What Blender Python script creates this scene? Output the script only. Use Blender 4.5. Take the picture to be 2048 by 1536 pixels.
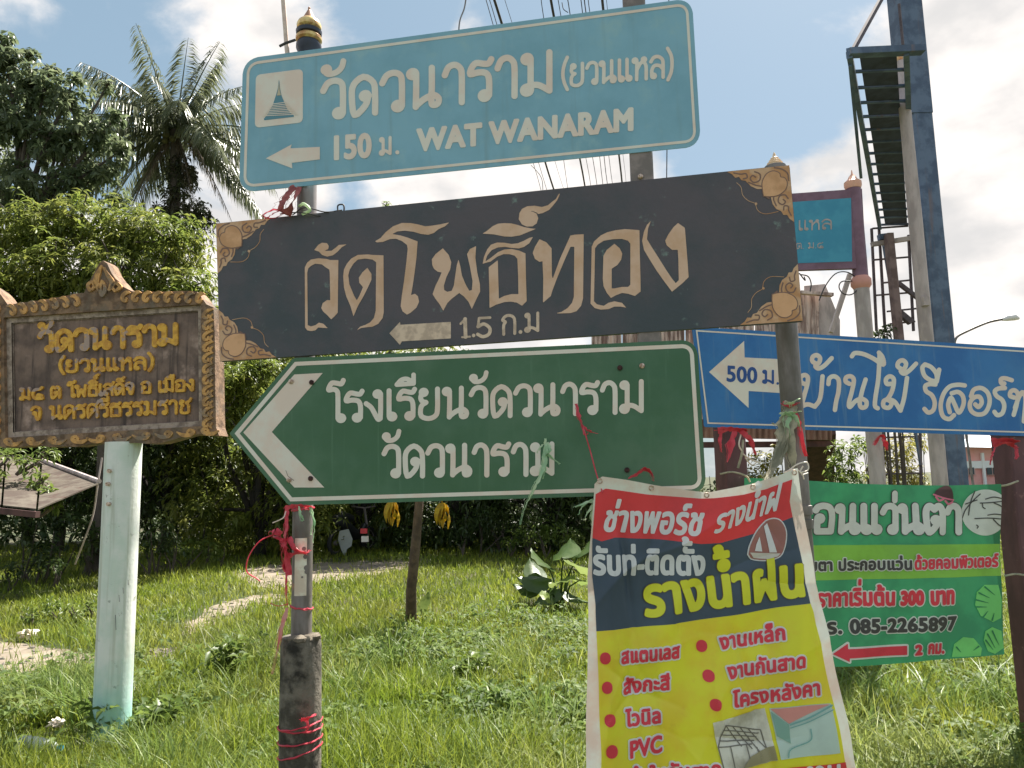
import bpy, math, random
import numpy as np
from mathutils import Vector, noise as mnoise

for _o in list(bpy.data.objects):
    bpy.data.objects.remove(_o)
SC = bpy.context.scene
COL = SC.collection
R_ = math.radians

# ------------------------------------------------------------------ camera
EYE = 1.5
PITCH, ROLL, FPX = R_(7.3), R_(1.3), 1500.0
FWD = Vector((0, math.cos(PITCH), math.sin(PITCH)))
_r0, _u0 = Vector((1, 0, 0)), Vector((0, -math.sin(PITCH), math.cos(PITCH)))
UPC = _u0 * math.cos(ROLL) + _r0 * math.sin(ROLL)
RGT = _r0 * math.cos(ROLL) - _u0 * math.sin(ROLL)
CAMP = Vector((0, 0, EYE))
cam_d = bpy.data.cameras.new('camera')
cam_d.sensor_width = 36
cam_d.lens = 36 * FPX / 2048
cam_d.clip_start = 0.05
cam_d.clip_end = 3000
cam = bpy.data.objects.new('camera', cam_d)
COL.objects.link(cam)
from mathutils import Matrix
cam.matrix_world = Matrix(((RGT.x, UPC.x, -FWD.x, 0), (RGT.y, UPC.y, -FWD.y, 0), (RGT.z, UPC.z, -FWD.z, EYE), (0, 0, 0, 1)))
SC.camera = cam

# ------------------------------------------------------------------ light
SUN_EL, SUN_AZ = 58.0, 38.0        # azimuth clockwise from +Y (ahead of the camera, to its right)
sd = bpy.data.lights.new('sun', 'SUN')
sd.energy = 5.0
sd.angle = R_(0.53)
sd.color = (1.0, 0.95, 0.86)
sun = bpy.data.objects.new('sun', sd)
COL.objects.link(sun)
_s = Vector((math.sin(R_(SUN_AZ)) * math.cos(R_(SUN_EL)), math.cos(R_(SUN_AZ)) * math.cos(R_(SUN_EL)), math.sin(R_(SUN_EL))))
sun.rotation_euler = _s.to_track_quat('Z', 'Y').to_euler()

world = bpy.data.worlds.new('World')
SC.world = world
world.use_nodes = True
NT = world.node_tree
NT.nodes.clear()


def N(nt, typ, **kw):
    n = nt.nodes.new(typ)
    for k, v in kw.items():
        if k.startswith('i_'):
            key = k[2:]
            key = int(key) if key.isdigit() else key.replace('_', ' ')
            n.inputs[key].default_value = v
        else:
            setattr(n, k, v)
    return n


def pix_dir(u, v):
    d = FWD * FPX + RGT * (u - 1024) + UPC * (768 - v)
    return d.normalized()


def build_sky():
    nt = NT
    L = nt.links.new
    out = N(nt, 'ShaderNodeOutputWorld')
    bg = N(nt, 'ShaderNodeBackground')
    bg.inputs['Strength'].default_value = 0.058
    L(bg.outputs[0], out.inputs[0])
    sky = N(nt, 'ShaderNodeTexSky', sky_type='NISHITA', sun_disc=False)
    sky.sun_elevation = R_(SUN_EL)
    sky.sun_rotation = R_(SUN_AZ)
    sky.air_density = 1.0
    sky.dust_density = 1.6
    sky.ozone_density = 1.5
    tc = N(nt, 'ShaderNodeTexCoord')

    def math_(op, a, b=None, clamp=False):
        m = N(nt, 'ShaderNodeMath', operation=op, use_clamp=clamp)
        for i, x in enumerate((a, b)):
            if x is None:
                continue
            if isinstance(x, (int, float)):
                m.inputs[i].default_value = x
            else:
                L(x, m.inputs[i])
        return m.outputs[0]
    mp = N(nt, 'ShaderNodeMapping')
    mp.inputs['Scale'].default_value = (1, 1, 1.7)
    L(tc.outputs['Generated'], mp.inputs[0])
    n1 = N(nt, 'ShaderNodeTexNoise', i_Scale=5.2, i_Detail=9.0, i_Roughness=0.58, i_Distortion=0.25)
    L(mp.outputs[0], n1.inputs[0])
    n2 = N(nt, 'ShaderNodeTexNoise', i_Scale=2.2, i_Detail=4.0, i_Roughness=0.5)
    L(mp.outputs[0], n2.inputs[0])
    # cloud banks: (pixel u, v, angular radius, weight)
    banks = [(1990, 330, 0.30, 0.46), (1960, 620, 0.26, 0.44), (940, 400, 0.19, 0.42), (1220, 400, 0.12, 0.36), (560, 420, 0.12, 0.30), (1700, 640, 0.22, 0.33),
             (400, -10, 0.16, 0.24), (620, 90, 0.13, 0.26), (240, 140, 0.12, 0.16), (230, 470, 0.22, 0.30), (20, 0, 0.08, 0.25), (800, 700, 0.3, 0.3),
             (1620, 240, 0.04, 0.10), (1450, 300, 0.10, 0.12)]
    acc = None
    nrm = N(nt, 'ShaderNodeVectorMath', operation='NORMALIZE')
    L(tc.outputs['Generated'], nrm.inputs[0])
    for (u, v, r, w) in banks:
        d = N(nt, 'ShaderNodeVectorMath', operation='DISTANCE')
        L(nrm.outputs[0], d.inputs[0])
        d.inputs[1].default_value = pix_dir(u, v)
        mr = N(nt, 'ShaderNodeMapRange', interpolation_type='SMOOTHSTEP')
        mr.inputs['From Min'].default_value = r * 1.25
        mr.inputs['From Max'].default_value = r * 0.25
        mr.inputs['To Min'].default_value = 0
        mr.inputs['To Max'].default_value = w
        L(d.outputs['Value'], mr.inputs['Value'])
        acc = mr.outputs[0] if acc is None else math_('MAXIMUM', acc, mr.outputs[0])
    gaps = [(150, 60, 0.16, 0.30), (1500, 180, 0.22, 0.32), (1650, 420, 0.12, 0.26), (1150, 60, 0.16, 0.28), (150, 330, 0.10, 0.18), (780, 60, 0.12, 0.26), (720, 420, 0.07, 0.18)]
    gac = None
    for (u, v, r, w) in gaps:
        d = N(nt, 'ShaderNodeVectorMath', operation='DISTANCE')
        L(nrm.outputs[0], d.inputs[0])
        d.inputs[1].default_value = pix_dir(u, v)
        mr = N(nt, 'ShaderNodeMapRange', interpolation_type='SMOOTHSTEP')
        mr.inputs['From Min'].default_value = r * 1.25
        mr.inputs['From Max'].default_value = r * 0.25
        mr.inputs['To Min'].default_value = 0
        mr.inputs['To Max'].default_value = w
        L(d.outputs['Value'], mr.inputs['Value'])
        gac = mr.outputs[0] if gac is None else math_('MAXIMUM', gac, mr.outputs[0])
    base = math_('ADD', n1.outputs[0], math_('MULTIPLY', n2.outputs[0], 0.35))
    dens = math_('SUBTRACT', math_('ADD', math_('ADD', base, 0.20), math_('MULTIPLY', acc, 0.9)), gac)
    fac = N(nt, 'ShaderNodeMapRange', interpolation_type='SMOOTHSTEP')
    fac.inputs['From Min'].default_value = 0.80
    fac.inputs['From Max'].default_value = 1.06
    L(dens, fac.inputs['Value'])
    # cloud body brightness: thick parts greyer
    thick = N(nt, 'ShaderNodeMapRange', interpolation_type='SMOOTHSTEP')
    thick.inputs['From Min'].default_value = 0.35
    thick.inputs['From Max'].default_value = 0.68
    n3 = N(nt, 'ShaderNodeTexNoise', i_Scale=8.0, i_Detail=5.0, i_Roughness=0.5)
    L(mp.outputs[0], n3.inputs[0])
    L(n3.outputs[0], thick.inputs['Value'])
    cc = N(nt, 'ShaderNodeMixRGB')
    cc.inputs[1].default_value = (8.0, 7.5, 7.1, 1)
    cc.inputs[2].default_value = (5.2, 5.1, 5.05, 1)
    L(thick.outputs[0], cc.inputs[0])
    # thin veil brightens the blue
    veil = N(nt, 'ShaderNodeMixRGB')
    veil.inputs[0].default_value = 0.66
    veil.inputs[2].default_value = (2.4, 3.45, 4.1, 1)
    L(sky.outputs[0], veil.inputs[1])
    mix = N(nt, 'ShaderNodeMixRGB')
    L(fac.outputs[0], mix.inputs[0])
    L(veil.outputs[0], mix.inputs[1])
    L(cc.outputs[0], mix.inputs[2])
    L(mix.outputs[0], bg.inputs['Color'])


build_sky()
SC.view_settings.view_transform = 'Standard'
SC.view_settings.look = 'None'
SC.view_settings.exposure = 1.42
SC.view_settings.gamma = 1.0
SC.view_settings.use_curve_mapping = False

# ------------------------------------------------------------------ placing: pixels of the photograph to points in the world


def ray(u, v):
    return FWD * FPX + RGT * (u - 1024) + UPC * (768 - v)


def at(u, v, d):
    """point seen at pixel (u, v) at distance d metres along +Y"""
    r = ray(u, v)
    return CAMP + r * (d / r.y)


def gnd(u, v, z=0.0):
    r = ray(u, v)
    return CAMP + r * ((z - EYE) / r.z)


class Plane:
    """vertical plane through the point at pixel (u, v), depth d; a = its heading (degrees, + means far side at the right)"""

    def __init__(s, u, v, d, a):
        s.o = at(u, v, d)
        a = R_(a)
        s.x = Vector((math.cos(a), math.sin(a), 0))
        s.n = Vector((math.sin(a), -math.cos(a), 0))     # faces the camera
        s.bulge = None

    def p(s, u, v, off=0.0):
        r = ray(u, v)
        t = (s.o - CAMP).dot(s.n) / r.dot(s.n)
        q = CAMP + r * t
        if s.bulge:
            off = off + s.bulge(u, v)
        return q + s.n * off

    def np_p(s, U, V, off=0.0):
        U = np.asarray(U, float)
        V = np.asarray(V, float)
        f, rg, up, n = (np.array(x[:]) for x in (FWD, RGT, UPC, s.n))
        r = f[None] * FPX + rg[None] * (U - 1024)[:, None] + up[None] * (768 - V)[:, None]
        k = (s.o - CAMP).dot(s.n)
        t = k / (r @ n)
        q = np.array(CAMP[:])[None] + r * t[:, None]
        o = np.full(len(U), off, float)
        if s.bulge:
            o = o + s.bulge(U, V)
        return q + n[None] * o[:, None]


# ------------------------------------------------------------------ mesh accumulators and things
class M:
    def __init__(s):
        s.v = []
        s.f = []

    def add(s, vs, fs):
        b = len(s.v)
        s.v.extend([tuple(x) for x in vs])
        s.f.extend([tuple(i + b for i in f) for f in fs])
        return s

    def box(s, c, half, X=Vector((1, 0, 0)), Y=Vector((0, 1, 0)), Z=Vector((0, 0, 1)), bev=0.0):
        c = Vector(c)
        hx, hy, hz = half
        if bev <= 0:
            vs = [c + X * (sx * hx) + Y * (sy * hy) + Z * (sz * hz) for sx in (-1, 1) for sy in (-1, 1) for sz in (-1, 1)]
            return s.add(vs, [(0, 1, 3, 2), (4, 6, 7, 5), (0, 4, 5, 1), (2, 3, 7, 6), (0, 2, 6, 4), (1, 5, 7, 3)])
        b = min(bev, hx * .9, hy * .9)
        prof = [(-hx + b, -hy), (hx - b, -hy), (hx, -hy + b), (hx, hy - b), (hx - b, hy), (-hx + b, hy), (-hx, hy - b), (-hx, -hy + b)]
        vs = [c + X * x + Y * y + Z * (sz * hz) for sz in (-1, 1) for (x, y) in prof]
        fs = [tuple(range(7, -1, -1)), tuple(range(8, 16))] + [(i, (i + 1) % 8, 8 + (i + 1) % 8, 8 + i) for i in range(8)]
        return s.add(vs, fs)

    def beam(s, a, b, w, h=None, up=Vector((0, 0, 1))):
        a, b = Vector(a), Vector(b)
        h = h or w
        Z = (b - a)
        ln = Z.length
        Z.normalize()
        X = Z.cross(up)
        if X.length < 1e-3:
            X = Z.cross(Vector((0, 1, 0)))
        X.normalize()
        Y = Z.cross(X)
        return s.box((a + b) / 2, (w / 2, h / 2, ln / 2), X, Y, Z)

    def tube(s, pts, r, seg=10, cap=True, jit=0.0, rng=None):
        pts = [Vector(p) for p in pts]
        n = len(pts)
        rs = r if isinstance(r, (list, tuple)) else [r] * n
        rings = []
        prev = None
        for i, p in enumerate(pts):
            t = (pts[min(i + 1, n - 1)] - pts[max(i - 1, 0)])
            if t.length < 1e-9:
                t = Vector((0, 0, 1))
            t.normalize()
            if prev is None:
                x = t.orthogonal().normalized()
            else:
                x = (prev - t * prev.dot(t))
                x = x.normalized() if x.length > 1e-6 else t.orthogonal().normalized()
            prev = x
            y = t.cross(x)
            ring = []
            for k in range(seg):
                a = 2 * math.pi * k / seg
                rr = rs[i] * (1 + (rng.uniform(-jit, jit) if rng else 0))
                ring.append(p + x * (math.cos(a) * rr) + y * (math.sin(a) * rr))
            rings.append(ring)
        vs = [q for ring in rings for q in ring]
        fs = [(i * seg + k, i * seg + (k + 1) % seg, (i + 1) * seg + (k + 1) % seg, (i + 1) * seg + k) for i in range(n - 1) for k in range(seg)]
        if cap:
            fs.append(tuple(range(seg - 1, -1, -1)))
            fs.append(tuple(range((n - 1) * seg, n * seg)))
        return s.add(vs, fs)

    def lathe(s, c, prof, seg=20, axis=Vector((0, 0, 1))):
        return s.tube([Vector(c) + axis * z for (r, z) in prof], [max(r, 1e-4) for (r, z) in prof], seg)

    def ribbon(s, pts, w, nrm, twist=0.0, th=0.0012):
        """flat plastic tape along pts, with a little thickness"""
        pts = [Vector(p) for p in pts]
        n = len(pts)
        ws = w if isinstance(w, (list, tuple)) else [w] * n
        A = []
        for i, p in enumerate(pts):
            t = (pts[min(i + 1, n - 1)] - pts[max(i - 1, 0)]).normalized()
            x = t.cross(Vector(nrm))
            x = x.normalized() if x.length > 1e-4 else t.orthogonal()
            a = twist * i / max(n - 1, 1)
            y = t.cross(x)
            x2 = x * math.cos(a) + y * math.sin(a)
            y2 = t.cross(x2) * th
            A += [p - x2 * ws[i] / 2 - y2, p + x2 * ws[i] / 2 - y2, p + x2 * ws[i] / 2 + y2, p - x2 * ws[i] / 2 + y2]
        fs = []
        for i in range(n - 1):
            for k in range(4):
                a, b = i * 4 + k, i * 4 + (k + 1) % 4
                fs.append((a, b, b + 4, a + 4))
        return s.add(A, fs)

    def prism(s, front, back):
        """front and back: equal lists of points (closed outline)"""
        n = len(front)
        vs = list(front) + list(back)
        fs = [tuple(range(n)), tuple(range(2 * n - 1, n - 1, -1))] + [(i + n, (i + 1) % n + n, (i + 1) % n, i) for i in range(n)]
        return s.add(vs, fs)

    def blob(s, c, r, sub=2, amp=0.15, seed=0, sc=(1, 1, 1)):
        c = Vector(c)
        n, m = 8 * sub, 5 * sub
        vs = []
        for j in range(m + 1):
            th = math.pi * j / m
            for i in range(n):
                ph = 2 * math.pi * i / n
                d = Vector((math.sin(th) * math.cos(ph), math.sin(th) * math.sin(ph), math.cos(th)))
                k = 1 + amp * mnoise.noise(d * 2.3 + Vector((seed, 0, 0)))
                vs.append(c + Vector((d.x * sc[0], d.y * sc[1], d.z * sc[2])) * (r * k))
        fs = [(j * n + i, (j + 1) * n + i, (j + 1) * n + (i + 1) % n, j * n + (i + 1) % n) for j in range(m) for i in range(n)]
        return s.add(vs, fs)


def np_mesh(name, V, F, k, mat, base):
    """V (n,3) float, F (m,k) int"""
    me = bpy.data.meshes.new(name)
    V = np.asarray(V, np.float32) - np.array(base[:], np.float32)[None]
    me.vertices.add(len(V))
    me.vertices.foreach_set('co', V.ravel())
    m = len(F)
    me.loops.add(m * k)
    me.loops.foreach_set('vertex_index', np.asarray(F, np.int32).ravel())
    me.polygons.add(m)
    me.polygons.foreach_set('loop_start', np.arange(0, m * k, k, dtype=np.int32))
    me.polygons.foreach_set('loop_total', np.full(m, k, np.int32))
    me.update(calc_edges=True)
    if mat:
        me.materials.append(mat)
    return me


def list_mesh(name, m, mat, base, smooth=None):
    me = bpy.data.meshes.new(name)
    b = Vector(base)
    me.from_pydata([(x[0] - b.x, x[1] - b.y, x[2] - b.z) for x in m.v], [], m.f)
    me.update()
    if mat:
        me.materials.append(mat)
    if smooth:
        me.shade_smooth()
        me.set_sharp_from_angle(angle=R_(smooth))
    return me


class Thing:
    def __init__(s, name, label, cat, base, group=None):
        s.base = Vector(base)
        s.o = bpy.data.objects.new(name, None)
        s.o.empty_display_size = 0.1
        COL.objects.link(s.o)
        s.o.location = s.base
        s.o['label'] = label
        s.o['category'] = cat
        if group:
            s.o['group'] = group

    def part(s, name, mesh, mat, smooth=35, label=None, parent=None, stuff=False):
        if isinstance(mesh, M):
            me = list_mesh(name, mesh, mat, s.base, smooth)
        else:
            me = np_mesh(name, mesh[0], mesh[1], mesh[2], mat, s.base)
        o = bpy.data.objects.new(name, me)
        COL.objects.link(o)
        o.parent = parent or s.o
        if label:
            o['label'] = label
        if stuff:
            o['kind'] = 'stuff'
        return o

    def share(s, name, me, loc=(0, 0, 0), rot=(0, 0, 0), scl=(1, 1, 1), parent=None):
        o = bpy.data.objects.new(name, me)
        COL.objects.link(o)
        o.parent = parent or s.o
        o.location = Vector(loc) - s.base
        o.rotation_euler = rot
        o.scale = scl
        return o


def single(name, mesh, mat, label, cat, base, smooth=35, group=None, kind=None):
    if isinstance(mesh, M):
        me = list_mesh(name, mesh, mat, base, smooth)
    else:
        me = np_mesh(name, mesh[0], mesh[1], mesh[2], mat, base)
    o = bpy.data.objects.new(name, me)
    COL.objects.link(o)
    o.location = Vector(base)
    if label:
        o['label'] = label
    if cat:
        o['category'] = cat
    if group:
        o['group'] = group
    if kind:
        o['kind'] = kind
    return o


# ------------------------------------------------------------------ materials
def lin(c):
    c = c / 255
    return c / 12.92 if c <= .04045 else ((c + .055) / 1.055) ** 2.4


SHADE = 0.46


def C(r, g, b, k=1.0):
    """surface colour of something that reads r, g, b in the open shade of the photograph"""
    return tuple(min(0.85, lin(x) / SHADE * k * w) for x, w in zip((r, g, b), (1.05, .92, .90))) + (1,)


def mat(name, col, rough=0.6, col2=None, scale=8.0, detail=5.0, lo=0.4, hi=0.62, bump=0.0, bscale=None, metal=0.0, stretch=None,
        col3=None, scale3=2.0, lo3=0.5, hi3=0.65, trans=0.0, island=0.0, spec=0.5, coat=0.0, drips=None, dent=0.0):
    m = bpy.data.materials.new(name)
    m.use_nodes = True
    nt = m.node_tree
    L = nt.links.new
    bs = nt.nodes['Principled BSDF']
    bs.inputs['Roughness'].default_value = rough
    bs.inputs['Metallic'].default_value = metal
    bs.inputs['Specular IOR Level'].default_value = spec
    if coat:
        bs.inputs['Coat Weight'].default_value = coat
        bs.inputs['Coat Roughness'].default_value = 0.15
    tc = N(nt, 'ShaderNodeTexCoord')
    vec = tc.outputs['Object']
    if stretch:
        mp = N(nt, 'ShaderNodeMapping')
        mp.inputs['Scale'].default_value = stretch
        L(vec, mp.inputs[0])
        vec = mp.outputs[0]
    c_out = None

    def noise_mix(a, b, sc, dt, l, h, v):
        n = N(nt, 'ShaderNodeTexNoise', i_Scale=sc, i_Detail=dt, i_Roughness=0.62)
        L(v, n.inputs[0])
        mr = N(nt, 'ShaderNodeMapRange', interpolation_type='SMOOTHSTEP')
        mr.inputs['From Min'].default_value = l
        mr.inputs['From Max'].default_value = h
        L(n.outputs[0], mr.inputs[0])
        mx = N(nt, 'ShaderNodeMixRGB')
        L(mr.outputs[0], mx.inputs[0])
        if isinstance(a, tuple):
            mx.inputs[1].default_value = a
        else:
            L(a, mx.inputs[1])
        mx.inputs[2].default_value = b
        return mx.outputs[0]
    if col2:
        c_out = noise_mix(col, col2, scale, detail, lo, hi, vec)
    if col3:
        c_out = noise_mix(c_out if c_out else col, col3, scale3, 6.0, lo3, hi3, tc.outputs['Object'])
    if drips:
        mp = N(nt, 'ShaderNodeMapping')
        mp.inputs['Scale'].default_value = (drips[1], drips[1], drips[1] * 0.06)
        L(tc.outputs['Object'], mp.inputs[0])
        c_out = noise_mix(c_out if c_out else col, drips[0], 1.0, 3.0, drips[2], drips[3], mp.outputs[0])
    if island:
        geo = N(nt, 'ShaderNodeNewGeometry')
        hs = N(nt, 'ShaderNodeHueSaturation')
        mr = N(nt, 'ShaderNodeMapRange')
        mr.inputs['To Min'].default_value = 1 - island
        mr.inputs['To Max'].default_value = 1 + island
        L(geo.outputs['Random Per Island'], mr.inputs[0])
        L(mr.outputs[0], hs.inputs['Value'])
        mr2 = N(nt, 'ShaderNodeMapRange')
        mr2.inputs['To Min'].default_value = 0.515
        mr2.inputs['To Max'].default_value = 0.485
        L(geo.outputs['Random Per Island'], mr2.inputs[0])
        L(mr2.outputs[0], hs.inputs['Hue'])
        if c_out:
            L(c_out, hs.inputs['Color'])
        else:
            hs.inputs['Color'].default_value = col
        c_out = hs.outputs[0]
    if c_out:
        L(c_out, bs.inputs['Base Color'])
    else:
        bs.inputs['Base Color'].default_value = col
    if bump:
        n = N(nt, 'ShaderNodeTexNoise', i_Scale=bscale or scale * 3, i_Detail=6.0, i_Roughness=0.6)
        L(vec, n.inputs[0])
        b = N(nt, 'ShaderNodeBump', i_Strength=bump, i_Distance=0.01)
        L(n.outputs[0], b.inputs['Height'])
        if dent:
            n2 = N(nt, 'ShaderNodeTexNoise', i_Scale=4.0, i_Detail=2.0)
            L(tc.outputs['Object'], n2.inputs[0])
            b2 = N(nt, 'ShaderNodeBump', i_Strength=dent, i_Distance=0.03)
            L(n2.outputs[0], b2.inputs['Height'])
            L(b2.outputs[0], b.inputs['Normal'])
        L(b.outputs[0], bs.inputs['Normal'])
    if trans:
        tr = N(nt, 'ShaderNodeBsdfTranslucent')
        if c_out:
            g = N(nt, 'ShaderNodeGamma', i_Gamma=0.8)
            L(c_out, g.inputs[0])
            L(g.outputs[0], tr.inputs[0])
        else:
            tr.inputs[0].default_value = col
        mx = N(nt, 'ShaderNodeMixShader')
        mx.inputs[0].default_value = trans
        L(bs.outputs[0], mx.inputs[1])
        L(tr.outputs[0], mx.inputs[2])
        L(mx.outputs[0], nt.nodes['Material Output'].inputs[0])
    return m
# ------------------------------------------------------------------ flat shapes: signed fields turned into meshes
def catmull(P, n=6):
    P = [np.array(p, float) for p in P]
    if len(P) < 3:
        return np.array(P)
    out = []
    Q = [2 * P[0] - P[1]] + P + [2 * P[-1] - P[-2]]
    for i in range(1, len(Q) - 2):
        a, b, c, d = Q[i - 1], Q[i], Q[i + 1], Q[i + 2]
        for k in range(n):
            t = k / n
            out.append(0.5 * ((2 * b) + (c - a) * t + (2 * a - 5 * b + 4 * c - d) * t * t + (3 * b - a - 3 * c + d) * t ** 3))
    out.append(Q[-2])
    return np.array(out)


def f_stroke(X, Y, P, w):
    """P (n,2) pixel polyline, w half width (number or list)"""
    P = np.asarray(P, float)
    ws = np.full(len(P), w, float) if np.isscalar(w) else np.asarray(w, float)
    F = np.full(X.shape, -1e3)
    if len(P) == 1:
        return ws[0] - np.hypot(X - P[0, 0], Y - P[0, 1])
    for i in range(len(P) - 1):
        a, b = P[i], P[i + 1]
        d = b - a
        L2 = max(d @ d, 1e-9)
        t = np.clip(((X - a[0]) * d[0] + (Y - a[1]) * d[1]) / L2, 0, 1)
        F = np.maximum(F, ws[i] * (1 - t) + ws[i + 1] * t - np.hypot(X - a[0] - d[0] * t, Y - a[1] - d[1] * t))
    return F


def f_poly(X, Y, loops):
    """signed distance (inside +) of closed loops, non-zero winding"""
    D = np.full(X.shape, 1e6)
    W = np.zeros(X.shape)
    for P in loops:
        P = np.asarray(P, float)
        Q = np.roll(P, -1, axis=0)
        for a, b in zip(P, Q):
            d = b - a
            L2 = d @ d
            if L2 < 1e-9:
                continue
            t = np.clip(((X - a[0]) * d[0] + (Y - a[1]) * d[1]) / L2, 0, 1)
            D = np.minimum(D, (X - a[0] - d[0] * t) ** 2 + (Y - a[1] - d[1] * t) ** 2)
            if a[1] != b[1]:
                cr = ((a[1] <= Y) != (b[1] <= Y)) & (a[0] + (Y - a[1]) / (b[1] - a[1]) * d[0] > X)
                W += np.where(cr, 1 if b[1] > a[1] else -1, 0)
    D = np.sqrt(D)
    return np.where(W != 0, D, -D)


class Field:
    """collects shapes in pixel space; each shape = (bbox, function)"""

    def __init__(s):
        s.items = []

    def stroke(s, P, w, smooth=True, n=5):
        P = catmull(P, n) if smooth and len(P) > 2 else np.asarray(P, float)
        if not np.isscalar(w):
            w = np.interp(np.linspace(0, 1, len(P)), np.linspace(0, 1, len(w)), w)
        mw = w if np.isscalar(w) else float(np.max(w))
        s.items.append((P[:, 0].min() - mw, P[:, 1].min() - mw, P[:, 0].max() + mw, P[:, 1].max() + mw, lambda X, Y: f_stroke(X, Y, P, w)))
        return s

    def poly(s, loops, bold=0.0):
        if not isinstance(loops[0][0], (list, tuple, np.ndarray)):
            loops = [loops]
        A = np.concatenate([np.asarray(l, float) for l in loops])
        s.items.append((A[:, 0].min() - bold, A[:, 1].min() - bold, A[:, 0].max() + bold, A[:, 1].max() + bold,
                        lambda X, Y: f_poly(X, Y, loops) + bold))
        return s

    def circle(s, c, r):
        return s.stroke([c], r, smooth=False)

    def mesh(s, plane, off=0.0015, grow=0.0, step=1.0, depth=0.0, run=64, pad=0, cut=None):
        """filled marching squares; returns (V, F, 4) with triangles padded out as quads never degenerate -> use M"""
        if not s.items:
            return M()
        g = grow + 2 * step
        x0 = math.floor(min(i[0] for i in s.items) - g)
        y0 = math.floor(min(i[1] for i in s.items) - g)
        x1 = math.ceil(max(i[2] for i in s.items) + g)
        y1 = math.ceil(max(i[3] for i in s.items) + g)
        nx, ny = int((x1 - x0) / step) + 2, int((y1 - y0) / step) + 2
        F = np.full((ny, nx), -50.0)
        for (a, b, c, d, fn) in s.items:
            i0, i1 = max(0, int((a - g - x0) / step)), min(nx, int((c + g - x0) / step) + 2)
            j0, j1 = max(0, int((b - g - y0) / step)), min(ny, int((d + g - y0) / step) + 2)
            X, Y = np.meshgrid(x0 + np.arange(i0, i1) * step, y0 + np.arange(j0, j1) * step)
            F[j0:j1, i0:i1] = np.maximum(F[j0:j1, i0:i1], fn(X, Y))
        F += grow
        if cut is not None:
            X, Y = np.meshgrid(x0 + np.arange(nx) * step, y0 + np.arange(ny) * step)
            F = np.minimum(F, cut(X, Y))
        F[np.abs(F) < 1e-4] = 1e-4
        I = F > 0
        cnt = I[:-1, :-1].astype(int) + I[:-1, 1:] + I[1:, :-1] + I[1:, 1:]
        P, faces, walls = [], [], []
        full = cnt == 4
        for j in range(ny - 1):
            row = full[j]
            if not row.any():
                continue
            idx = np.flatnonzero(np.diff(np.concatenate(([0], row.astype(int), [0]))))
            for a, b in zip(idx[::2], idx[1::2]):
                k = a
                while k < b:
                    e = min(b, k + run)
                    n = len(P)
                    P += [(x0 + k * step, y0 + j * step), (x0 + k * step, y0 + (j + 1) * step), (x0 + e * step, y0 + (j + 1) * step), (x0 + e * step, y0 + j * step)]
                    faces.append((n, n + 1, n + 2, n + 3))
                    k = e
        for j, i in zip(*np.nonzero((cnt > 0) & (cnt < 4))):
            cs = [(i, j), (i, j + 1), (i + 1, j + 1), (i + 1, j)]
            vals = [F[c[1], c[0]] for c in cs]
            pl, cross = [], []
            for k in range(4):
                a, b = k, (k + 1) % 4
                if vals[a] > 0:
                    pl.append((x0 + cs[a][0] * step, y0 + cs[a][1] * step))
                if (vals[a] > 0) != (vals[b] > 0):
                    t = vals[a] / (vals[a] - vals[b])
                    q = (x0 + (cs[a][0] + (cs[b][0] - cs[a][0]) * t) * step, y0 + (cs[a][1] + (cs[b][1] - cs[a][1]) * t) * step)
                    pl.append(q)
                    cross.append((q, vals[a] > 0))
            n = len(P)
            P += pl
            faces.append(tuple(range(n, n + len(pl))))
            if depth and len(cross) == 2:
                q0, q1 = cross[0][0], cross[1][0]
                if not cross[0][1]:
                    q0, q1 = q1, q0
                walls.append((q0, q1))
        m = M()
        A = np.array(P)
        V = plane.np_p(A[:, 0], A[:, 1], off + depth)
        m.v = [tuple(v) for v in V]
        m.f = faces
        if walls:
            W = np.array([q for w in walls for q in w])
            T = plane.np_p(W[:, 0], W[:, 1], off + depth)
            B = plane.np_p(W[:, 0], W[:, 1], off)
            for k in range(len(walls)):
                m.add([T[2 * k], T[2 * k + 1], B[2 * k + 1], B[2 * k]], [(0, 3, 2, 1)])
        return m


# ------------------------------------------------------------------ stroke lettering (Thai letter skeletons, consonant height = 1)
def lp(cx, cy, r, a0=0, n=8, sgn=1):
    return [(cx + r * math.cos(a0 + sgn * 2 * math.pi * k / n), cy + r * math.sin(a0 + sgn * 2 * math.pi * k / n)) for k in range(n + 1)]


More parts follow.
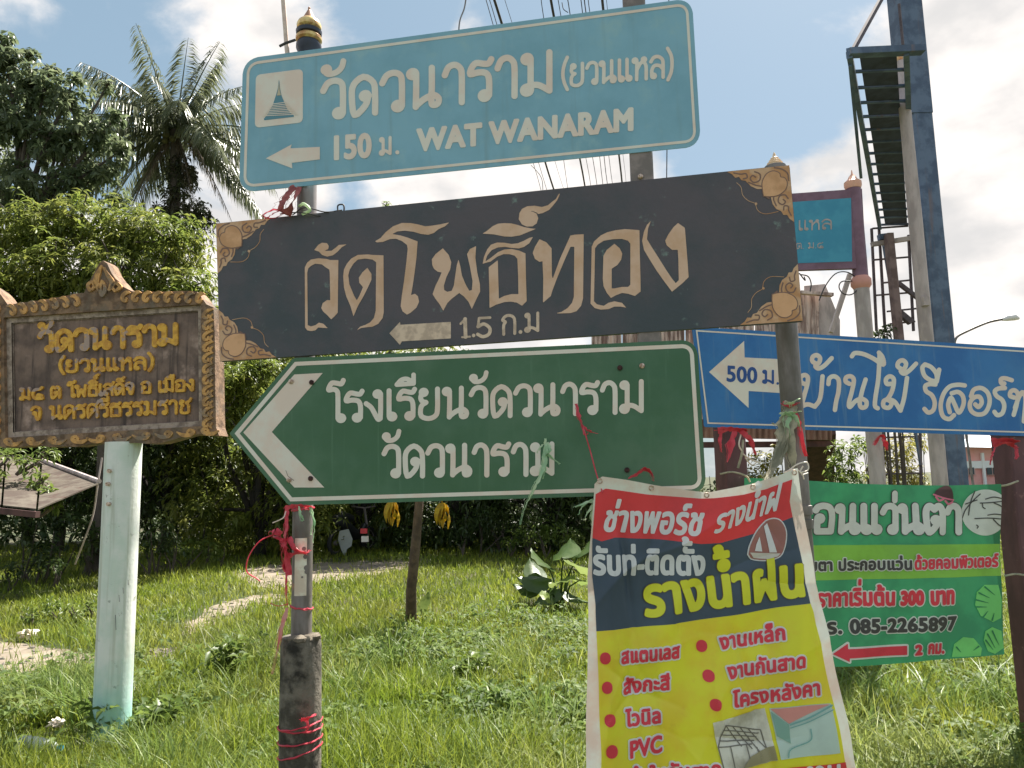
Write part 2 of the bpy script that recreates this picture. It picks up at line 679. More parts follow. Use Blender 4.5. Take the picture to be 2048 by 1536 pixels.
G = {
    'ว': (0.60, [[(0.02, 0.76), (0.12, 0.95), (0.28, 1.0), (0.42, 0.92), (0.46, 0.72), (0.46, 0.1)], lp(0.37, 0.1, 0.085)]),
    'ด': (0.72, [lp(0.36, 0.48, 0.075), [(0.43, 0.46), (0.36, 0.22), (0.12, 0.0), (0.06, 0.5), (0.1, 0.82), (0.32, 1.0), (0.54, 0.82), (0.58, 0.5), (0.58, 0.0)]]),
    'น': (0.80, [lp(0.10, 0.9, 0.08), [(0.18, 0.9), (0.18, 0.45), (0.17, 0.02)], [(0.17, 0.04), (0.36, 0.2), (0.56, 0.28), (0.68, 0.18), (0.66, 0.04), (0.55, 0.02), (0.52, 0.14), (0.53, 0.5), (0.53, 1.0)]]),
    'า': (0.56, [[(0.02, 0.76), (0.1, 0.95), (0.24, 1.0), (0.36, 0.9), (0.4, 0.7), (0.4, 0.0)]]),
    'ร': (0.62, [[(0.5, 1.02), (0.44, 0.92), (0.32, 0.93), (0.16, 0.97), (0.06, 0.86), (0.03, 0.7), (0.2, 0.72), (0.38, 0.68), (0.45, 0.5), (0.45, 0.1)], lp(0.35, 0.1, 0.085)]),
    'ม': (0.82, [lp(0.12, 0.9, 0.08), [(0.2, 0.9), (0.2, 0.5), (0.2, 0.12)], lp(0.12, 0.11, 0.09), [(0.17, 0.22), (0.38, 0.2), (0.62, 0.03)], [(0.62, 0.03), (0.62, 1.0)]]),
    'ย': (0.74, [lp(0.15, 0.9, 0.075), [(0.09, 0.86), (0.06, 0.7), (0.12, 0.58), (0.22, 0.55), (0.12, 0.48), (0.06, 0.34), (0.08, 0.08), (0.3, -0.01), (0.5, 0.08), (0.56, 0.3), (0.56, 1.0)]]),
    'เ': (0.34, [[(0.08, 1.0), (0.08, 0.12)], lp(0.17, 0.1, 0.085)]),
    'ห': (0.78, [lp(0.10, 0.9, 0.08), [(0.18, 0.9), (0.18, 0.45), (0.17, 0.0)], [(0.18, 0.45), (0.32, 0.72), (0.46, 0.86)], lp(0.5, 0.92, 0.07), [(0.46, 0.84), (0.56, 0.7), (0.6, 0.5), (0.6, 0.0)]]),
    'ล': (0.74, [[(0.03, 0.78), (0.16, 0.97), (0.36, 1.0), (0.54, 0.85), (0.58, 0.6), (0.58, 0.0)], [(0.58, 0.38), (0.42, 0.56), (0.2, 0.58), (0.08, 0.4), (0.07, 0.12)], lp(0.15, 0.1, 0.08)]),
    'ส': (0.74, [[(0.03, 0.78), (0.16, 0.97), (0.36, 1.0), (0.54, 0.85), (0.58, 0.6), (0.58, 0.0)], [(0.58, 0.38), (0.42, 0.56), (0.2, 0.58), (0.08, 0.4), (0.07, 0.12)], lp(0.15, 0.1, 0.08), [(0.46, 0.86), (0.6, 1.0), (0.66, 1.14)]]),
    'โ': (0.52, [[(0.46, 1.42), (0.4, 1.3), (0.26, 1.33), (0.12, 1.34), (0.04, 1.2), (0.03, 1.1), (0.18, 1.12), (0.28, 1.04), (0.3, 0.85), (0.3, 0.1)], lp(0.39, 0.1, 0.085)]),
    'ไ': (0.46, [[(0.02, 1.3), (0.02, 1.46), (0.14, 1.5), (0.2, 1.34), (0.24, 1.5), (0.3, 1.3), (0.3, 0.1)], lp(0.39, 0.1, 0.085)]),
    'ง': (0.60, [lp(0.34, 0.9, 0.08), [(0.43, 0.9), (0.43, 0.4), (0.42, 0.05)], [(0.42, 0.05), (0.34, 0.04), (0.16, 0.42), (0.0, 0.58)]]),
    'ธ': (0.70, [[(0.54, 1.02), (0.48, 0.92), (0.34, 0.93), (0.16, 0.97), (0.06, 0.86), (0.03, 0.7), (0.26, 0.74), (0.5, 0.66), (0.56, 0.45), (0.55, 0.03)], [(0.55, 0.03), (0.06, 0.03)], [(0.06, 0.03), (0.06, 0.5)]]),
    'ก': (0.72, [[(0.08, 0.0), (0.08, 0.5), (0.16, 0.66), (0.03, 0.76), (0.14, 0.95), (0.32, 1.0), (0.5, 0.9), (0.57, 0.65), (0.57, 0.0)]]),
    'บ': (0.76, [lp(0.10, 0.9, 0.08), [(0.18, 0.9), (0.18, 0.5), (0.18, 0.03)], [(0.18, 0.03), (0.58, 0.03)], [(0.58, 0.03), (0.58, 1.0)]]),
    'อ': (0.74, [lp(0.17, 0.52, 0.075), [(0.09, 0.5), (0.08, 0.03)], [(0.08, 0.03), (0.56, 0.03)], [(0.56, 0.03), (0.58, 0.6), (0.5, 0.92), (0.3, 1.01), (0.12, 0.96), (0.04, 0.84)]]),
    'ต': (0.74, [lp(0.36, 0.46, 0.075), [(0.43, 0.44), (0.36, 0.22), (0.12, 0.0), (0.05, 0.5), (0.07, 0.85), (0.18, 1.0), (0.32, 0.87)], [(0.32, 0.87), (0.46, 1.0), (0.57, 0.85), (0.6, 0.5), (0.6, 0.0)]]),
    'จ': (0.66, [[(0.03, 0.78), (0.14, 0.96), (0.32, 1.0), (0.48, 0.85), (0.5, 0.5), (0.44, 0.06), (0.36, 0.0), (0.3, 0.1), (0.28, 0.44)], lp(0.2, 0.5, 0.075)]),
    'ค': (0.72, [[(0.08, 0.0), (0.05, 0.4), (0.08, 0.82), (0.3, 1.0), (0.52, 0.84), (0.58, 0.5), (0.58, 0.0)], lp(0.34, 0.55, 0.07), [(0.36, 0.46), (0.24, 0.3), (0.1, 0.08)]]),
    'ศ': (0.72, [[(0.08, 0.0), (0.05, 0.4), (0.08, 0.82), (0.3, 1.0), (0.52, 0.84), (0.58, 0.5), (0.58, 0.0)], lp(0.34, 0.55, 0.07), [(0.36, 0.46), (0.24, 0.3), (0.1, 0.08)], [(0.44, 0.92), (0.6, 1.06), (0.66, 1.24)]]),
    'พ': (0.88, [lp(0.10, 0.9, 0.08), [(0.17, 0.88), (0.2, 0.02)], [(0.2, 0.02), (0.4, 0.62)], [(0.4, 0.62), (0.6, 0.02)], [(0.6, 0.02), (0.68, 1.0)]]),
    'ฝ': (0.88, [lp(0.22, 0.9, 0.08), [(0.14, 0.88), (0.18, 0.02)], [(0.18, 0.02), (0.38, 0.62)], [(0.38, 0.62), (0.58, 0.02)], [(0.58, 0.02), (0.68, 1.45)]]),
    'ท': (0.76, [lp(0.10, 0.9, 0.08), [(0.18, 0.9), (0.18, 0.0)], [(0.18, 0.4), (0.36, 0.88), (0.48, 1.0), (0.56, 0.86), (0.56, 0.0)]]),
    'ช': (0.76, [lp(0.17, 0.88, 0.07), [(0.1, 0.86), (0.1, 0.72), (0.24, 0.6), (0.17, 0.46), (0.14, 0.05), (0.5, 0.02), (0.56, 0.2), (0.54, 0.62), (0.42, 0.78), (0.6, 0.9), (0.68, 1.08)]]),
    'ข': (0.66, [lp(0.17, 0.88, 0.07), [(0.1, 0.86), (0.1, 0.72), (0.24, 0.6), (0.17, 0.46), (0.16, 0.03)], [(0.16, 0.03), (0.52, 0.03)], [(0.52, 0.03), (0.52, 1.0)]]),
    '๔': (0.84, [[(0.66, 1.0), (0.5, 0.86), (0.2, 0.82), (0.05, 0.5), (0.12, 0.12), (0.36, 0.0), (0.7, 0.02)], [(0.7, 0.02), (0.62, 0.3), (0.42, 0.36), (0.34, 0.22)], lp(0.4, 0.17, 0.07)]),
    '(': (0.36, [[(0.24, 1.35), (0.1, 1.0), (0.04, 0.6), (0.1, 0.2), (0.24, -0.15)]]),
    ')': (0.36, [[(0.04, 1.35), (0.2, 1.0), (0.24, 0.6), (0.2, 0.2), (0.06, -0.15)]]),
    '.': (0.28, [[(0.08, 0.03)]]),
    ' ': (0.42, []),
}
# marks: drawn relative to the end of the previous letter (x = 0 is its last stem), raised by d if stacked
MK = {
    'ั': [lp(-0.36, 1.33, 0.065), [(-0.42, 1.32), (-0.32, 1.2), (-0.14, 1.22), (-0.02, 1.34), (0.02, 1.5)]],
    'ี': [[(-0.5, 1.2), (-0.36, 1.36), (-0.18, 1.38), (0.0, 1.22)], [(-0.5, 1.2), (0.0, 1.22)], [(0.0, 1.22), (0.0, 1.52)]],
    'ื': [[(-0.5, 1.2), (-0.36, 1.36), (-0.18, 1.38), (0.0, 1.22)], [(-0.5, 1.2), (0.0, 1.22)], [(0.0, 1.22), (0.0, 1.52)], [(-0.16, 1.36), (-0.16, 1.52)]],
    'ิ': [[(-0.5, 1.2), (-0.36, 1.36), (-0.18, 1.38), (0.0, 1.22)], [(-0.5, 1.2), (0.0, 1.22)]],
    '์': [lp(-0.08, 1.3, 0.07), [(-0.1, 1.38), (0.02, 1.5), (0.12, 1.56)]],
    '่': [[(-0.02, 1.22), (-0.02, 1.48)]],
    '้': [lp(-0.22, 1.38, 0.065), [(-0.2, 1.3), (-0.1, 1.24), (0.0, 1.3), (0.1, 1.52)]],
    '็': [[(0.06, 1.56), (-0.08, 1.42), (-0.34, 1.42), (-0.4, 1.26), (-0.24, 1.2), (-0.2, 1.3)], [(-0.2, 1.26), (-0.02, 1.2)]],
    'ํ': [lp(-0.1, 1.32, 0.08)],
}


class Quad:
    """maps text space (x 0..1 along the line, t in letter heights) to pixels"""

    def __init__(s, bl, br, hl, hr=None, slant=0.0, arc=0.0):
        s.bl, s.br = np.array(bl, float), np.array(br, float)
        s.hl = hl
        s.hr = hr if hr else hl
        s.slant = slant
        s.arc = arc
        d = (s.br - s.bl)
        s.len = np.hypot(*d)
        s.d = d / s.len

    def __call__(s, x, t):
        h = s.hl * (1 - x) + s.hr * x
        p = s.bl * (1 - x) + s.br * x
        return np.array([p[0] + t * h * s.slant, p[1] - t * h - s.arc * 4 * x * (1 - x)])


def thai(F, text, q, w, wob=0.0, rng=None):
    """stroke text into Field F; w = half width in px"""
    text = text.replace('แ', 'เเ').replace('้ำ', 'ํ้า').replace('ำ', 'ํา')
    total = sum(G[c][0] for c in text if c in G) - 0.12
    x = 0.0
    last, up = 0.0, 0.0
    for c in text:
        if c in G:
            adv, sts = G[c]
            up = 0.0
            for st in sts:
                P = [q((x + a) / total, b) for a, b in st]
                F.stroke(P, w, n=5 if len(P) < 9 else 3)
            last = x + adv - 0.15
            x += adv
        elif c in MK:
            hi = up
            for st in MK[c]:
                F.stroke([q((last + a) / total, b + hi) for a, b in st], w * 0.92, n=4)
            up += 0.36
    return F


_fc = {}


def outlines(ch):
    """outline loops and advance of a glyph of Blender's own font, in letter heights"""
    if ch in _fc:
        return _fc[ch]
    cu = bpy.data.curves.new('glyph', 'FONT')
    cu.body = ch
    cu.fill_mode = 'NONE'
    cu.resolution_u = 4
    ob = bpy.data.objects.new('glyph', cu)
    COL.objects.link(ob)
    dg = bpy.context.evaluated_depsgraph_get()
    me = ob.evaluated_get(dg).to_mesh()
    co = np.array([v.co[:2] for v in me.vertices], float).reshape(-1, 2)
    nxt = {}
    for e in me.edges:
        nxt.setdefault(e.vertices[0], []).append(e.vertices[1])
        nxt.setdefault(e.vertices[1], []).append(e.vertices[0])
    loops, seen = [], set()
    for s0 in sorted(nxt):
        if s0 in seen:
            continue
        lo, cur = [s0], max(nxt[s0][0], 0)
        cur = s0 + 1 if s0 + 1 in nxt[s0] else nxt[s0][0]
        seen.add(s0)
        while cur != s0 and cur not in seen:
            seen.add(cur)
            lo.append(cur)
            o = [k for k in nxt[cur] if k not in seen]
            if not o:
                break
            cur = o[0]
        loops.append(co[lo])
    ob.evaluated_get(dg).to_mesh_clear()
    bpy.data.objects.remove(ob)
    bpy.data.curves.remove(cu)
    _fc[ch] = loops
    return loops


def glyph_w(ch):
    """advance measured with a trailing bar"""
    a = outlines(ch + 'l')
    b = outlines('l')
    return max(l[:, 0].max() for l in a) - max(l[:, 0].max() for l in b)


UP1 = set('ัิีืึ็ํ')
TONE = set('่้์๊๋')


def plain(F, text, q, bold, unit=None, stack=0.0):
    """loopless bold text from the built-in outlines"""
    x, items, prev_up = 0.0, [], False
    unit = unit or max(l[:, 1].max() for l in outlines('น'))
    for c in text.replace('้ำ', 'ํ้า').replace('ำ', 'ํา'):
        if c == ' ':
            x += 0.3
            prev_up = False
            continue
        if c in UP1 or c in TONE:
            lo = outlines('น' + c)
            base = outlines('น')
            w = glyph_w('น')
            mk = lo[len(base):]
            dy = 0.05 * min(bold, 5) / 4
            if c in TONE:
                dy = (0.24 if prev_up else 0.0) + 0.05 * min(bold, 5) / 4
                if c in TONE and min(l[:, 1].min() for l in mk) > unit * 1.3 and not prev_up:
                    dy = -0.02
            items.append(([l - [w, 0] + [x - 0.02, dy] for l in mk]))
            prev_up = c in UP1 or prev_up
        else:
            lo = outlines(c)
            items.append([l + [x, 0] for l in lo])
            x += glyph_w(c) + bold * 0.5 / max(q.hl, 1) * unit * 1.2
            prev_up = False
    tot = max(l[:, 0].max() for it in items for l in it)
    for it in items:
        loops = [[q(px / tot, py / unit) for px, py in l] for l in it if len(l) > 2]
        if loops:
            F.poly(loops, bold)
    return F


def quad_shape(c, r=0.0, inset=0.0):
    """rounded quad outline (c = TL, TR, BR, BL) in pixels, inset by px"""
    c = [np.array(p, float) for p in c]
    n = len(c)
    # inset lines
    out = []
    for i in range(n):
        p0, p1, p2 = c[i - 1], c[i], c[(i + 1) % n]
        e1 = (p1 - p0) / np.hypot(*(p1 - p0))
        e2 = (p2 - p1) / np.hypot(*(p2 - p1))
        n1, n2 = np.array([-e1[1], e1[0]]), np.array([-e2[1], e2[0]])
        A = np.array([n1, n2])
        b = np.array([n1 @ p1 + inset, n2 @ p1 + inset])
        out.append(np.linalg.solve(A, b))
    rs = r if isinstance(r, (list, tuple)) else [r] * n
    pts = []
    for i in range(n):
        p0, p1, p2 = out[i - 1], out[i], out[(i + 1) % n]
        rr = max(0.0, rs[i] - inset)
        if rr < 0.6:
            pts.append(p1)
            continue
        a = p1 + (p0 - p1) / np.hypot(*(p0 - p1)) * rr
        b = p1 + (p2 - p1) / np.hypot(*(p2 - p1)) * rr
        for k in range(7):
            t = k / 6
            pts.append((1 - t) ** 2 * a + 2 * t * (1 - t) * (p1 * .8 + (a + b) / 2 * .2) + t * t * b)
    return pts


def board(plane, pts, th, off=0.0):
    front = [plane.p(u, v, off) for u, v in pts]
    back = [plane.p(u, v, off) - plane.n * th for u, v in pts]
    return M().prism(front[::-1], back[::-1])


def ring(F_out, F_in):
    """quad strip between two outlines with the same number of points, in pixel space"""
    return F_out, F_in


def ring_mesh(plane, po, pi, off):
    n = len(po)
    vs = [plane.p(u, v, off) for u, v in po] + [plane.p(u, v, off) for u, v in pi]
    return M().add(vs, [(i, (i + 1) % n, (i + 1) % n + n, i + n) for i in range(n)])
# ------------------------------------------------------------------ colours shared by the signs
m_white = mat('faded_white_vinyl', C(178, 168, 160), 0.45, C(168, 158, 148), 6, bump=0.02)
m_steel = mat('galvanised_pipe', C(98, 98, 98), 0.55, C(72, 72, 68), 9, stretch=(1, 1, 0.3), bump=0.15, metal=0.25, col3=C(120, 96, 80), scale3=14, lo3=.6, hi3=.75)
m_oldconc = mat('old_concrete', C(84, 84, 76), 0.95, C(48, 48, 42), 10, bump=0.7, bscale=60, col3=C(28, 28, 24), scale3=6, lo3=.52, hi3=.66)
m_gold = mat('gold_paint', C(186, 154, 104), 0.35, C(130, 100, 64), 25, bump=0.1, metal=0.3)
m_navytrim = mat('dark_blue_trim', C(32, 38, 50), 0.4)
m_bolt = mat('zinc_bolt', C(160, 152, 142), 0.4, C(110, 95, 80), 90, metal=0.6)
m_rust = mat('rusted_bolt', C(52, 34, 32), 0.9, C(30, 20, 20), 70)
m_pink = mat('faded_red_plastic_tape', C(186, 66, 80), .4, C(150, 44, 58), 14, trans=.3)
m_pinkpale = mat('pale_pink_plastic_tape', C(205, 130, 125), 0.4, C(170, 95, 90), 14, trans=0.35)
m_green_t = mat('pale_green_plastic_tape', C(125, 160, 130), 0.4, C(150, 170, 145), 20, trans=0.35)
m_greyrope = mat('dirty_grey_tape', C(140, 142, 125), 0.6, C(105, 110, 95), 18, trans=0.3)
m_black = mat('black_rubber', C(38, 38, 40), 0.6)
m_sticker = mat('white_paper_sticker', C(176, 172, 160), 0.7, C(150, 146, 132), 14)

PM = Plane(598, 700, 2.90, -9.5)
N_M = PM.n


def bolt(thing, plane, u, v, r, m, off=0.003, h=0.006):
    c = plane.p(u, v, off)
    k = M().tube([c, c + plane.n * h * .6, c + plane.n * h], [r, r, r * .6], 10)
    thing.part('bolt', k, m, 30)


# ---- the two poles of the signpost
def post_base(u, v, d):
    p = at(u, v, d)
    return Vector((p.x, p.y, 0))


rngp = random.Random(5)
bA = PM.p(598, 800) - N_M * 0.047
bA = Vector((bA.x, bA.y, 0))
zt = at(598, 104, bA.y).z
tA = Thing('sign_post', 'grey steel pipe post with a gold onion finial, set in a cracked concrete stub', 'post', bA, None)
tA.part('pipe', M().tube([bA + Vector((0, 0, z)) for z in np.linspace(0.2, zt, 12)], 0.039, 20), m_steel)
zc = at(598, 1272, bA.y).z
zs = [0, .2, .4, .6, .75, zc - .03, zc]
tA.part('concrete_stub', M().tube([bA + Vector((0, 0, z)) for z in zs], [.082, .08, .078, .077, .076, .076, .07], 18, jit=.03, rng=rngp), m_oldconc, 30)
lump = M()
for k in range(5):
    a = -1.9 + k * .5
    lump.blob(bA + Vector((math.cos(a) * .052, math.sin(a) * .052, zc - .002)), 0.02 + .005 * (k % 2), 1, .4, k, (1.2, 1, .7))
tA.part('mortar_lump', lump, mat('pale_mortar', C(84, 82, 72), .95, C(60, 58, 50), 40, bump=.5), 30)
fin = Vector((bA.x, bA.y, zt))
S = 0.00194
tA.part('finial_base', M().lathe(fin, [(.044, -.02), (.046, 0), (.052, .012), (.052, .03), (.044, .034), (.044, .042)], 24), m_navytrim)
tA.part('finial_ring', M().lathe(fin + Vector((0, 0, .042)), [(.046, 0), (.054, .008), (.054, .02), (.047, .028)], 24), m_gold)
tA.part('finial_band', M().lathe(fin + Vector((0, 0, .070)), [(.042, 0), (.052, .006), (.054, .02), (.045, .026)], 24), m_navytrim)
tA.part('finial_onion', M().lathe(fin + Vector((0, 0, .096)), [(.040, 0), (.050, .010), (.051, .022), (.045, .036), (.034, .046), (.026, .050)], 24), m_gold)
tA.part('finial_tip', M().lathe(fin + Vector((0, 0, .146)), [(.027, 0), (.022, .012), (.012, .032), (.005, .046), (.006, .052), (.002, .058)], 18), mat('brown_gold', C(120, 92, 72), .5))
# peeling sticker
stk = M()
sp = []
for v in (1075, 1100, 1130, 1160, 1189):
    row = []
    for k in range(5):
        an = R_(-118 + k * 17)
        p = at(598, v, bA.y)
        row.append(Vector((bA.x + math.cos(an) * .0400, bA.y + math.sin(an) * .0400, p.z)))
    sp += row
stk.add(sp, [(j * 5 + i, j * 5 + i + 1, (j + 1) * 5 + i + 1, (j + 1) * 5 + i) for j in range(4) for i in range(4)])
tA.part('sticker', stk, m_sticker)
sk = M()
for (an, v, r) in ((-66, 1096, .008), (-62, 1104, .007), (-58, 1112, .009), (-52, 1134, .010), (-50, 1142, .009), (-74, 1152, .004)):
    p = at(598, v, bA.y)
    sk.tube([Vector((bA.x + math.cos(R_(an)) * q, bA.y + math.sin(R_(an)) * q, p.z)) for q in (.0395, .0408)], r, 8)
tA.part('torn_patch', sk, m_steel)

bB = PM.p(1283, 330) - N_M * 0.048
bB = Vector((bB.x, bB.y, 0))
tB = Thing('sign_post', 'square grey steel post behind the teal board, bolted above the dark board', 'post', bB)
X9, Y9 = PM.x, -PM.n
tB.part('square_tube', M().box(bB + Vector((0, 0, 1.9)), (.043, .043, 1.9), X9, Y9, bev=.006), mat('square_tube_grey', C(104, 100, 98), .6, C(84, 82, 80), 12, bump=.1))
bolt(tB, PM, 1281, 353, .010, m_bolt, off=-.003, h=.012)

bC = at(1573, 660, 2.84)
bC = Vector((bC.x, bC.y, 0))
zC = at(1559, 333, bC.y).z
tC = Thing('sign_post', 'round grey pole with a small ribbed spire tip above the dark board', 'post', bC)
tC.part('pipe', M().tube([bC + Vector((0, 0, z)) for z in np.linspace(0, zC, 10)], .041, 20), m_steel)
for z0 in (at(1600, 1048, bC.y).z, at(1600, 1020, bC.y).z):
    tC.part('collar', M().lathe(bC + Vector((0, 0, z0)), [(.041, -.018), (.047, -.016), (.047, .016), (.041, .018)], 20), m_steel)
pr = [(.034, 0), (.034, .006), (.028, .008), (.030, .014), (.022, .018), (.023, .024), (.015, .028), (.016, .034), (.008, .040), (.005, .052), (.001, .06)]
tC.part('spire', M().lathe(bC + Vector((0, 0, zC)), pr, 18), mat('spire_grey_gold', C(170, 150, 125), .5))

# ---- teal road sign
teal = [(486, 118), (1384, -4), (1402, 292), (478, 385)]
base_t = PM.p(940, 330)
T = Thing('road_sign', 'large teal road sign with a pagoda symbol and white lettering, uppermost board', 'road sign', base_t)
m_teal = mat('faded_teal_sheeting', C(94, 136, 152), 0.36, C(82, 124, 140), 3.0, detail=7, lo=.35, hi=.7, bump=.015, col3=C(104, 140, 148), scale3=7, lo3=.5, hi3=.75, drips=(C(86, 120, 130), 22, .55, .85), dent=.35)
T.part('panel', board(PM, quad_shape(teal, 30), .004), m_teal, None)
T.part('border', ring_mesh(PM, quad_shape(teal, 30, 8.5), quad_shape(teal, 30, 14), .001), m_white, None)
F = Field()
thai(F, 'วัดวนาราม', Quad((645, 238), (1106, 183), 73, 79), 6.4)
T.part('thai_lettering', F.mesh(PM), m_white, None)
F = Field()
thai(F, '(ยวนแหล)', Quad((1124, 174), (1344, 153), 43, 42), 3.6)
T.part('small_thai_lettering', F.mesh(PM), m_white, None)
F = Field()
plain(F, '150', Quad((660, 319), (741, 313), 35.5, 36), 2.8)
thai(F, 'ม', Quad((760, 310), (783, 308), 33), 3.2)
F.circle((795, 305), 4.2)
T.part('distance_lettering', F.mesh(PM), m_white, None)
F = Field()
plain(F, 'WAT WANARAM', Quad((836, 301), (1264, 259), 32.5, 33), 3.2)
T.part('latin_lettering', F.mesh(PM), m_white, None)
F = Field().poly([(532, 317), (584, 289), (581, 297), (640, 294), (640, 319), (584, 326), (585, 337)])
T.part('arrow', F.mesh(PM), m_white, None)
ic = [(512, 150), (606, 138), (606, 245), (510, 256)]
T.part('symbol_tile', M().add([PM.p(u, v, .0012) for u, v in quad_shape(ic, 9)][::-1], [tuple(range(28))]), m_white, None)
F = Field().poly([(558.5, 158), (560.5, 178), (563, 190), (567, 200), (574, 217), (581, 226), (588, 231), (588, 234), (529, 241), (528, 238), (536, 229), (546, 210), (552, 192), (556, 178)])
T.part('pagoda_symbol', F.mesh(PM, .002, step=.7), mat('symbol_teal', C(62, 104, 118), .5), None)
F = Field()
for k in range(8):
    v = 207 + k * 3.4
    w = 13 + k * 3.4
    F.stroke([(560 - w + k * .4, v + 1.6), (560 + w, v - 1.8)], .75, smooth=False)
T.part('pagoda_steps', F.mesh(PM, .003, step=.5), m_white, None)
F = Field().poly([(558.5, 164), (560, 180), (562.5, 191), (554.5, 192), (557, 180)])
T.part('pagoda_spire', F.mesh(PM, .003, step=.6), mat('symbol_khaki', C(140, 138, 118), .5), None)

# ---- dark wooden board with the painted letters
dk = [(432, 447), (1579, 330), (1606, 642), (440, 723)]
base_d = PM.p(1020, 700)
D = Thing('wooden_sign', 'long dark wooden board with ornate tan letters and floral corners', 'sign', base_d)
m_dark = mat('dark_painted_wood', C(62, 61, 66), 0.6, C(46, 55, 60), 2.6, detail=8, lo=.38, hi=.66, bump=.25, bscale=30, col3=C(86, 106, 102), scale3=15, lo3=.63, hi3=.76, dent=.2)
D.part('panel', board(PM, quad_shape(dk, [2, 6, 2, 2]), .022), m_dark, None)
m_tan = mat('tan_paint', C(158, 140, 122), .65, C(150, 128, 105), 9, lo=.4, hi=.65, bump=.05)
m_tan_b = mat('pale_tan_paint', C(160, 150, 134), .65, C(138, 128, 114), 30)


def z3(p):
    return [(420 + x / 3.4133, 340 + y / 3.4133) for x, y in p]


def z4(p):
    return [(1020 + x / 3.3032, 300 + y / 3.3032) for x, y in p]


def z8(p):
    return [(940 + x / 4.8, 370 + y / 4.8) for x, y in p]


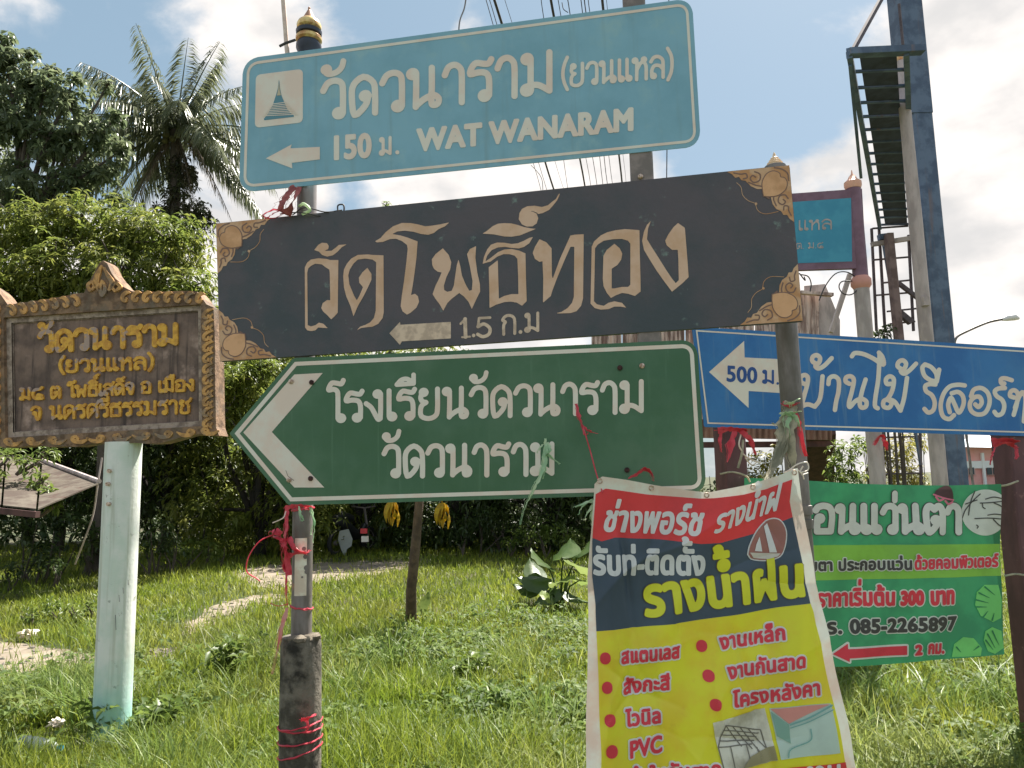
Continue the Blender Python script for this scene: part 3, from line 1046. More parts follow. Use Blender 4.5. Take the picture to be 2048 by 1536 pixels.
DL = {
    'vowel_mark': [z3([(712, 547), (740, 512), (765, 497), (800, 500), (812, 520), (808, 540), (780, 553), (830, 552), (860, 530), (880, 512), (935, 508), (900, 528), (870, 560), (840, 583), (800, 592), (765, 580), (745, 558)])],
    'letter': [z3([(648, 665), (665, 632), (690, 612), (740, 603), (800, 608), (820, 615), (877, 615), (875, 800), (873, 975), (850, 1000), (828, 1020), (800, 990), (772, 965), (760, 942), (770, 910), (800, 888), (822, 890), (818, 700), (815, 680), (790, 665), (765, 645), (720, 640), (690, 655), (672, 672), (665, 700), (668, 1060), (690, 1068), (720, 1060), (745, 1042), (775, 1050), (805, 1080), (770, 1078), (740, 1075), (720, 1095), (690, 1100), (665, 1095), (650, 1075)])],
    'letter.1': [z3([(910, 725), (915, 680), (935, 640), (965, 605), (1010, 580), (1080, 577), (1110, 580), (1185, 583), (1187, 970), (1180, 1010), (1150, 1050), (1110, 1070), (1060, 1075), (1030, 1080), (1003, 1095), (1025, 1070), (1060, 1058), (1095, 1040), (1120, 1010), (1132, 960), (1135, 630), (1110, 612), (1060, 605), (1010, 612), (980, 640), (955, 680), (945, 720), (952, 780), (985, 860), (1003, 890), (1020, 860), (1045, 800), (1020, 770), (1017, 735), (1040, 700), (1075, 668), (1103, 710), (1103, 750), (1080, 800), (1050, 860), (1010, 930), (980, 1000), (960, 930), (930, 860), (915, 800)])],
    'letter.2': [z3([(1127, 487), (1165, 465), (1200, 425), (1250, 385), (1310, 362), (1370, 363), (1420, 372), (1470, 385), (1520, 380), (1570, 372), (1635, 358), (1605, 385), (1560, 405), (1530, 430), (1490, 443), (1440, 437), (1390, 422), (1330, 415), (1280, 420), (1245, 438), (1300, 447), (1350, 462), (1418, 488), (1410, 600), (1395, 720), (1378, 830), (1372, 855), (1400, 845), (1420, 862), (1428, 900), (1410, 940), (1370, 975), (1345, 988), (1315, 965), (1302, 930), (1310, 860), (1325, 760), (1340, 640), (1350, 540), (1345, 512), (1310, 485), (1270, 470), (1230, 472), (1180, 492), (1140, 495)])],
    'letter.3': [z3([(1518, 650), (1515, 610), (1540, 575), (1590, 535), (1630, 580), (1648, 630), (1640, 680), (1615, 730), (1597, 790), (1600, 820), (1620, 832), (1650, 825), (1665, 790), (1675, 720), (1685, 650), (1697, 612), (1710, 660), (1720, 720), (1745, 780), (1770, 825), (1788, 820), (1793, 760), (1775, 660), (1755, 575), (1775, 540), (1817, 520), (1812, 600), (1825, 700), (1843, 780), (1845, 830), (1820, 880), (1788, 950), (1765, 900), (1735, 865), (1702, 840), (1650, 880), (1620, 910), (1593, 962), (1570, 920), (1540, 880), (1520, 848), (1540, 790), (1565, 740), (1582, 700), (1555, 695), (1530, 675)])],
    'letter.4': [z8([(122, 757), (135, 690), (165, 620), (200, 575), (260, 553), (330, 555), (400, 567), (460, 560), (520, 535), (570, 508), (605, 500), (570, 560), (520, 595), (470, 610), (400, 605), (340, 595), (270, 600), (210, 625), (165, 680), (148, 735), (200, 700), (270, 645), (330, 620), (400, 615), (470, 630), (533, 657), (538, 900), (545, 1115), (500, 1160), (450, 1130), (390, 1120), (330, 1125), (250, 1150), (188, 1183), (186, 1000), (180, 790), (268, 722), (272, 900), (278, 1092), (330, 1065), (400, 1048), (465, 1048), (463, 880), (455, 710), (430, 680), (380, 665), (320, 665), (260, 690), (200, 735)])],
    'vowel_mark.1': [z8([(120, 468), (165, 440), (220, 395), (270, 372), (330, 367), (400, 370), (460, 385), (520, 405), (590, 418), (632, 422), (590, 440), (540, 460), (480, 485), (400, 497), (330, 495), (230, 475)]), z8([(160, 461), (250, 455), (340, 458), (440, 460), (400, 440), (350, 420), (290, 418), (220, 435)])[::-1]],
    'vowel_mark.2': [z8([(468, 330), (475, 270), (500, 230), (550, 205), (620, 200), (690, 212), (750, 195), (790, 160), (825, 135), (850, 90), (863, 80), (855, 110), (835, 150), (800, 195), (760, 240), (700, 270), (655, 280), (640, 265), (600, 250), (560, 262), (600, 256), (640, 275), (656, 320), (640, 370), (600, 398), (545, 400), (500, 380)])],
    'letter.5': [z4([(150, 680), (165, 640), (195, 590), (240, 610), (275, 650), (277, 830), (283, 850), (330, 720), (375, 620), (400, 565), (430, 560), (487, 557), (485, 800), (483, 980), (470, 1030), (440, 1065), (400, 1078), (340, 1080), (297, 1080), (340, 1070), (380, 1045), (410, 1010), (422, 970), (425, 640), (400, 640), (360, 730), (310, 850), (280, 930), (270, 965), (218, 1010), (220, 850), (215, 735), (195, 740), (165, 720)])],
    'letter.6': [z4([(540, 640), (555, 605), (600, 565), (640, 545), (700, 530), (760, 523), (855, 530), (857, 660), (862, 850), (863, 935), (825, 965), (780, 950), (740, 945), (700, 960), (667, 978), (640, 945), (618, 900), (613, 850), (617, 700), (640, 660), (690, 620), (725, 650), (742, 685), (735, 725), (710, 760), (672, 785), (672, 915), (690, 915), (740, 905), (780, 905), (795, 890), (795, 620), (780, 600), (740, 588), (680, 590), (620, 600), (580, 625), (562, 650), (555, 1000), (575, 1020), (620, 1030), (650, 1010), (690, 1000), (740, 1010), (768, 1042), (730, 1035), (690, 1035), (650, 1052), (600, 1055), (560, 1045), (532, 1015)])],
    'letter.7': [z4([(930, 470), (912, 520), (905, 590), (935, 640), (980, 710), (1030, 790), (1070, 850), (1095, 880), (1115, 860), (1112, 720), (1108, 660), (1070, 660), (1035, 630), (1025, 600), (1045, 560), (1080, 510), (1110, 483), (1155, 515), (1170, 700), (1180, 840), (1140, 880), (1070, 937), (1020, 870), (970, 800), (920, 720), (885, 660), (873, 600), (885, 540), (905, 495)])],
}
for nm, loops in DL.items():
    D.part(nm.split('.')[0], Field().poly(loops).mesh(PM, .0012), m_tan, None)
D.part('arrow', Field().poly(z3([(1225, 1115), (1298, 1037), (1300, 1057), (1645, 1037), (1645, 1150), (1310, 1170), (1298, 1195)])).mesh(PM, .0012), m_tan_b, None)
F = Field()
q = z3([(1715, 1040), (1745, 1010), (1745, 1143)])
F.stroke(z3([(1712, 1050), (1742, 1018)]), 2.4, False).stroke(z3([(1742, 1018), (1745, 1140)]), 3.8, False).stroke(z3([(1722, 1142), (1775, 1138)]), 2.0, False)
F.circle(z3([(1800, 1130)])[0], 3.6)
F.stroke(z3([(1912, 1008), (1838, 1012), (1830, 1065)]), 2.6, False).stroke(z3([(1830, 1070), (1870, 1052), (1910, 1080), (1905, 1120), (1865, 1138), (1828, 1122)]), 3.4)
thai(F, 'ก', Quad((1004, 669), (1031, 667), 37), 3.0)
F.circle((1041, 664), 3.8)
thai(F, 'ม', Quad((1050, 664), (1079, 662), 36), 3.0)
D.part('distance_lettering', F.mesh(PM, .0012), m_tan_b, None)
# floral corners
m_orn = mat('ornament_gold', C(150, 128, 102), .6, C(138, 106, 72), 14, lo=.42, hi=.6)
m_orn_d = mat('ornament_outline', C(92, 76, 68), .7)
m_leaf = mat('ornament_leaf', C(160, 130, 98), .6, C(142, 112, 80), 8)
TLd, TRd, BRd, BLd = [np.array(p, float) for p in dk]


def corner_map(c, h, v):
    c, h, v = np.array(c, float), np.array(h, float), np.array(v, float)
    eh = (h - c) / np.hypot(*(h - c))
    ev = (v - c) / np.hypot(*(v - c))
    return lambda P: [tuple(c + eh * (x + .6) + ev * (y + .6)) for x, y in P]


for c, h, v, s in ((TRd, TLd, BRd, 1.0), (TLd, TRd, BLd, .88), (BRd, BLd, TRd, 1.0), (BLd, BRd, TLd, .9)):
    mp = corner_map(c, h, v)
    sc = lambda P: mp([(x * s, y * s) for x, y in P])
    F = Field().poly(sc([(0, 0), (126, 0), (116, 6), (110, 14), (102, 13), (98, 20), (90, 22), (80, 34), (68, 41), (56, 42), (50, 46), (54, 56), (44, 54), (42, 62), (40, 74), (34, 84), (24, 90), (20, 98), (13, 98), (9, 106), (0, 114)]))
    D.part('corner_ornament', F.mesh(PM, .0010), m_orn, None)
    F = Field()
    for P in ([(70, 6), (60, 12), (62, 24), (74, 27), (80, 19), (75, 13), (69, 17)], [(8, 66), (14, 58), (25, 60), (28, 71), (20, 77), (14, 72), (18, 67)],
              [(112, 4), (98, 8), (88, 8), (86, 16), (94, 18)], [(5, 100), (9, 90), (9, 82), (17, 80), (19, 88)],
              [(84, 26), (70, 33), (60, 36)], [(33, 78), (37, 66), (36, 58)], [(54, 56), (46, 62), (58, 48)],
              [(30, 2), (16, 6), (5, 16), (4, 30)]):
        F.stroke(sc(P), 1.35)
    # dark line round the leaf
    leaf = [(56, 56), (44, 58), (28, 57), (13, 48), (8, 35), (12, 25), (20, 22), (22, 14), (34, 9), (47, 14), (56, 28), (57, 42)]
    Lc = catmull(sc(leaf) + [sc(leaf)[0]], 5)
    F.stroke(Lc, 1.9, False)
    D.part('ornament_line', F.mesh(PM, .0016, step=.8), m_orn_d, None)
    D.part('ornament_leaf', Field().poly(Lc[:-1]).mesh(PM, .0022), m_leaf, None)
    F = Field()
    F.stroke(sc([(108, 24), (100, 34), (98, 50), (88, 62), (76, 68)]), .55).circle(sc([(73, 70)])[0], 2.6)
    F.stroke(sc([(74, 72), (70, 84), (56, 92), (30, 90)]), .55)
    D.part('ornament_tendril', F.mesh(PM, .0014, step=.6), m_orn, None)

# ---- green arrow board
gp = [(459, 867), (586, 716), (1394, 679), (1413, 986), (577, 1011)]
base_g = PM.p(940, 1010)
Gs = Thing('direction_sign', 'green arrow shaped direction sign with a white chevron and two lines of white letters', 'direction sign', base_g)
m_green = mat('green_sheeting', C(42, 76, 52), 0.38, C(52, 84, 62), 3, detail=7, bump=.015, col3=C(58, 86, 66), scale3=2.0, lo3=.5, hi3=.7, drips=(C(60, 92, 70), 40, .58, .85), dent=.35)
rg = [2, 6, 30, 30, 6]
Gs.part('panel', board(PM, quad_shape(gp, rg), .004), m_green, None)
Gs.part('border', ring_mesh(PM, quad_shape(gp, rg, 8), quad_shape(gp, rg, 16), .001), m_white, None)
Gs.part('chevron', Field().poly([(487, 865), (589, 749), (646, 746), (544, 864), (649, 975), (589, 975)]).mesh(PM), m_white, None)
F = Field()
thai(F, 'โรงเรียนวัดวนาราม', Quad((656, 843), (1288, 823), 57, 60), 5.0)
Gs.part('school_lettering', F.mesh(PM), m_white, None)
F = Field()
thai(F, 'วัดวนาราม', Quad((767, 953), (1109, 948), 60, 60), 5.2)
Gs.part('temple_lettering', F.mesh(PM), m_white, None)
for (u, v, mm) in ((583, 763, m_bolt), (624, 765, m_rust), (622, 957, m_rust), (579, 960, m_bolt), (1240, 736, m_rust), (1284, 732, m_bolt), (1254, 940, m_rust)):
    bolt(Gs, PM, u, v, .0098, mm)
Gs.part('bent_wire', M().tube([PM.p(574, 941, .01), PM.p(580, 952, .018), PM.p(589, 961, .006)], .0009, 5), m_rust)

# ---- blue sign on two brown posts
PB = Plane(1390, 760, 3.62, 10.5)
bl = [(1384, 653), (2175, 703), (2180, 876), (1409, 854)]
B_ = Thing('resort_sign', 'long blue board with a white arrow and slanting white handwriting style letters', 'sign', PB.p(1750, 870))
m_blue = mat('blue_painted_sheet', C(18, 76, 128), .38, C(30, 88, 138), 3, bump=.02, dent=.3, drips=(C(62, 98, 130), 30, .55, .8), col3=C(44, 94, 134), scale3=1.3, lo3=.45, hi3=.7)
B_.part('panel', board(PB, quad_shape(bl, 3), .006), m_blue, None)
B_.part('border', ring_mesh(PB, quad_shape(bl, 3, 6.5), quad_shape(bl, 3, 9.5), .001), m_white, None)
B_.part('arrow', Field().poly([(1418, 744), (1488, 682), (1489, 715), (1575, 719), (1576, 787), (1497, 782), (1497, 816)]).mesh(PB, .001), m_white, None)
F = Field()
plain(F, '500', Quad((1452, 762), (1513, 766), 24), 1.3)
thai(F, 'ม', Quad((1525, 766), (1548, 767), 25), 2.3)
F.circle((1555, 767), 2.6)
B_.part('distance_lettering', F.mesh(PB, .0022, step=.8), mat('navy_paint', C(28, 60, 112), .6), None)
HW = [  # handwriting traced as pen strokes
    [(700, 515), (680, 502), (678, 474), (703, 460), (722, 476), (718, 520), (700, 585), (682, 652)], [(676, 656), (720, 640), (765, 654)], [(765, 654), (798, 600), (812, 468)],
    [(772, 390), (750, 376), (751, 350), (775, 338), (796, 354), (791, 384), (768, 404), (786, 420), (820, 405), (868, 357)],
    [(848, 515), (855, 480), (884, 468), (911, 492), (910, 560), (896, 620), (888, 674)],
    [(976, 514), (954, 500), (957, 475), (985, 468), (1004, 492), (992, 560), (974, 630), (980, 656), (1014, 620), (1050, 606), (1080, 622), (1078, 652), (1052, 660), (1040, 632), (1054, 560), (1076, 488)],
    [(992, 345), (1010, 326), (1060, 331), (1120, 357), (1184, 396), (1180, 352), (1158, 323)], [(1162, 330), (1154, 480), (1136, 600), (1134, 650), (1150, 664)],
    [(1234, 514), (1206, 514), (1201, 486), (1225, 468), (1249, 488), (1241, 550), (1214, 602), (1186, 622), (1188, 654), (1220, 660), (1236, 630), (1214, 612), (1252, 622), (1290, 678)], [(1290, 678), (1312, 600), (1330, 478)],
    [(1296, 424), (1272, 406), (1279, 380), (1304, 370), (1324, 390), (1314, 420), (1292, 436), (1312, 452), (1345, 432), (1385, 391)],
    [(1504, 518), (1468, 516), (1442, 528), (1448, 560), (1482, 584), (1500, 630), (1490, 676), (1460, 690), (1437, 668)],
    [(1440, 395), (1424, 418), (1440, 468), (1486, 496), (1512, 488), (1508, 450), (1478, 412), (1440, 395)], [(1527, 428), (1512, 500)],
    [(1684, 524), (1640, 520), (1590, 532), (1552, 580), (1536, 650), (1550, 712), (1588, 730), (1618, 706)], [(1592, 688), (1582, 640), (1600, 600), (1622, 640), (1648, 690), (1676, 640), (1672, 590), (1642, 564), (1604, 572)],
    [(1722, 590), (1740, 550), (1786, 540), (1826, 572), (1836, 630), (1810, 690), (1762, 702), (1724, 680), (1715, 636), (1738, 600), (1774, 594), (1788, 628), (1768, 656), (1748, 640)],
    [(1930, 540), (1892, 543), (1868, 560), (1880, 590), (1912, 612), (1926, 650), (1914, 694), (1884, 706), (1866, 686)], [(1972, 492), (1930, 480), (1906, 486), (1908, 510), (1926, 512)],
    [(1986, 598), (1962, 588), (1966, 562), (1990, 554), (2010, 580), (2002, 640), (1984, 704)], [(1992, 660), (2018, 592), (2040, 566), (2056, 610), (2046, 744)]]
F = Field()
for P in HW:
    F.stroke([(1380 + x / 3.066, 600 + y / 3.066) for x, y in P], 4.5)
B_.part('resort_lettering', F.mesh(PB, .001), m_white, None)
m_maroon = mat('maroon_painted_steel', C(72, 48, 52), .55, C(58, 38, 42), 9, bump=.1, stretch=(1, 1, .3), col3=C(98, 74, 72), scale3=20, lo3=.62, hi3=.72)
for (u, v, d, wpx, lab) in ((1466, 900, 3.68, 52, 'maroon steel post under the blue board, wrapped in red tape, near the green board edge'),
                            (2006, 960, 4.08, 52, 'maroon steel post at the far end of the green banner, tied with string')):
    b = at(u, v, d)
    b = Vector((b.x, b.y, 0))
    q = PB.p(u + (24 if u > 1900 else 0), 760) - PB.n * .075
    b = Vector((q.x, q.y, 0))
    hw = wpx / 1500 * b.y / 2 * .92
    P_ = Thing('sign_post', lab, 'post', b, None)
    P_.part('square_tube', M().box(b + Vector((0, 0, 1.0)), (hw, hw, 1.0), PB.x, -PB.n, bev=.008), m_maroon)
    P_.part('end_cap', M().box(b + Vector((0, 0, 2.003)), (hw * .9, hw * .9, .004), PB.x, -PB.n), m_maroon, None)

# ---- green cloth banner
PG = Plane(1490, 1100, 3.60, 9.0)
q0 = PB.p(2006, 760)
PG.bulge = lambda u, v: 0.010 * np.sin(np.asarray(u) * .021 + .6) * np.sin(np.asarray(v) * .012) + .004 * np.sin(np.asarray(u) * .055 + np.asarray(v) * .03)
top_g = lambda u: np.interp(u, [1480, 1600, 1700, 1800, 1900, 2000], [955, 960, 967, 970, 971, 968])
bot_g = lambda u: np.interp(u, [1480, 1650, 1750, 1850, 2012], [1338, 1334, 1331, 1322, 1309])


def cloth(plane, lu, ru, top, bot, nu, nv, off=0.0):
    """grid between the left/right edge functions of v and the top/bottom functions of u"""
    vs, fs = [], []
    for j in range(nv + 1):
        for i in range(nu + 1):
            s, t = i / nu, j / nv
            u = lu(t) * (1 - s) + ru(t) * s
            a, b = top(u), bot(u)
            v = a * (1 - t) + b * t
            vs.append((u, v))
    A = np.array(vs)
    V = plane.np_p(A[:, 0], A[:, 1], off)
    for j in range(nv):
        for i in range(nu):
            a = j * (nu + 1) + i
            fs.append((a, a + nu + 1, a + nu + 2, a + 1))
    m = M()
    m.v = [tuple(v) for v in V]
    m.f = fs
    return m


def clothmat(name, c, c2=None, **k):
    return mat(name, c, .42, c2 or tuple(x * .86 for x in c[:3]) + (1,), 5, bump=.1, bscale=9, trans=.12, **k)


m_bg = clothmat('green_vinyl', C(32, 104, 68), C(26, 90, 60))
m_bl = clothmat('lime_vinyl', C(104, 156, 60))
m_vw = clothmat('white_vinyl_print', C(188, 180, 170))
m_vk = clothmat('black_vinyl_print', C(52, 54, 54))
m_vr = clothmat('red_vinyl_print', C(186, 46, 60))
m_vlg = clothmat('light_green_vinyl_print', C(92, 168, 92))
GB = Thing('cloth_banner', 'green vinyl banner with white glasses shop lettering and a red arrow, tied between posts', 'banner', PG.p(1750, 1330))
GB.part('cloth', cloth(PG, lambda t: 1490, lambda t: 1999 + 11 * t, top_g, bot_g, 60, 40), m_bg, 60)
GB.part('lime_band', cloth(PG, lambda t: 1560, lambda t: 2001.5 + 3 * t, lambda u: np.interp(u, [1560, 2003], [1091, 1088]), lambda u: np.interp(u, [1560, 2003], [1163, 1152]), 60, 8, .0018), m_bl, 60)


def pr_(thing, name, F, plane, m, m_out=None, grow=3.0, off=.004, step=1.0, cut=None):
    if m_out:
        thing.part(name + '_outline', F.mesh(plane, off, grow=grow, run=4, step=step, cut=cut), m_out, None)
        off += .0022
    thing.part(name, F.mesh(plane, off, run=4, step=step, cut=cut), m, None)


cutg = lambda X, Y: 1998 + (Y - 968) * .03 - X
F = Field()
thai(F, 'อนแว่นตา', Quad((1627, 1064), (1919, 1064), 52, 52), 6.6)
F.stroke([(1604, 985), (1606, 1000)], 4.5, False).stroke([(1606, 1010), (1612, 1030)], 5, False)
pr_(GB, 'title_lettering', F, PG, m_vw, m_vk, 1.6)
F = Field()
plain(F, 'ายตา ประกอบแว่น', Quad((1606, 1142), (1818, 1138), 17, 17), 1.3)
pr_(GB, 'small_black_lettering', F, PG, m_vk, m_vw, 2.0, .006)
F = Field()
plain(F, 'ด้วยคอมพิวเตอร์', Quad((1824, 1138), (1997, 1133), 18, 18), 1.3)
pr_(GB, 'small_red_lettering', F, PG, m_vr, m_vw, 2.0, .006)
F = Field()
plain(F, 'ราคาเริ่มต้น', Quad((1634, 1213), (1785, 1209), 25), 1.9)
plain(F, '300', Quad((1798, 1209), (1843, 1208), 21), 2.3)
plain(F, 'บาท', Quad((1857, 1208), (1904, 1206), 25), 2.3)
pr_(GB, 'price_lettering', F, PG, m_vr, m_vw, 2.6)
F = Field()
plain(F, 'โทร.', Quad((1608, 1269), (1684, 1267), 22), 1.7)
plain(F, '085-2265897', Quad((1701, 1266), (1911, 1259), 20.5), 1.9)
pr_(GB, 'number_lettering', F, PG, m_vk, m_vw, 2.4)
F = Field()
plain(F, '2', Quad((1828, 1309), (1841, 1308), 15), 1.8)
plain(F, 'กม.', Quad((1854, 1307), (1887, 1306), 19), 1.5)
pr_(GB, 'distance_lettering', F, PG, m_vr, m_vw, 2.2)
F = Field().poly([(1665, 1308), (1695, 1287), (1695, 1298), (1812, 1291), (1812, 1309), (1697, 1316), (1697, 1323)])
pr_(GB, 'arrow', F, PG, m_vr, m_vw, 3.6)
F = Field().circle((1969, 1025), 46)
pr_(GB, 'white_disc', F, PG, m_vw, cut=cutg)
F = Field()
for P in ([(1958, 1006), (1978, 1005), (2003, 1002)], [(1962, 1007), (1963, 1014), (1967, 1017)], [(1948, 1037), (1975, 1036), (2003, 1038)],
          [(1958, 988), (1944, 1002), (1930, 1020), (1924, 1036)], [(1948, 982), (1940, 1004), (1936, 1030)], [(1930, 1008), (1952, 1000)],
          [(1968, 998), (1984, 994), (2003, 998)], [(1984, 1006), (1994, 1010), (2003, 1016)], [(1984, 1039), (1994, 1048), (2003, 1054)], [(1951, 1050), (1954, 1053), (1952, 1056)], [(1972, 1030), (1986, 1028), (2003, 1030)]):
    F.stroke(P, 1.1)
pr_(GB, 'spectacle_drawing', F, PG, m_vk, off=.006, step=.8, cut=cutg)
F = Field().poly(catmull([(1866, 990), (1872, 980), (1886, 972), (1898, 974), (1904, 990), (1902, 1004), (1890, 1000), (1880, 992), (1870, 996), (1866, 990)], 4))
pr_(GB, 'dark_hair_drawing', F, PG, clothmat('brown_print', C(58, 38, 40)), off=.008, step=.8)
F = Field().stroke([(1870, 994), (1876, 1001), (1884, 998)], 2).stroke([(1888, 1002), (1894, 1008), (1902, 1004)], 2).stroke([(1866, 989), (1885, 996), (1904, 1000)], 1.6)
pr_(GB, 'pink_glasses_drawing', F, PG, clothmat('pink_print', C(196, 90, 112)), off=.0095, step=.8)
for c, P in (('a', [(1952, 1210), (1956, 1185), (1972, 1170), (1998, 1170), (2004, 1200), (2003, 1236), (1986, 1244), (1962, 1232)]),
             ('b', [(1903, 1314), (1908, 1288), (1926, 1274), (1946, 1276), (1962, 1296), (1960, 1311)]),
             ('c', [(1966, 1280), (1970, 1262), (1984, 1254), (2004, 1262), (2008, 1296), (1990, 1308), (1975, 1302)])):
    F = Field().poly(P)
    pr_(GB, 'leaf_print', F, PG, m_vlg, off=.004)
F = Field()
for a, b in (((1954, 1200), (1978, 1206)), ((1954, 1214), (1974, 1214)), ((1960, 1186), (1980, 1196)), ((1972, 1174), (1990, 1190)), ((1966, 1234), (1976, 1222)), ((1984, 1240), (1988, 1226)),
             ((1912, 1294), (1920, 1304)), ((1955, 1292), (1944, 1300)), ((1974, 1268), (1990, 1296)), ((1984, 1262), (1998, 1290)), ((1970, 1280), (1986, 1300))):
    F.stroke([a, b], [1.6, .4])
pr_(GB, 'leaf_vein', F, PG, m_bg, off=.006)

# ---- yellow, navy and red cloth banner in front
PY = Plane(1190, 1100, 2.58, 8.0)


_rc = random.Random(21)
CREASES = [(_rc.uniform(1190, 1660), _rc.uniform(1000, 1530), _rc.uniform(-1.9, 1.9), _rc.uniform(40, 130), _rc.choice((-1, 1)) * _rc.uniform(.005, .012)) for _ in range(30)]


def by(u, v):
    u, v = np.asarray(u, float), np.asarray(v, float)
    k = np.clip((v - 960) / 250, 0, 1)
    w = 0.010 * np.sin((u - 1190) * .030 + .2) * np.exp(-np.clip(v - 960, 0, 2000) / 260)
    w = w + .010 * np.sin((u - 1170) * .0105 + v * .0022) * k
    d = (u - 1238 - (v - 1050) * .12)
    w = w - .012 * np.exp(-(d / 7) ** 2) * np.clip((v - 1010) / 90, 0, 1) * np.clip((1300 - v) / 140, 0, 1)
    d2 = (u - 1480 - (v - 1330) * .25)
    w = w - .008 * np.exp(-(d2 / 8) ** 2) * np.clip((v - 1230) / 60, 0, 1)
    d3 = (u + v * .55 - 2010) / 26
    w = w + .006 * np.exp(-d3 ** 2) + .004 * np.sin(u * .05 + v * .013) * k + .003 * np.sin(v * .035 + u * .02)
    for (u0, v0, a, ln, am) in CREASES:
        du, dv = u - u0, v - v0
        p = du * math.cos(a) + dv * math.sin(a)
        q = -du * math.sin(a) + dv * math.cos(a) + 6 * np.sin(p * .03 + u0)
        w = w + am * np.exp(-np.abs(q) / 13) * np.exp(-(p / ln) ** 2)
    return w + .018 + .05 * np.clip((v - 1150) / 500, 0, 1)


PY.bulge = by
top_y = lambda u: np.interp(u, [1160, 1186, 1200, 1250, 1300, 1350, 1400, 1415, 1450, 1500, 1550, 1590, 1600], [975, 968, 953, 960, 969, 977, 984, 984, 977, 967, 953, 936, 936])
bot_y = lambda u: 1690 + 0 * u
LX = lambda v: np.interp(v, [950, 1050, 1150, 1250, 1400, 1536, 1700], [1187, 1181, 1172, 1173, 1166, 1163, 1160])
RX = lambda v: np.interp(v, [935, 1050, 1150, 1250, 1400, 1470, 1536, 1700], [1590, 1606, 1622, 1642, 1668, 1683, 1694, 1722])


def cloth2(plane, l, r, top, bot, nu, nv, off=0.0):
    """l, r: edge u as function of v; top, bot: v as function of u"""
    P = []
    for j in range(nv + 1):
        t = j / nv
        for i in range(nu + 1):
            s = i / nu
            v = 1200.0
            for _ in range(6):
                u = l(v) * (1 - s) + r(v) * s
                v = top(u) * (1 - t) + bot(u) * t
            P.append((u, v))
    A = np.array(P)
    V = plane.np_p(A[:, 0], A[:, 1], off)
    m = M()
    m.v = [tuple(v) for v in V]
    m.f = [(j * (nu + 1) + i, (j + 1) * (nu + 1) + i, (j + 1) * (nu + 1) + i + 1, j * (nu + 1) + i + 1) for j in range(nv) for i in range(nu)]
    return m


YB = Thing('cloth_banner', 'creased yellow, navy and red vinyl banner with a white hem, hanging nearest the camera', 'banner', PY.p(1420, 1690))
m_yw = clothmat('banner_white', C(184, 176, 166), C(160, 150, 138), col3=C(120, 112, 100), scale3=9, lo3=.64, hi3=.8)
m_yr = clothmat('banner_red', C(188, 48, 52))
m_yn = clothmat('banner_navy', C(46, 62, 76))
m_yy = clothmat('banner_yellow', C(190, 172, 38), C(180, 160, 40), col3=C(150, 130, 45), scale3=11, lo3=.6, hi3=.8)
m_yt = clothmat('banner_yellow_letters', C(206, 188, 40))
m_ywl = clothmat('banner_white_letters', C(192, 186, 178))
YB.part('cloth', cloth2(PY, LX, RX, top_y, bot_y, 170, 240), m_yw, 60)
LI = lambda v: np.interp(v, [950, 985, 1080, 1150, 1204, 1258, 1536, 1700], [1188, 1188, 1182, 1181, 1186, 1188, 1194, 1198])
RI = lambda v: np.interp(v, [950, 958, 1003, 1035, 1204, 1220, 1510, 1700], [1579, 1580, 1576, 1582, 1611, 1617, 1669, 1708])
t_r = lambda u: np.interp(u, [1180, 1188, 1207, 1292, 1397, 1424, 1480, 1529, 1580, 1600], [992, 988, 977, 989, 997, 996, 989, 978, 959, 955])
b_r = lambda u: np.interp(u, [1180, 1185, 1200, 1226, 1318, 1397, 1437, 1503, 1579, 1600], [1075, 1076, 1082, 1074, 1078, 1087, 1085, 1067, 1035, 1028])
b_n = lambda u: np.interp(u, [1180, 1188, 1345, 1471, 1555, 1611, 1640], [1262, 1259, 1245, 1226, 1212, 1204, 1200])
b_y = lambda u: np.interp(u, [1190, 1440, 1462, 1490, 1600, 1669, 1700], [1700, 1700, 1536, 1526, 1518, 1510, 1507])
YB.part('red_band', cloth2(PY, LI, RI, t_r, b_r, 150, 40, .002), m_yr, 60)
YB.part('navy_band', cloth2(PY, LI, RI, b_r, b_n, 150, 70, .002), m_yn, 60)
YB.part('yellow_band', cloth2(PY, LI, RI, b_n, lambda u: 1690 + 0 * u, 150, 150, .002), m_yy, 60)
F = Field().poly([(1455, 1570), (1462, 1540), (1474, 1530), (1490, 1526), (1600, 1518), (1669, 1510), (1680, 1570), (1690, 1640), (1450, 1640)])
pr_(YB, 'red_strip', F, PY, m_yr, off=.0045)
F = Field()
plain(F, 'ช่างพอร์ช', Quad((1200, 1060), (1392, 1069), 38, 42, slant=.22), 2.2)
plain(F, 'รางน้ำฝ', Quad((1420, 1066), (1548, 1020), 34, 40, slant=.2), 1.8)
pr_(YB, 'title_lettering', F, PY, m_ywl, off=.0045)
F = Field()
plain(F, 'รับท่-ติดตั้ง', Quad((1183, 1146), (1404, 1148), 36, 36), 2.7)
pr_(YB, 'installer_lettering', F, PY, m_ywl, off=.0045)
F = Field()
plain(F, 'รางน้ำฝน', Quad((1286, 1230), (1597, 1187), 55, 58, slant=-.06), 4.3)
pr_(YB, 'gutter_lettering', F, PY, m_yt, clothmat('letter_shadow_print', C(92, 82, 50)), 1.2, off=.0045)
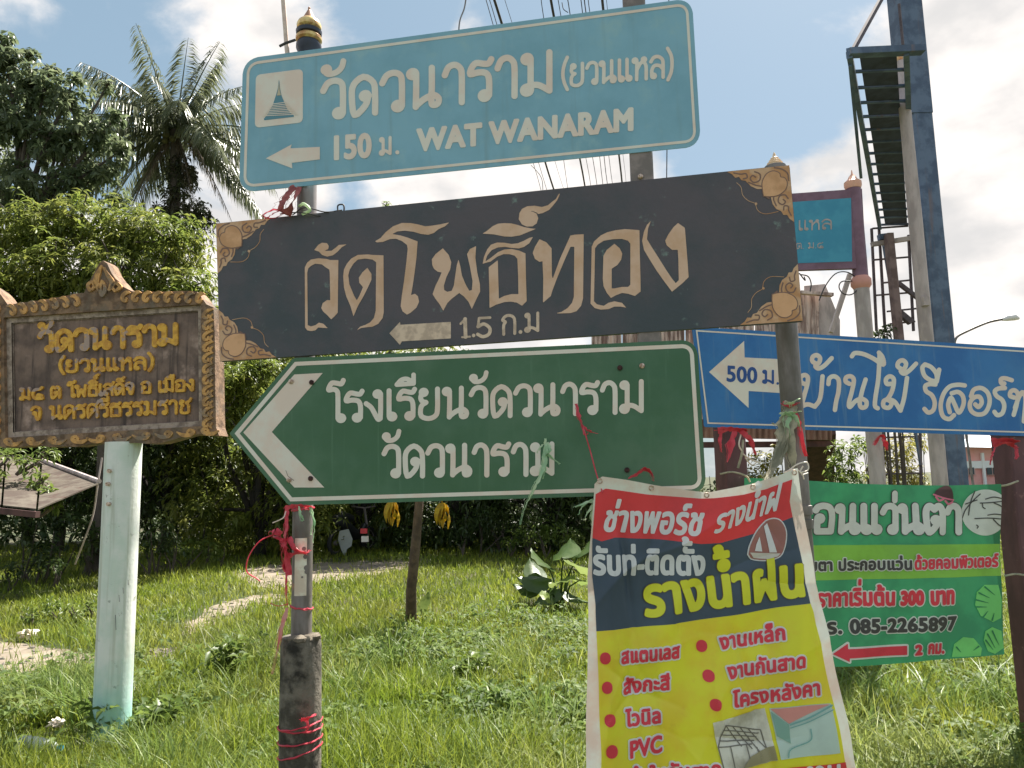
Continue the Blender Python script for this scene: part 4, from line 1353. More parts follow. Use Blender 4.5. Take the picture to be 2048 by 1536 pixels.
for nm, txt, a, b, h in (('stainless_lettering', 'สแตนเลส', (1236, 1322), (1352, 1311), 21), ('zinc_lettering', 'สังกะสี', (1240, 1383), (1332, 1373), 21),
                         ('vinyl_lettering', 'ไวนิล', (1245, 1444), (1312, 1437), 21), ('pvc_lettering', 'PVC', (1250, 1505), (1314, 1493), 25),
                         ('awning_lettering', 'ผ้าใบกันสาด', (1250, 1556), (1426, 1538), 21), ('steel_lettering', 'งานเหล็ก', (1432, 1294), (1558, 1274), 21),
                         ('sunshade_lettering', 'งานกันสาด', (1444, 1350), (1594, 1327), 21), ('roof_lettering', 'โครงหลังคา', (1453, 1405), (1623, 1381), 21)):
    F = Field()
    plain(F, txt, Quad(a, b, h), 1.55)
    pr_(YB, nm, F, PY, m_vr, m_ywl, 3.4, off=.0045)
for c, r in (((1204, 1311), 10.5), ((1207, 1368), 10.5), ((1212, 1431), 11), ((1215, 1492), 12), ((1398, 1289), 10.5), ((1408, 1346), 10.5), ((1418, 1400), 10.5)):
    pr_(YB, 'bullet_dot', Field().stroke([(c[0], c[1] - 1.5), (c[0], c[1] + 1.5)], r), PY, m_vr, off=.0045)
F = Field()
plain(F, '0911', Quad((1590, 1548), (1655, 1542), 22), 2.4)
pr_(YB, 'number_lettering', F, PY, m_ywl, off=.0075)
# printed pictures
mir = catmull([(1490, 1108), (1494, 1090), (1508, 1062), (1528, 1042), (1545, 1036), (1560, 1042), (1569, 1062), (1566, 1092), (1556, 1112), (1530, 1120), (1500, 1118), (1490, 1108)], 4)
pr_(YB, 'gutter_photo_rim', Field().poly(mir, 1.0), PY, m_ywl, off=.0045)
F = Field().poly(mir, -1.6)
pr_(YB, 'gutter_photo', F, PY, clothmat('brown_photo_print', C(120, 84, 78)), off=.0065)
pr_(YB, 'gutter_photo_stripe', Field().poly([(1524, 1052), (1532, 1046), (1549, 1104), (1534, 1104)]), PY, m_ywl, off=.0085)
pr_(YB, 'gutter_photo_stripe', Field().poly([(1507, 1088), (1514, 1072), (1519, 1102), (1504, 1101)]), PY, m_ywl, off=.0085)
pr_(YB, 'gutter_photo_base', Field().poly([(1494, 1104), (1556, 1106), (1550, 1112), (1530, 1117), (1502, 1115)]), PY, clothmat('grey_photo_print', C(152, 156, 148)), off=.0085)
pr_(YB, 'roof_photo', Field().poly([(1412, 1435), (1517, 1408), (1536, 1506), (1434, 1534)]), PY, clothmat('photo_paper', C(170, 172, 164), C(120, 124, 110)), off=.0045)
F = Field()
for a, b in (((1437, 1440), (1424, 1484)), ((1437, 1440), (1510, 1452)), ((1424, 1484), (1490, 1478)), ((1510, 1452), (1522, 1500)), ((1424, 1484), (1434, 1530)), ((1448, 1484), (1455, 1526)), ((1437, 1440), (1470, 1482)),
             ((1452, 1443), (1490, 1486)), ((1468, 1446), (1505, 1492)), ((1484, 1449), (1516, 1484)), ((1430, 1460), (1500, 1464)), ((1427, 1472), (1496, 1472)), ((1434, 1450), (1506, 1458)), ((1480, 1480), (1486, 1518)), ((1500, 1484), (1506, 1508))):
    F.stroke([a, b], 1.1, False)
pr_(YB, 'roof_truss_drawing', F, PY, clothmat('dark_photo_print', C(84, 86, 80)), off=.0065)
pr_(YB, 'roof_photo_shade', Field().poly([(1486, 1500), (1530, 1478), (1535, 1505), (1470, 1522)]), PY, clothmat('olive_photo_print', C(112, 112, 84)), off=.0080)
pr_(YB, 'eaves_photo', Field().poly([(1525, 1408), (1643, 1397), (1658, 1492), (1542, 1505)]), PY, clothmat('aqua_photo_print', C(140, 165, 160)), off=.0045)
pr_(YB, 'eaves_photo_roof', Field().poly([(1526, 1409), (1642, 1398), (1560, 1436)]), PY, clothmat('rose_photo_print', C(158, 112, 106)), off=.0065)
pr_(YB, 'eaves_photo_wall', Field().poly([(1527, 1414), (1560, 1438), (1562, 1474), (1536, 1460)]), PY, clothmat('dark_aqua_photo_print', C(96, 134, 124)), off=.0065)
F = Field()
F.stroke([(1562, 1438), (1602, 1424), (1644, 1400)], 1.6).stroke([(1562, 1444), (1600, 1432), (1646, 1408)], 1.0).stroke([(1602, 1446), (1600, 1468), (1562, 1484), (1556, 1500)], 1.1)
pr_(YB, 'eaves_photo_gutter', F, PY, clothmat('teal_photo_print', C(88, 132, 130)), off=.0085)

for u, v in ((1196, 962), (1300, 976), (1408, 990), (1500, 974), (1584, 945)):
    c = PY.p(u, v, .002)
    YB.part('eyelet', M().tube([c + (PY.x * math.cos(t) + Vector((0, 0, 1)) * math.sin(t)) * .008 for t in np.linspace(0, 2 * math.pi, 15)], .0022, 6), m_bolt)
# ------------------------------------------------------------------ carved temple sign on its pillar
PT = Plane(232, 760, 4.60, -8)
TS = Thing('temple_sign', 'weathered carved cement temple sign with flaking gold letters on a pale aqua pillar', 'sign', PT.p(232, 893))
outl = [(-14, 572), (2, 582), (14, 594), (27, 613), (49, 609), (82, 605), (109, 601), (137, 596), (164, 590), (178, 589), (183, 577), (191, 563), (202, 541), (210, 528), (216, 525), (224, 531), (232, 549), (240, 560), (247, 567), (254, 576), (273, 586),
        (301, 587), (328, 587), (355, 586), (383, 585), (402, 587), (413, 601), (421, 612), (435, 618), (437, 664), (438, 700), (438, 746), (439, 801), (440, 855), (446, 872), (432, 873), (408, 869), (383, 872), (355, 880), (330, 887), (301, 888), (273, 886), (250, 890), (232, 891),
        (212, 886), (191, 888), (164, 894), (130, 893), (109, 895), (80, 890), (55, 894), (19, 896), (0, 891), (-14, 888)]
inn = [(18, 638), (410, 612), (412, 853), (22, 876)]
m_cem = mat('carved_cement_brown', C(104, 88, 70), .9, C(70, 58, 46), 16, bump=.5, bscale=60, col3=C(84, 78, 68), scale3=7, lo3=.5, hi3=.66)
m_scr = mat('carved_cement_gold', C(156, 124, 76), .85, C(112, 90, 60), 18, bump=.7, bscale=60, col3=C(98, 90, 78), scale3=8, lo3=.5, hi3=.64)
m_moul = mat('grey_moulding', C(128, 120, 110), .9, C(92, 84, 76), 22, bump=.4, bscale=70, col3=C(60, 54, 50), scale3=12, lo3=.6, hi3=.75)
m_pan = mat('stained_panel', C(96, 84, 76), .85, C(66, 58, 54), 7, lo=.35, hi=.7, bump=.25, bscale=60, col3=C(138, 124, 116), scale3=4.5, lo3=.52, hi3=.72, drips=(C(52, 46, 44), 26, .5, .72))
m_let = mat('flaking_gold_letters', C(168, 132, 50), .65, C(142, 106, 42), 30, bump=.3, col3=C(124, 112, 104), scale3=6.5, lo3=.54, hi3=.59)
F = Field().poly([outl, inn[::-1]])
TS.part('frame', F.mesh(PT, 0, depth=.045, run=400), m_cem, None)
TS.part('back_slab', board(PT, outl[::-1][::-1], .06, -.001), m_cem, None)
TS.part('moulding', ring_mesh(PT, quad_shape(inn, 0, -.5), quad_shape(inn, 0, 10), .022), m_moul, None)
TS.part('moulding', ring_mesh(PT, quad_shape(inn, 0, 10), quad_shape(inn, 0, 11.5), .012), m_moul, None)
TS.part('panel', M().add([PT.p(u, v, .006) for u, v in quad_shape(inn, 0, 4)][::-1], [(0, 1, 2, 3)]), m_pan, None)
for nm, t, a, b, h1, h2, w in (('temple_name_lettering', 'วัดวนาราม', (82, 704), (358, 688), 39, 38, 5.0), ('nickname_lettering', '(ยวนแหล)', (122, 745), (308, 738), 23, 23, 3.0),
                               ('place_lettering', 'ม๔ ต โพธิ์เสด็จ อ เมือง', (44, 800), (390, 781), 22, 21, 2.8), ('province_lettering', 'จ นครศรีธรรมราช', (66, 840), (383, 826), 25, 26, 2.7)):
    F = Field()
    thai(F, t, Quad(a, b, h1, h2), w)
    TS.part(nm, F.mesh(PT, .006, depth=.012, step=.8), m_let, None)


def scroll(P, w, dep=.010, off=.044):
    TS.part('scroll', Field().stroke(P, w).mesh(PT, off, depth=dep, step=1.0, run=200), m_scr, None)


# top border teardrops
def top_line(u):
    return np.interp(u, [27, 178, 273, 410], [625, 603, 597, 600])


for k, u in enumerate(list(range(36, 180, 21)) + list(range(262, 410, 21))):
    v = float(top_line(u))
    s = -1 if u < 200 else 1
    scroll([(u + s * 9, v - 8), (u + s * 2, v - 9), (u - s * 5, v - 3), (u - s * 6, v + 5), (u - s * 1, v + 8), (u + s * 2, v + 3)], [1.2, 3.6, 4.0, 3.4, 3.0, 2.4])
# peak
for P, w in (([(215, 536), (208, 552), (204, 568), (209, 582)], [1.5, 5, 6, 4]), ([(219, 540), (228, 556), (236, 570), (230, 584)], [1.5, 4, 5, 3]), ([(192, 585), (188, 575), (196, 568), (201, 576), (197, 583)], [3, 3.4, 3, 3, 2.5]),
             ([(246, 584), (252, 578), (243, 570), (236, 578), (241, 586)], [3, 3.4, 3, 3, 2.5]), ([(216, 566), (212, 580), (216, 594), (222, 582), (218, 568)], [2, 3.5, 4, 3.5, 2])):
    scroll(P, w, .014)
# right border diagonal curls
for k in range(11):
    v = 630 + k * 21.5
    scroll([(434, v - 8), (424, v - 5), (417, v + 2), (418, v + 9), (424, v + 9), (426, v + 4)], [1.4, 3.2, 3.4, 3, 2.6, 2])
    scroll([(433, v + 2), (429, v + 8), (432, v + 12)], [1.6, 2.6, 1.4], .008)
# left border scales
for k in range(12):
    v = 620 + k * 22
    scroll([(-8, v - 6), (2, v - 8), (10, v - 2), (9, v + 7), (2, v + 8), (1, v + 2)], [1.4, 3.6, 3.8, 3.4, 2.8, 2])
# bottom border swirls
for u, s in ((36, 1), (80, 1), (124, 1), (168, 1), (206, -1), (252, 1), (296, -1), (340, -1), (384, -1), (426, 1)):
    v = np.interp(u, [20, 230, 430], [886, 878, 864])
    scroll([(u + s * 20, v - 2), (u + s * 8, v + 4), (u - s * 6, v + 3), (u - s * 12, v - 3), (u - s * 5, v - 6), (u, v - 2)], [1.4, 4, 4.2, 3.6, 3, 2.2])

m_pil = mat('pale_aqua_paint', C(164, 176, 172), .6, C(152, 168, 162), 5, bump=.2, bscale=40, col3=C(104, 112, 104), scale3=15, lo3=.62, hi3=.72, drips=(C(140, 150, 142), 20, .5, .7))
_nt = m_pil.node_tree
_bs = _nt.nodes['Principled BSDF']
_src = _bs.inputs['Base Color'].links[0].from_socket
_tc = N(_nt, 'ShaderNodeTexCoord')
_sx = N(_nt, 'ShaderNodeSeparateXYZ')
_nt.links.new(_tc.outputs['Object'], _sx.inputs[0])
_nn = N(_nt, 'ShaderNodeTexNoise', i_Scale=9.0, i_Detail=6.0)
_nt.links.new(_tc.outputs['Object'], _nn.inputs[0])
_ad = N(_nt, 'ShaderNodeMath', operation='MULTIPLY_ADD')
_ad.inputs[1].default_value = .35
_nt.links.new(_nn.outputs[0], _ad.inputs[0])
_nt.links.new(_sx.outputs['Z'], _ad.inputs[2])
_mr = N(_nt, 'ShaderNodeMapRange', interpolation_type='SMOOTHSTEP')
_mr.inputs['From Min'].default_value = .75
_mr.inputs['From Max'].default_value = .35
_nt.links.new(_ad.outputs[0], _mr.inputs[0])
_mx = N(_nt, 'ShaderNodeMixRGB')
_nt.links.new(_mr.outputs[0], _mx.inputs[0])
_nt.links.new(_src, _mx.inputs[1])
_mx.inputs[2].default_value = C(112, 152, 146)
_nt.links.new(_mx.outputs[0], _bs.inputs['Base Color'])
q = PT.p(243, 900) - PT.n * .02
pb = Vector((q.x, q.y, 0))
PL = Thing('concrete_pillar', 'round pale pillar with aqua paint towards its foot, standing in tall grass', 'pillar', pb)
PL.part('shaft', M().tube([pb + Vector((0, 0, z)) for z in np.linspace(0, at(240, 885, pb.y).z, 14)], .104, 28), m_pil)
for u, v in ((221, 942), (218, 968), (220, 1008)):
    p = at(u, v, pb.y - .10)
    PL.part('bolt', M().tube([p, p + Vector((-.2, -1, 0)).normalized() * .02], .012, 8), m_bolt, 30)
for (u, v, l) in ((231, 1230, 30), (246, 1175, 12), (256, 1160, 10), (238, 1190, 14), (222, 1395, 8)):
    dx = (u - 240) / 1500 * 4.6
    yy = pb.y - math.sqrt(max(.1045 ** 2 - dx * dx, 1e-4)) - .0008
    PL.part('scratch', M().beam(at(u, v, yy), at(u + 1, v + l, yy), .004, .001), m_black, None)

# ------------------------------------------------------------------ tapes, strings and wires tied to the posts


def tape(pts, w, m, label, cat='tape', name='plastic_tape', tw=0.6, n=6):
    """pts = (u, v, depth); w = width in px at that depth"""
    P = catmull([tuple(at(*p)) for p in pts], n) if len(pts) > 2 else np.array([tuple(at(*p)) for p in pts])
    ws = np.interp(np.linspace(0, 1, len(P)), np.linspace(0, 1, len(w)), w) * pts[0][2] / 1500
    jr = random.Random(int(pts[0][0] * 7 + pts[0][1] * 13 + w[0]))
    u_ = pts[0][2] / 1500
    ws = [x * jr.uniform(.55, 1.15) for x in ws]
    Q = [Vector(p) + Vector((jr.uniform(-1, 1), jr.uniform(-1, 1), jr.uniform(-1, 1))) * u_ * .9 for p in P]
    mm = M().ribbon(Q, ws, (0.2, -1, 0.1), tw + 1.2, .0006)
    # torn fibres running beside the tape
    for s_ in (-.5, .35):
        mm.ribbon([q + Vector((s_ * ws[k] * 1.1 + jr.uniform(-1, 1) * u_, .002, jr.uniform(-1, 1) * u_)) for k, q in enumerate(Q)], u_ * 1.1, (0.2, -1, 0.1), 2.0, .0004)
    return mm


def tapes(name, label, cat, m, items, cord=()):
    """one knotted bunch: ribbons and cords in one thing"""
    first = items[0][0][0] if items else cord[0][0][0]
    t = Thing(name, label, cat, at(*first))
    for it in items:
        pts, w = it[0], it[1]
        t.part('strand', tape(pts, w, m, '', tw=it[2] if len(it) > 2 else .5), it[3] if len(it) > 3 else m, 60)
    for it in cord:
        P = catmull([tuple(at(*p)) for p in it[0]], 5)
        t.part('cord', M().tube([Vector(p) for p in P], it[1] * it[0][0][2] / 1500, 6), it[2] if len(it) > 2 else m, 60)
    return t


def wrap(t, base, r, v, d, w, m, tilt=0.0, sq=False, a0=-200, a1=20):
    c = at(598, v, d)
    z = at(1024 if sq else 598, v, d).z if not sq else v
    pts = []
    for k in range(25):
        a = R_(a0 + (a1 - a0) * k / 24)
        rr = r
        if sq:
            s, c_ = math.sin(a), math.cos(a)
            rr = r / max(abs(s), abs(c_)) * 1.03
        pts.append(Vector((base.x + math.cos(a) * rr, base.y + math.sin(a) * rr, z + tilt * math.cos(a))))
    mm, n = M(), len(pts)
    vs = []
    for k, p in enumerate(pts):
        rad = Vector((p.x - base.x, p.y - base.y, 0)).normalized()
        hw = w * (.62 + .28 * math.sin(k * 1.7 + v) * math.cos(k * .9))
        zz = .0012 * math.sin(k * 1.3 + v * 3)
        for dz, dr_ in ((-hw, .0005), (0, .0035 + .0015 * math.sin(k * 2.2)), (hw, .0005)):
            vs.append(p + rad * dr_ + Vector((0, 0, dz + zz)))
    mm.add(vs, [(3 * k + j, 3 * k + j + 3, 3 * k + j + 4, 3 * k + j + 1) for k in range(n - 1) for j in range(2)])
    t.part('wrap', mm, m, 60)


dA = bA.y - .04
m_redcloth = mat('dull_red_cloth', C(122, 72, 70), .9, C(96, 52, 54), 18, bump=.3)
t = tapes('cloth_scrap', 'dull red cloth scrap bunched against the post just under the teal board', 'cloth', m_redcloth,
          [([(590, 372, dA), (572, 395, dA - .03), (562, 415, dA - .03), (580, 432, dA - .02)], [14, 24, 30, 16], .4), ([(600, 372, dA), (588, 400, dA - .04), (574, 428, dA - .03)], [8, 20, 22], 1.2)])
tapes('plastic_string', 'bright red string loop on the top edge of the dark board', 'string', m_pink,
      [([(575, 420, dA), (545, 420, dA - .02), (526, 432, dA - .03), (548, 436, dA - .03), (572, 424, dA - .01)], [4, 5, 5, 4, 3], 1.0), ([(565, 418, dA), (545, 428, dA - .04), (530, 438, dA - .03)], [3, 3, 2], 1)])
tapes('electric_wire', 'thin black wires with a small square clip on the dark board top edge', 'wire', m_black, [],
      [([(585, 430, dA), (610, 415, dA - .03), (650, 424, dA - .03), (684, 420, dA)], 1.3), ([(560, 428, dA), (600, 425, dA - .03), (640, 432, dA - .02), (650, 430, dA)], 1.2),
       ([(598, 412, dA - .02), (608, 408, dA - .04), (620, 420, dA - .04), (605, 428, dA - .02)], 3.2, m_green_t), ([(676, 425, dA), (676, 411, dA), (687, 410, dA), (687, 423, dA), (676, 425, dA)], 1.8)])
tapes('rod', 'thin bent grey wire rising from the top edge of the teal board', 'wire', m_steel, [], [([(917, 66, 2.84), (920, 40, 2.84), (929, 15, 2.84), (934, -20, 2.84)], 1.7)])
cn = Thing('conduit', 'thin pale conduit pipe rising beside the gold onion finial', 'pipe', at(575, 125, 2.93))
cn.part('pipe', M().tube([at(577, 130, 2.93), at(573, 90, 2.93), at(571, 60, 2.93), at(564, -30, 2.93)], .0095, 10), mat('pale_conduit', C(170, 158, 150), .5, C(150, 140, 132), 20))
cn.part('strap', M().tube([at(560, 92, 2.9), at(572, 86, 2.88), at(590, 80, 2.86)], .006, 6), m_black)
tt = tapes('plastic_tape', 'faded red tape knotted round the grey pipe over the torn white sticker', 'tape', m_pink,
           [([(562, 1068, dA - .03), (548, 1062, dA - .05), (546, 1072, dA - .04), (566, 1080, dA - .03)], [12, 16, 14, 8], 1.4),
            ([(574, 1018, dA), (573, 1050, dA - .01), (569, 1080, dA - .02), (572, 1110, dA - .02), (580, 1150, dA - .01)], [8, 9, 16, 20, 12], 1.5),
            ([(566, 1078, dA - .02), (570, 1100, dA - .03), (568, 1130, dA - .02), (574, 1145, dA - .02)], [14, 12, 14, 10], 2),
            ([(578, 1075, dA - .01), (590, 1098, dA - .025), (610, 1106, dA - .015), (621, 1100, bA.y)], [12, 10, 9, 8], .6),
            ([(576, 1112, dA - .02), (595, 1106, dA - .025), (621, 1112, bA.y)], [10, 8, 8], .5),
            ([(570, 1016, dA), (598, 1012, dA - .015), (624, 1014, dA)], [12, 9, 10], .3),
            ([(574, 1145, dA - .02), (572, 1180, dA - .02), (575, 1212, dA - .02)], [4, 5, 5], .5),
            ([(574, 1215, dA - .02), (560, 1270, dA - .03), (545, 1348, dA - .03)], [9, 11, 6], .6, m_pinkpale)],
           [([(550, 1068, dA - .04), (520, 1082, dA - .05), (498, 1112, dA - .06), (493, 1142, dA - .06), (512, 1156, dA - .05), (520, 1162, dA - .05)], 1.2), ([(576, 1208, dA - .02), (556, 1212, dA - .04), (540, 1206, dA - .05)], .8)])
wrap(tt, bA, .041, 1214, bA.y, .006, m_pink, -.006)
wrap(tt, bA, .041, 1018, bA.y, .008, m_pink, .004)
tapes('plastic_string', 'pale green string ends dangling under the green arrow board beside the pipe', 'string', m_green_t,
      [([(598, 1012, dA - .02), (602, 1030, dA - .03), (607, 1040, dA - .03), (601, 1040, dA - .03), (598, 1020, dA - .02)], [3, 4, 3, 3, 3], 1),
       ([(619, 1014, dA), (626, 1040, dA - .01), (621, 1070, dA - .01)], [3, 3, 2], 1), ([(622, 1014, dA), (629, 1050, dA - .01), (625, 1086, dA - .01)], [3, 2.5, 1.5], 1)],
      [([(572, 1022, dA), (566, 1036, dA - .03), (545, 1046, dA - .03)], 1.2, m_white)])
ts = tapes('plastic_tape', 'red tape wound in slack turns round the foot of the cracked concrete stub', 'tape', m_pink,
           [([(602, 1440, bA.y - .09), (618, 1436, bA.y - .10), (632, 1428, bA.y - .08)], [8, 10, 7], 1.2), ([(612, 1440, bA.y - .09), (616, 1455, bA.y - .10), (611, 1466, bA.y - .09)], [6, 6, 3], .5)])
for v, tl in ((1446, .012), (1477, .006), (1500, .02), (1452, -.004)):
    wrap(ts, bA, .0795, v, bA.y, .005, m_pink, tl)
tapes('plastic_string', 'red string running from the green arrow board down to the banner corner', 'string', m_pink,
      [([(1153, 808, 2.68), (1158, 832, 2.665), (1166, 855, 2.66)], [6, 8, 4], .8), ([(1164, 850, 2.665), (1178, 862, 2.66), (1196, 867, 2.66)], [3, 5, 1.5], .8), ([(1164, 850, 2.665), (1170, 870, 2.66), (1176, 866, 2.655)], [3, 4, 2], .8)],
      [([(1166, 853, 2.66), (1180, 900, 2.63), (1192, 945, 2.60), (1205, 985, 2.55)], 1.3)])
tapes('plastic_tape', 'red tape end sticking up behind the top hem of the yellow banner', 'tape', m_pink,
      [([(1256, 958, 2.64), (1278, 945, 2.63), (1292, 938, 2.62), (1303, 948, 2.62), (1307, 962, 2.62)], [4, 8, 14, 8, 4], .8)])
tapes('plastic_tape', 'pale green tape knotted over the last letter of the green arrow board', 'tape', m_green_t,
      [([(1090, 878, 2.69), (1092, 900, 2.68), (1086, 940, 2.67), (1070, 975, 2.66), (1052, 1010, 2.66), (1040, 1050, 2.66)], [4, 8, 10, 9, 6, 3], .7), ([(1092, 892, 2.68), (1098, 910, 2.67), (1120, 928, 2.67)], [5, 7, 4], .8),
       ([(1086, 888, 2.69), (1080, 896, 2.68), (1074, 906, 2.68)], [3, 4, 2], .8), ([(1088, 905, 2.68), (1090, 935, 2.67), (1085, 958, 2.67)], [6, 9, 3], 1.0), ([(1096, 885, 2.69), (1100, 900, 2.67), (1090, 912, 2.67)], [5, 6, 3], .8)])
tapes('plastic_tape', 'frayed pale tape tuft on the top corner of the yellow banner', 'tape', m_green_t,
      [([(1192, 1000, 2.60), (1170, 1006, 2.6), (1150, 1014, 2.6)], [4, 7, 8], .4), ([(1190, 1004, 2.6), (1178, 1022, 2.6), (1168, 1040, 2.6)], [4, 5, 2], .4), ([(1192, 1006, 2.6), (1184, 1028, 2.6), (1184, 1052, 2.6)], [4, 5, 2], .4),
       ([(1186, 998, 2.6), (1166, 1012, 2.6), (1156, 1030, 2.6)], [3, 4, 1], .4)])
dC = bC.y - .05
tapes('plastic_tape', 'thick dirty tape bundle hanging down the round pole to the banner corner', 'tape', m_greyrope,
      [([(1580, 805, dC), (1568, 850, dC - .01), (1562, 900, dC - .03), (1540, 948, dC - .06), (1528, 965, dC - .08)], [26, 30, 28, 16, 6], .3), ([(1584, 810, dC), (1580, 860, dC - .02), (1585, 920, dC - .04), (1590, 945, dC - .05)], [24, 26, 22, 10], .8),
       ([(1576, 830, dC - .01), (1572, 880, dC - .03), (1560, 930, dC - .05)], [14, 12, 8], 2.0), ([(1562, 842, dC - .01), (1553, 848, dC - .02), (1545, 846, dC - .02)], [6, 6, 3], .8),
       ([(1566, 870, dC - .02), (1550, 905, dC - .04), (1535, 950, dC - .07)], [5, 5, 4], .8)])
tapes('plastic_tape', 'mint green tape knot on the round pole in front of the blue board', 'tape', m_green_t,
      [([(1570, 812, dC), (1585, 806, dC - .02), (1600, 796, dC - .01)], [10, 14, 6], .8), ([(1560, 826, dC), (1580, 828, dC - .02), (1600, 822, dC - .01)], [4, 14, 6], .6), ([(1578, 818, dC), (1574, 850, dC - .02), (1580, 880, dC - .02)], [16, 16, 8], .7),
       ([(1584, 822, dC - .01), (1594, 840, dC - .02), (1602, 862, dC - .02)], [10, 9, 4], .8), ([(1562, 836, dC), (1572, 826, dC - .02), (1590, 834, dC - .02)], [4, 9, 5], .8)])
tapes('plastic_tape', 'pink red tape tail beside the mint knot on the round pole', 'tape', m_pink,
      [([(1566, 806, dC), (1580, 812, dC - .01), (1598, 806, dC)], [8, 10, 6], .4), ([(1590, 822, dC - .01), (1600, 860, dC - .02), (1611, 912, dC - .02)], [10, 12, 9], .5)])
tapes('plastic_string', 'off white string loops tying the banner corner to the round pole', 'string', m_white, [],
      [([(1578, 940, dC - .05), (1596, 928, dC - .06), (1614, 925, dC - .05), (1616, 940, dC - .05), (1600, 944, dC - .05), (1606, 932, dC - .05)], 1.4), ([(1568, 945, dC - .06), (1590, 938, dC - .06), (1604, 948, dC - .05), (1608, 958, dC - .04)], 1.5),
       ([(1604, 950, dC - .05), (1616, 946, dC - .03)], 1.2)])
dm = 3.58
tapes('plastic_tape', 'red tape bow with long tails on the maroon post under the blue board', 'tape', m_pink,
      [([(1436, 862, dm), (1462, 858, dm - .02), (1494, 862, dm)], [14, 12, 14], .2), ([(1470, 862, dm - .01), (1462, 890, dm - .02), (1455, 925, dm - .02)], [10, 16, 6], .5), ([(1480, 862, dm - .01), (1500, 878, dm - .02), (1512, 910, dm - .02)], [10, 12, 7], .5),
       ([(1442, 866, dm), (1440, 885, dm - .01), (1444, 905, dm - .01)], [7, 6, 3], .5)],
      [([(1486, 880, dm), (1484, 905, dm - .02), (1476, 936, dm - .02)], 2.4, m_greyrope), ([(1482, 905, dm - .02), (1500, 918, dm - .02), (1522, 926, dm - .02)], 1.6, m_white), ([(1490, 915, dm - .02), (1504, 930, dm - .02), (1516, 922, dm - .02)], 1.3, m_white),
       ([(1440, 948, dm), (1465, 944, dm - .02), (1492, 952, dm - .01), (1500, 964, dm)], 1.8, m_greyrope), ([(1482, 868, dm), (1478, 890, dm - .02), (1486, 905, dm - .02)], 1.6, m_white)])
q2 = PB.p(2026, 900) - PB.n * .02
dr = q2.y - .08
tapes('plastic_tape', 'pink tape wound round the far maroon post with frayed ends', 'tape', m_pink,
      [([(1984, 884, dr), (2008, 880, dr - .02), (2034, 884, dr)], [14, 12, 16], .2), ([(1988, 892, dr), (2012, 886, dr - .02), (2034, 896, dr)], [6, 8, 10], .3), ([(2030, 890, dr), (2035, 905, dr - .01), (2032, 918, dr - .01)], [8, 8, 4], .4), ([(1990, 895, dr), (1984, 912, dr - .01), (1980, 930, dr - .01)], [4, 3, 2], .4)],
      [([(1998, 972, dr), (2014, 970, dr - .02), (2036, 962, dr)], 2.0, m_greyrope), ([(2008, 1152, dr), (2030, 1148, dr - .02), (2048, 1150, dr)], 2.0, m_greyrope)])

# ------------------------------------------------------------------ things behind on the road side
m_navy = mat('dark_blue_steel', C(72, 88, 106), .6, C(56, 70, 88), 4, bump=.2, spec=.3, drips=(C(84, 78, 80), 12, .56, .76))
m_conc = mat('pale_concrete', C(138, 134, 132), .85, C(116, 112, 110), 6, bump=.3, bscale=40, stretch=(1, 1, .3))
m_slat = mat('dark_slat_steel', C(44, 52, 70), .7, C(34, 40, 54), 6)
m_iron = mat('dark_iron', C(64, 58, 62), .6, C(50, 44, 46), 10)


def vert(u, v, d):
    p = at(u, v, d)
    return Vector((p.x, p.y, 0))


cb = vert(1899, 920, 12)
TW = Thing('billboard_tower', 'tall dark blue steel column with a slatted catwalk high up', 'tower', cb)
TW.part('column', M().box(cb + Vector((0, 0, 6.0)), (.165, .20, 6.0), bev=.02), m_navy)
TW.part('sleeve', M().box(cb + Vector((-.02, 0, 8.6)), (.185, .215, 1.2), bev=.01), m_navy)
zk = 5.62
P1, P2 = at(1700, 116, 7.35), at(1812, 104, 7.35)
P3, P4 = at(1759, 452, 12.0), at(1826, 448, 12.0)
for p in (P1, P2):
    p.z = (P1.z + P2.z) / 2
for p in (P3, P4):
    p.z = (P3.z + P4.z) / 2
lf = lambda s, t: (P1 * (1 - s) + P2 * s) * (1 - t) + (P3 * (1 - s) + P4 * s) * t
for s in (0.0, 1.0):
    TW.part('stringer', M().beam(lf(s, -.01), lf(s, 1.01), .055, .12), m_navy, 30)
for k in range(15):
    t0 = (k + .0) / 15
    t1 = (k + .86) / 15
    a, b, c, d = lf(.17, t0), lf(.83, t0), lf(.83, t1), lf(.17, t1)
    up = Vector((0, 0, .03 + (.008 if k % 2 else 0)))
    TW.part('slat', M().add([a, b, c, d, a + up, b + up, c + up, d + up], [(3, 2, 1, 0), (4, 5, 6, 7), (0, 1, 5, 4), (1, 2, 6, 5), (2, 3, 7, 6), (3, 0, 4, 7)]), m_slat, None)
    TW.part('crossbar', M().beam(lf(.0, (k + .93) / 15), lf(1.0, (k + .93) / 15), .03), m_navy, None)
TW.part('end_beam', M().beam(lf(-.02, -.01), lf(1.3, -.01), .10, .07), m_navy, None)
TW.part('brace', M().beam(at(1704, 104, 7.35), at(1775, -25, 7.9), .04), m_iron, None)
TW.part('hanger', M().beam(at(1700, 130, 7.4), at(1722, 355, 9.0), .035), m_navy, None)
TW.part('aerial', M().tube([at(1806, 90, 10), at(1798, 8, 10)], .02, 6), m_iron)
TW.part('drop_beam', M().beam(at(1764, 470, 12), at(1842, 930, 12), .04), m_navy, None)
for a, b in (((1743, 457), (1753, 662)), ((1758, 457), (1770, 662)), ((1817, 470), (1827, 662)), ((1766, 862), (1767, 1010)), ((1840, 862), (1843, 1010))):
    TW.part('ladder_rail', M().beam(at(*a, 12.05), at(*b, 12.05), .035), m_iron, None)
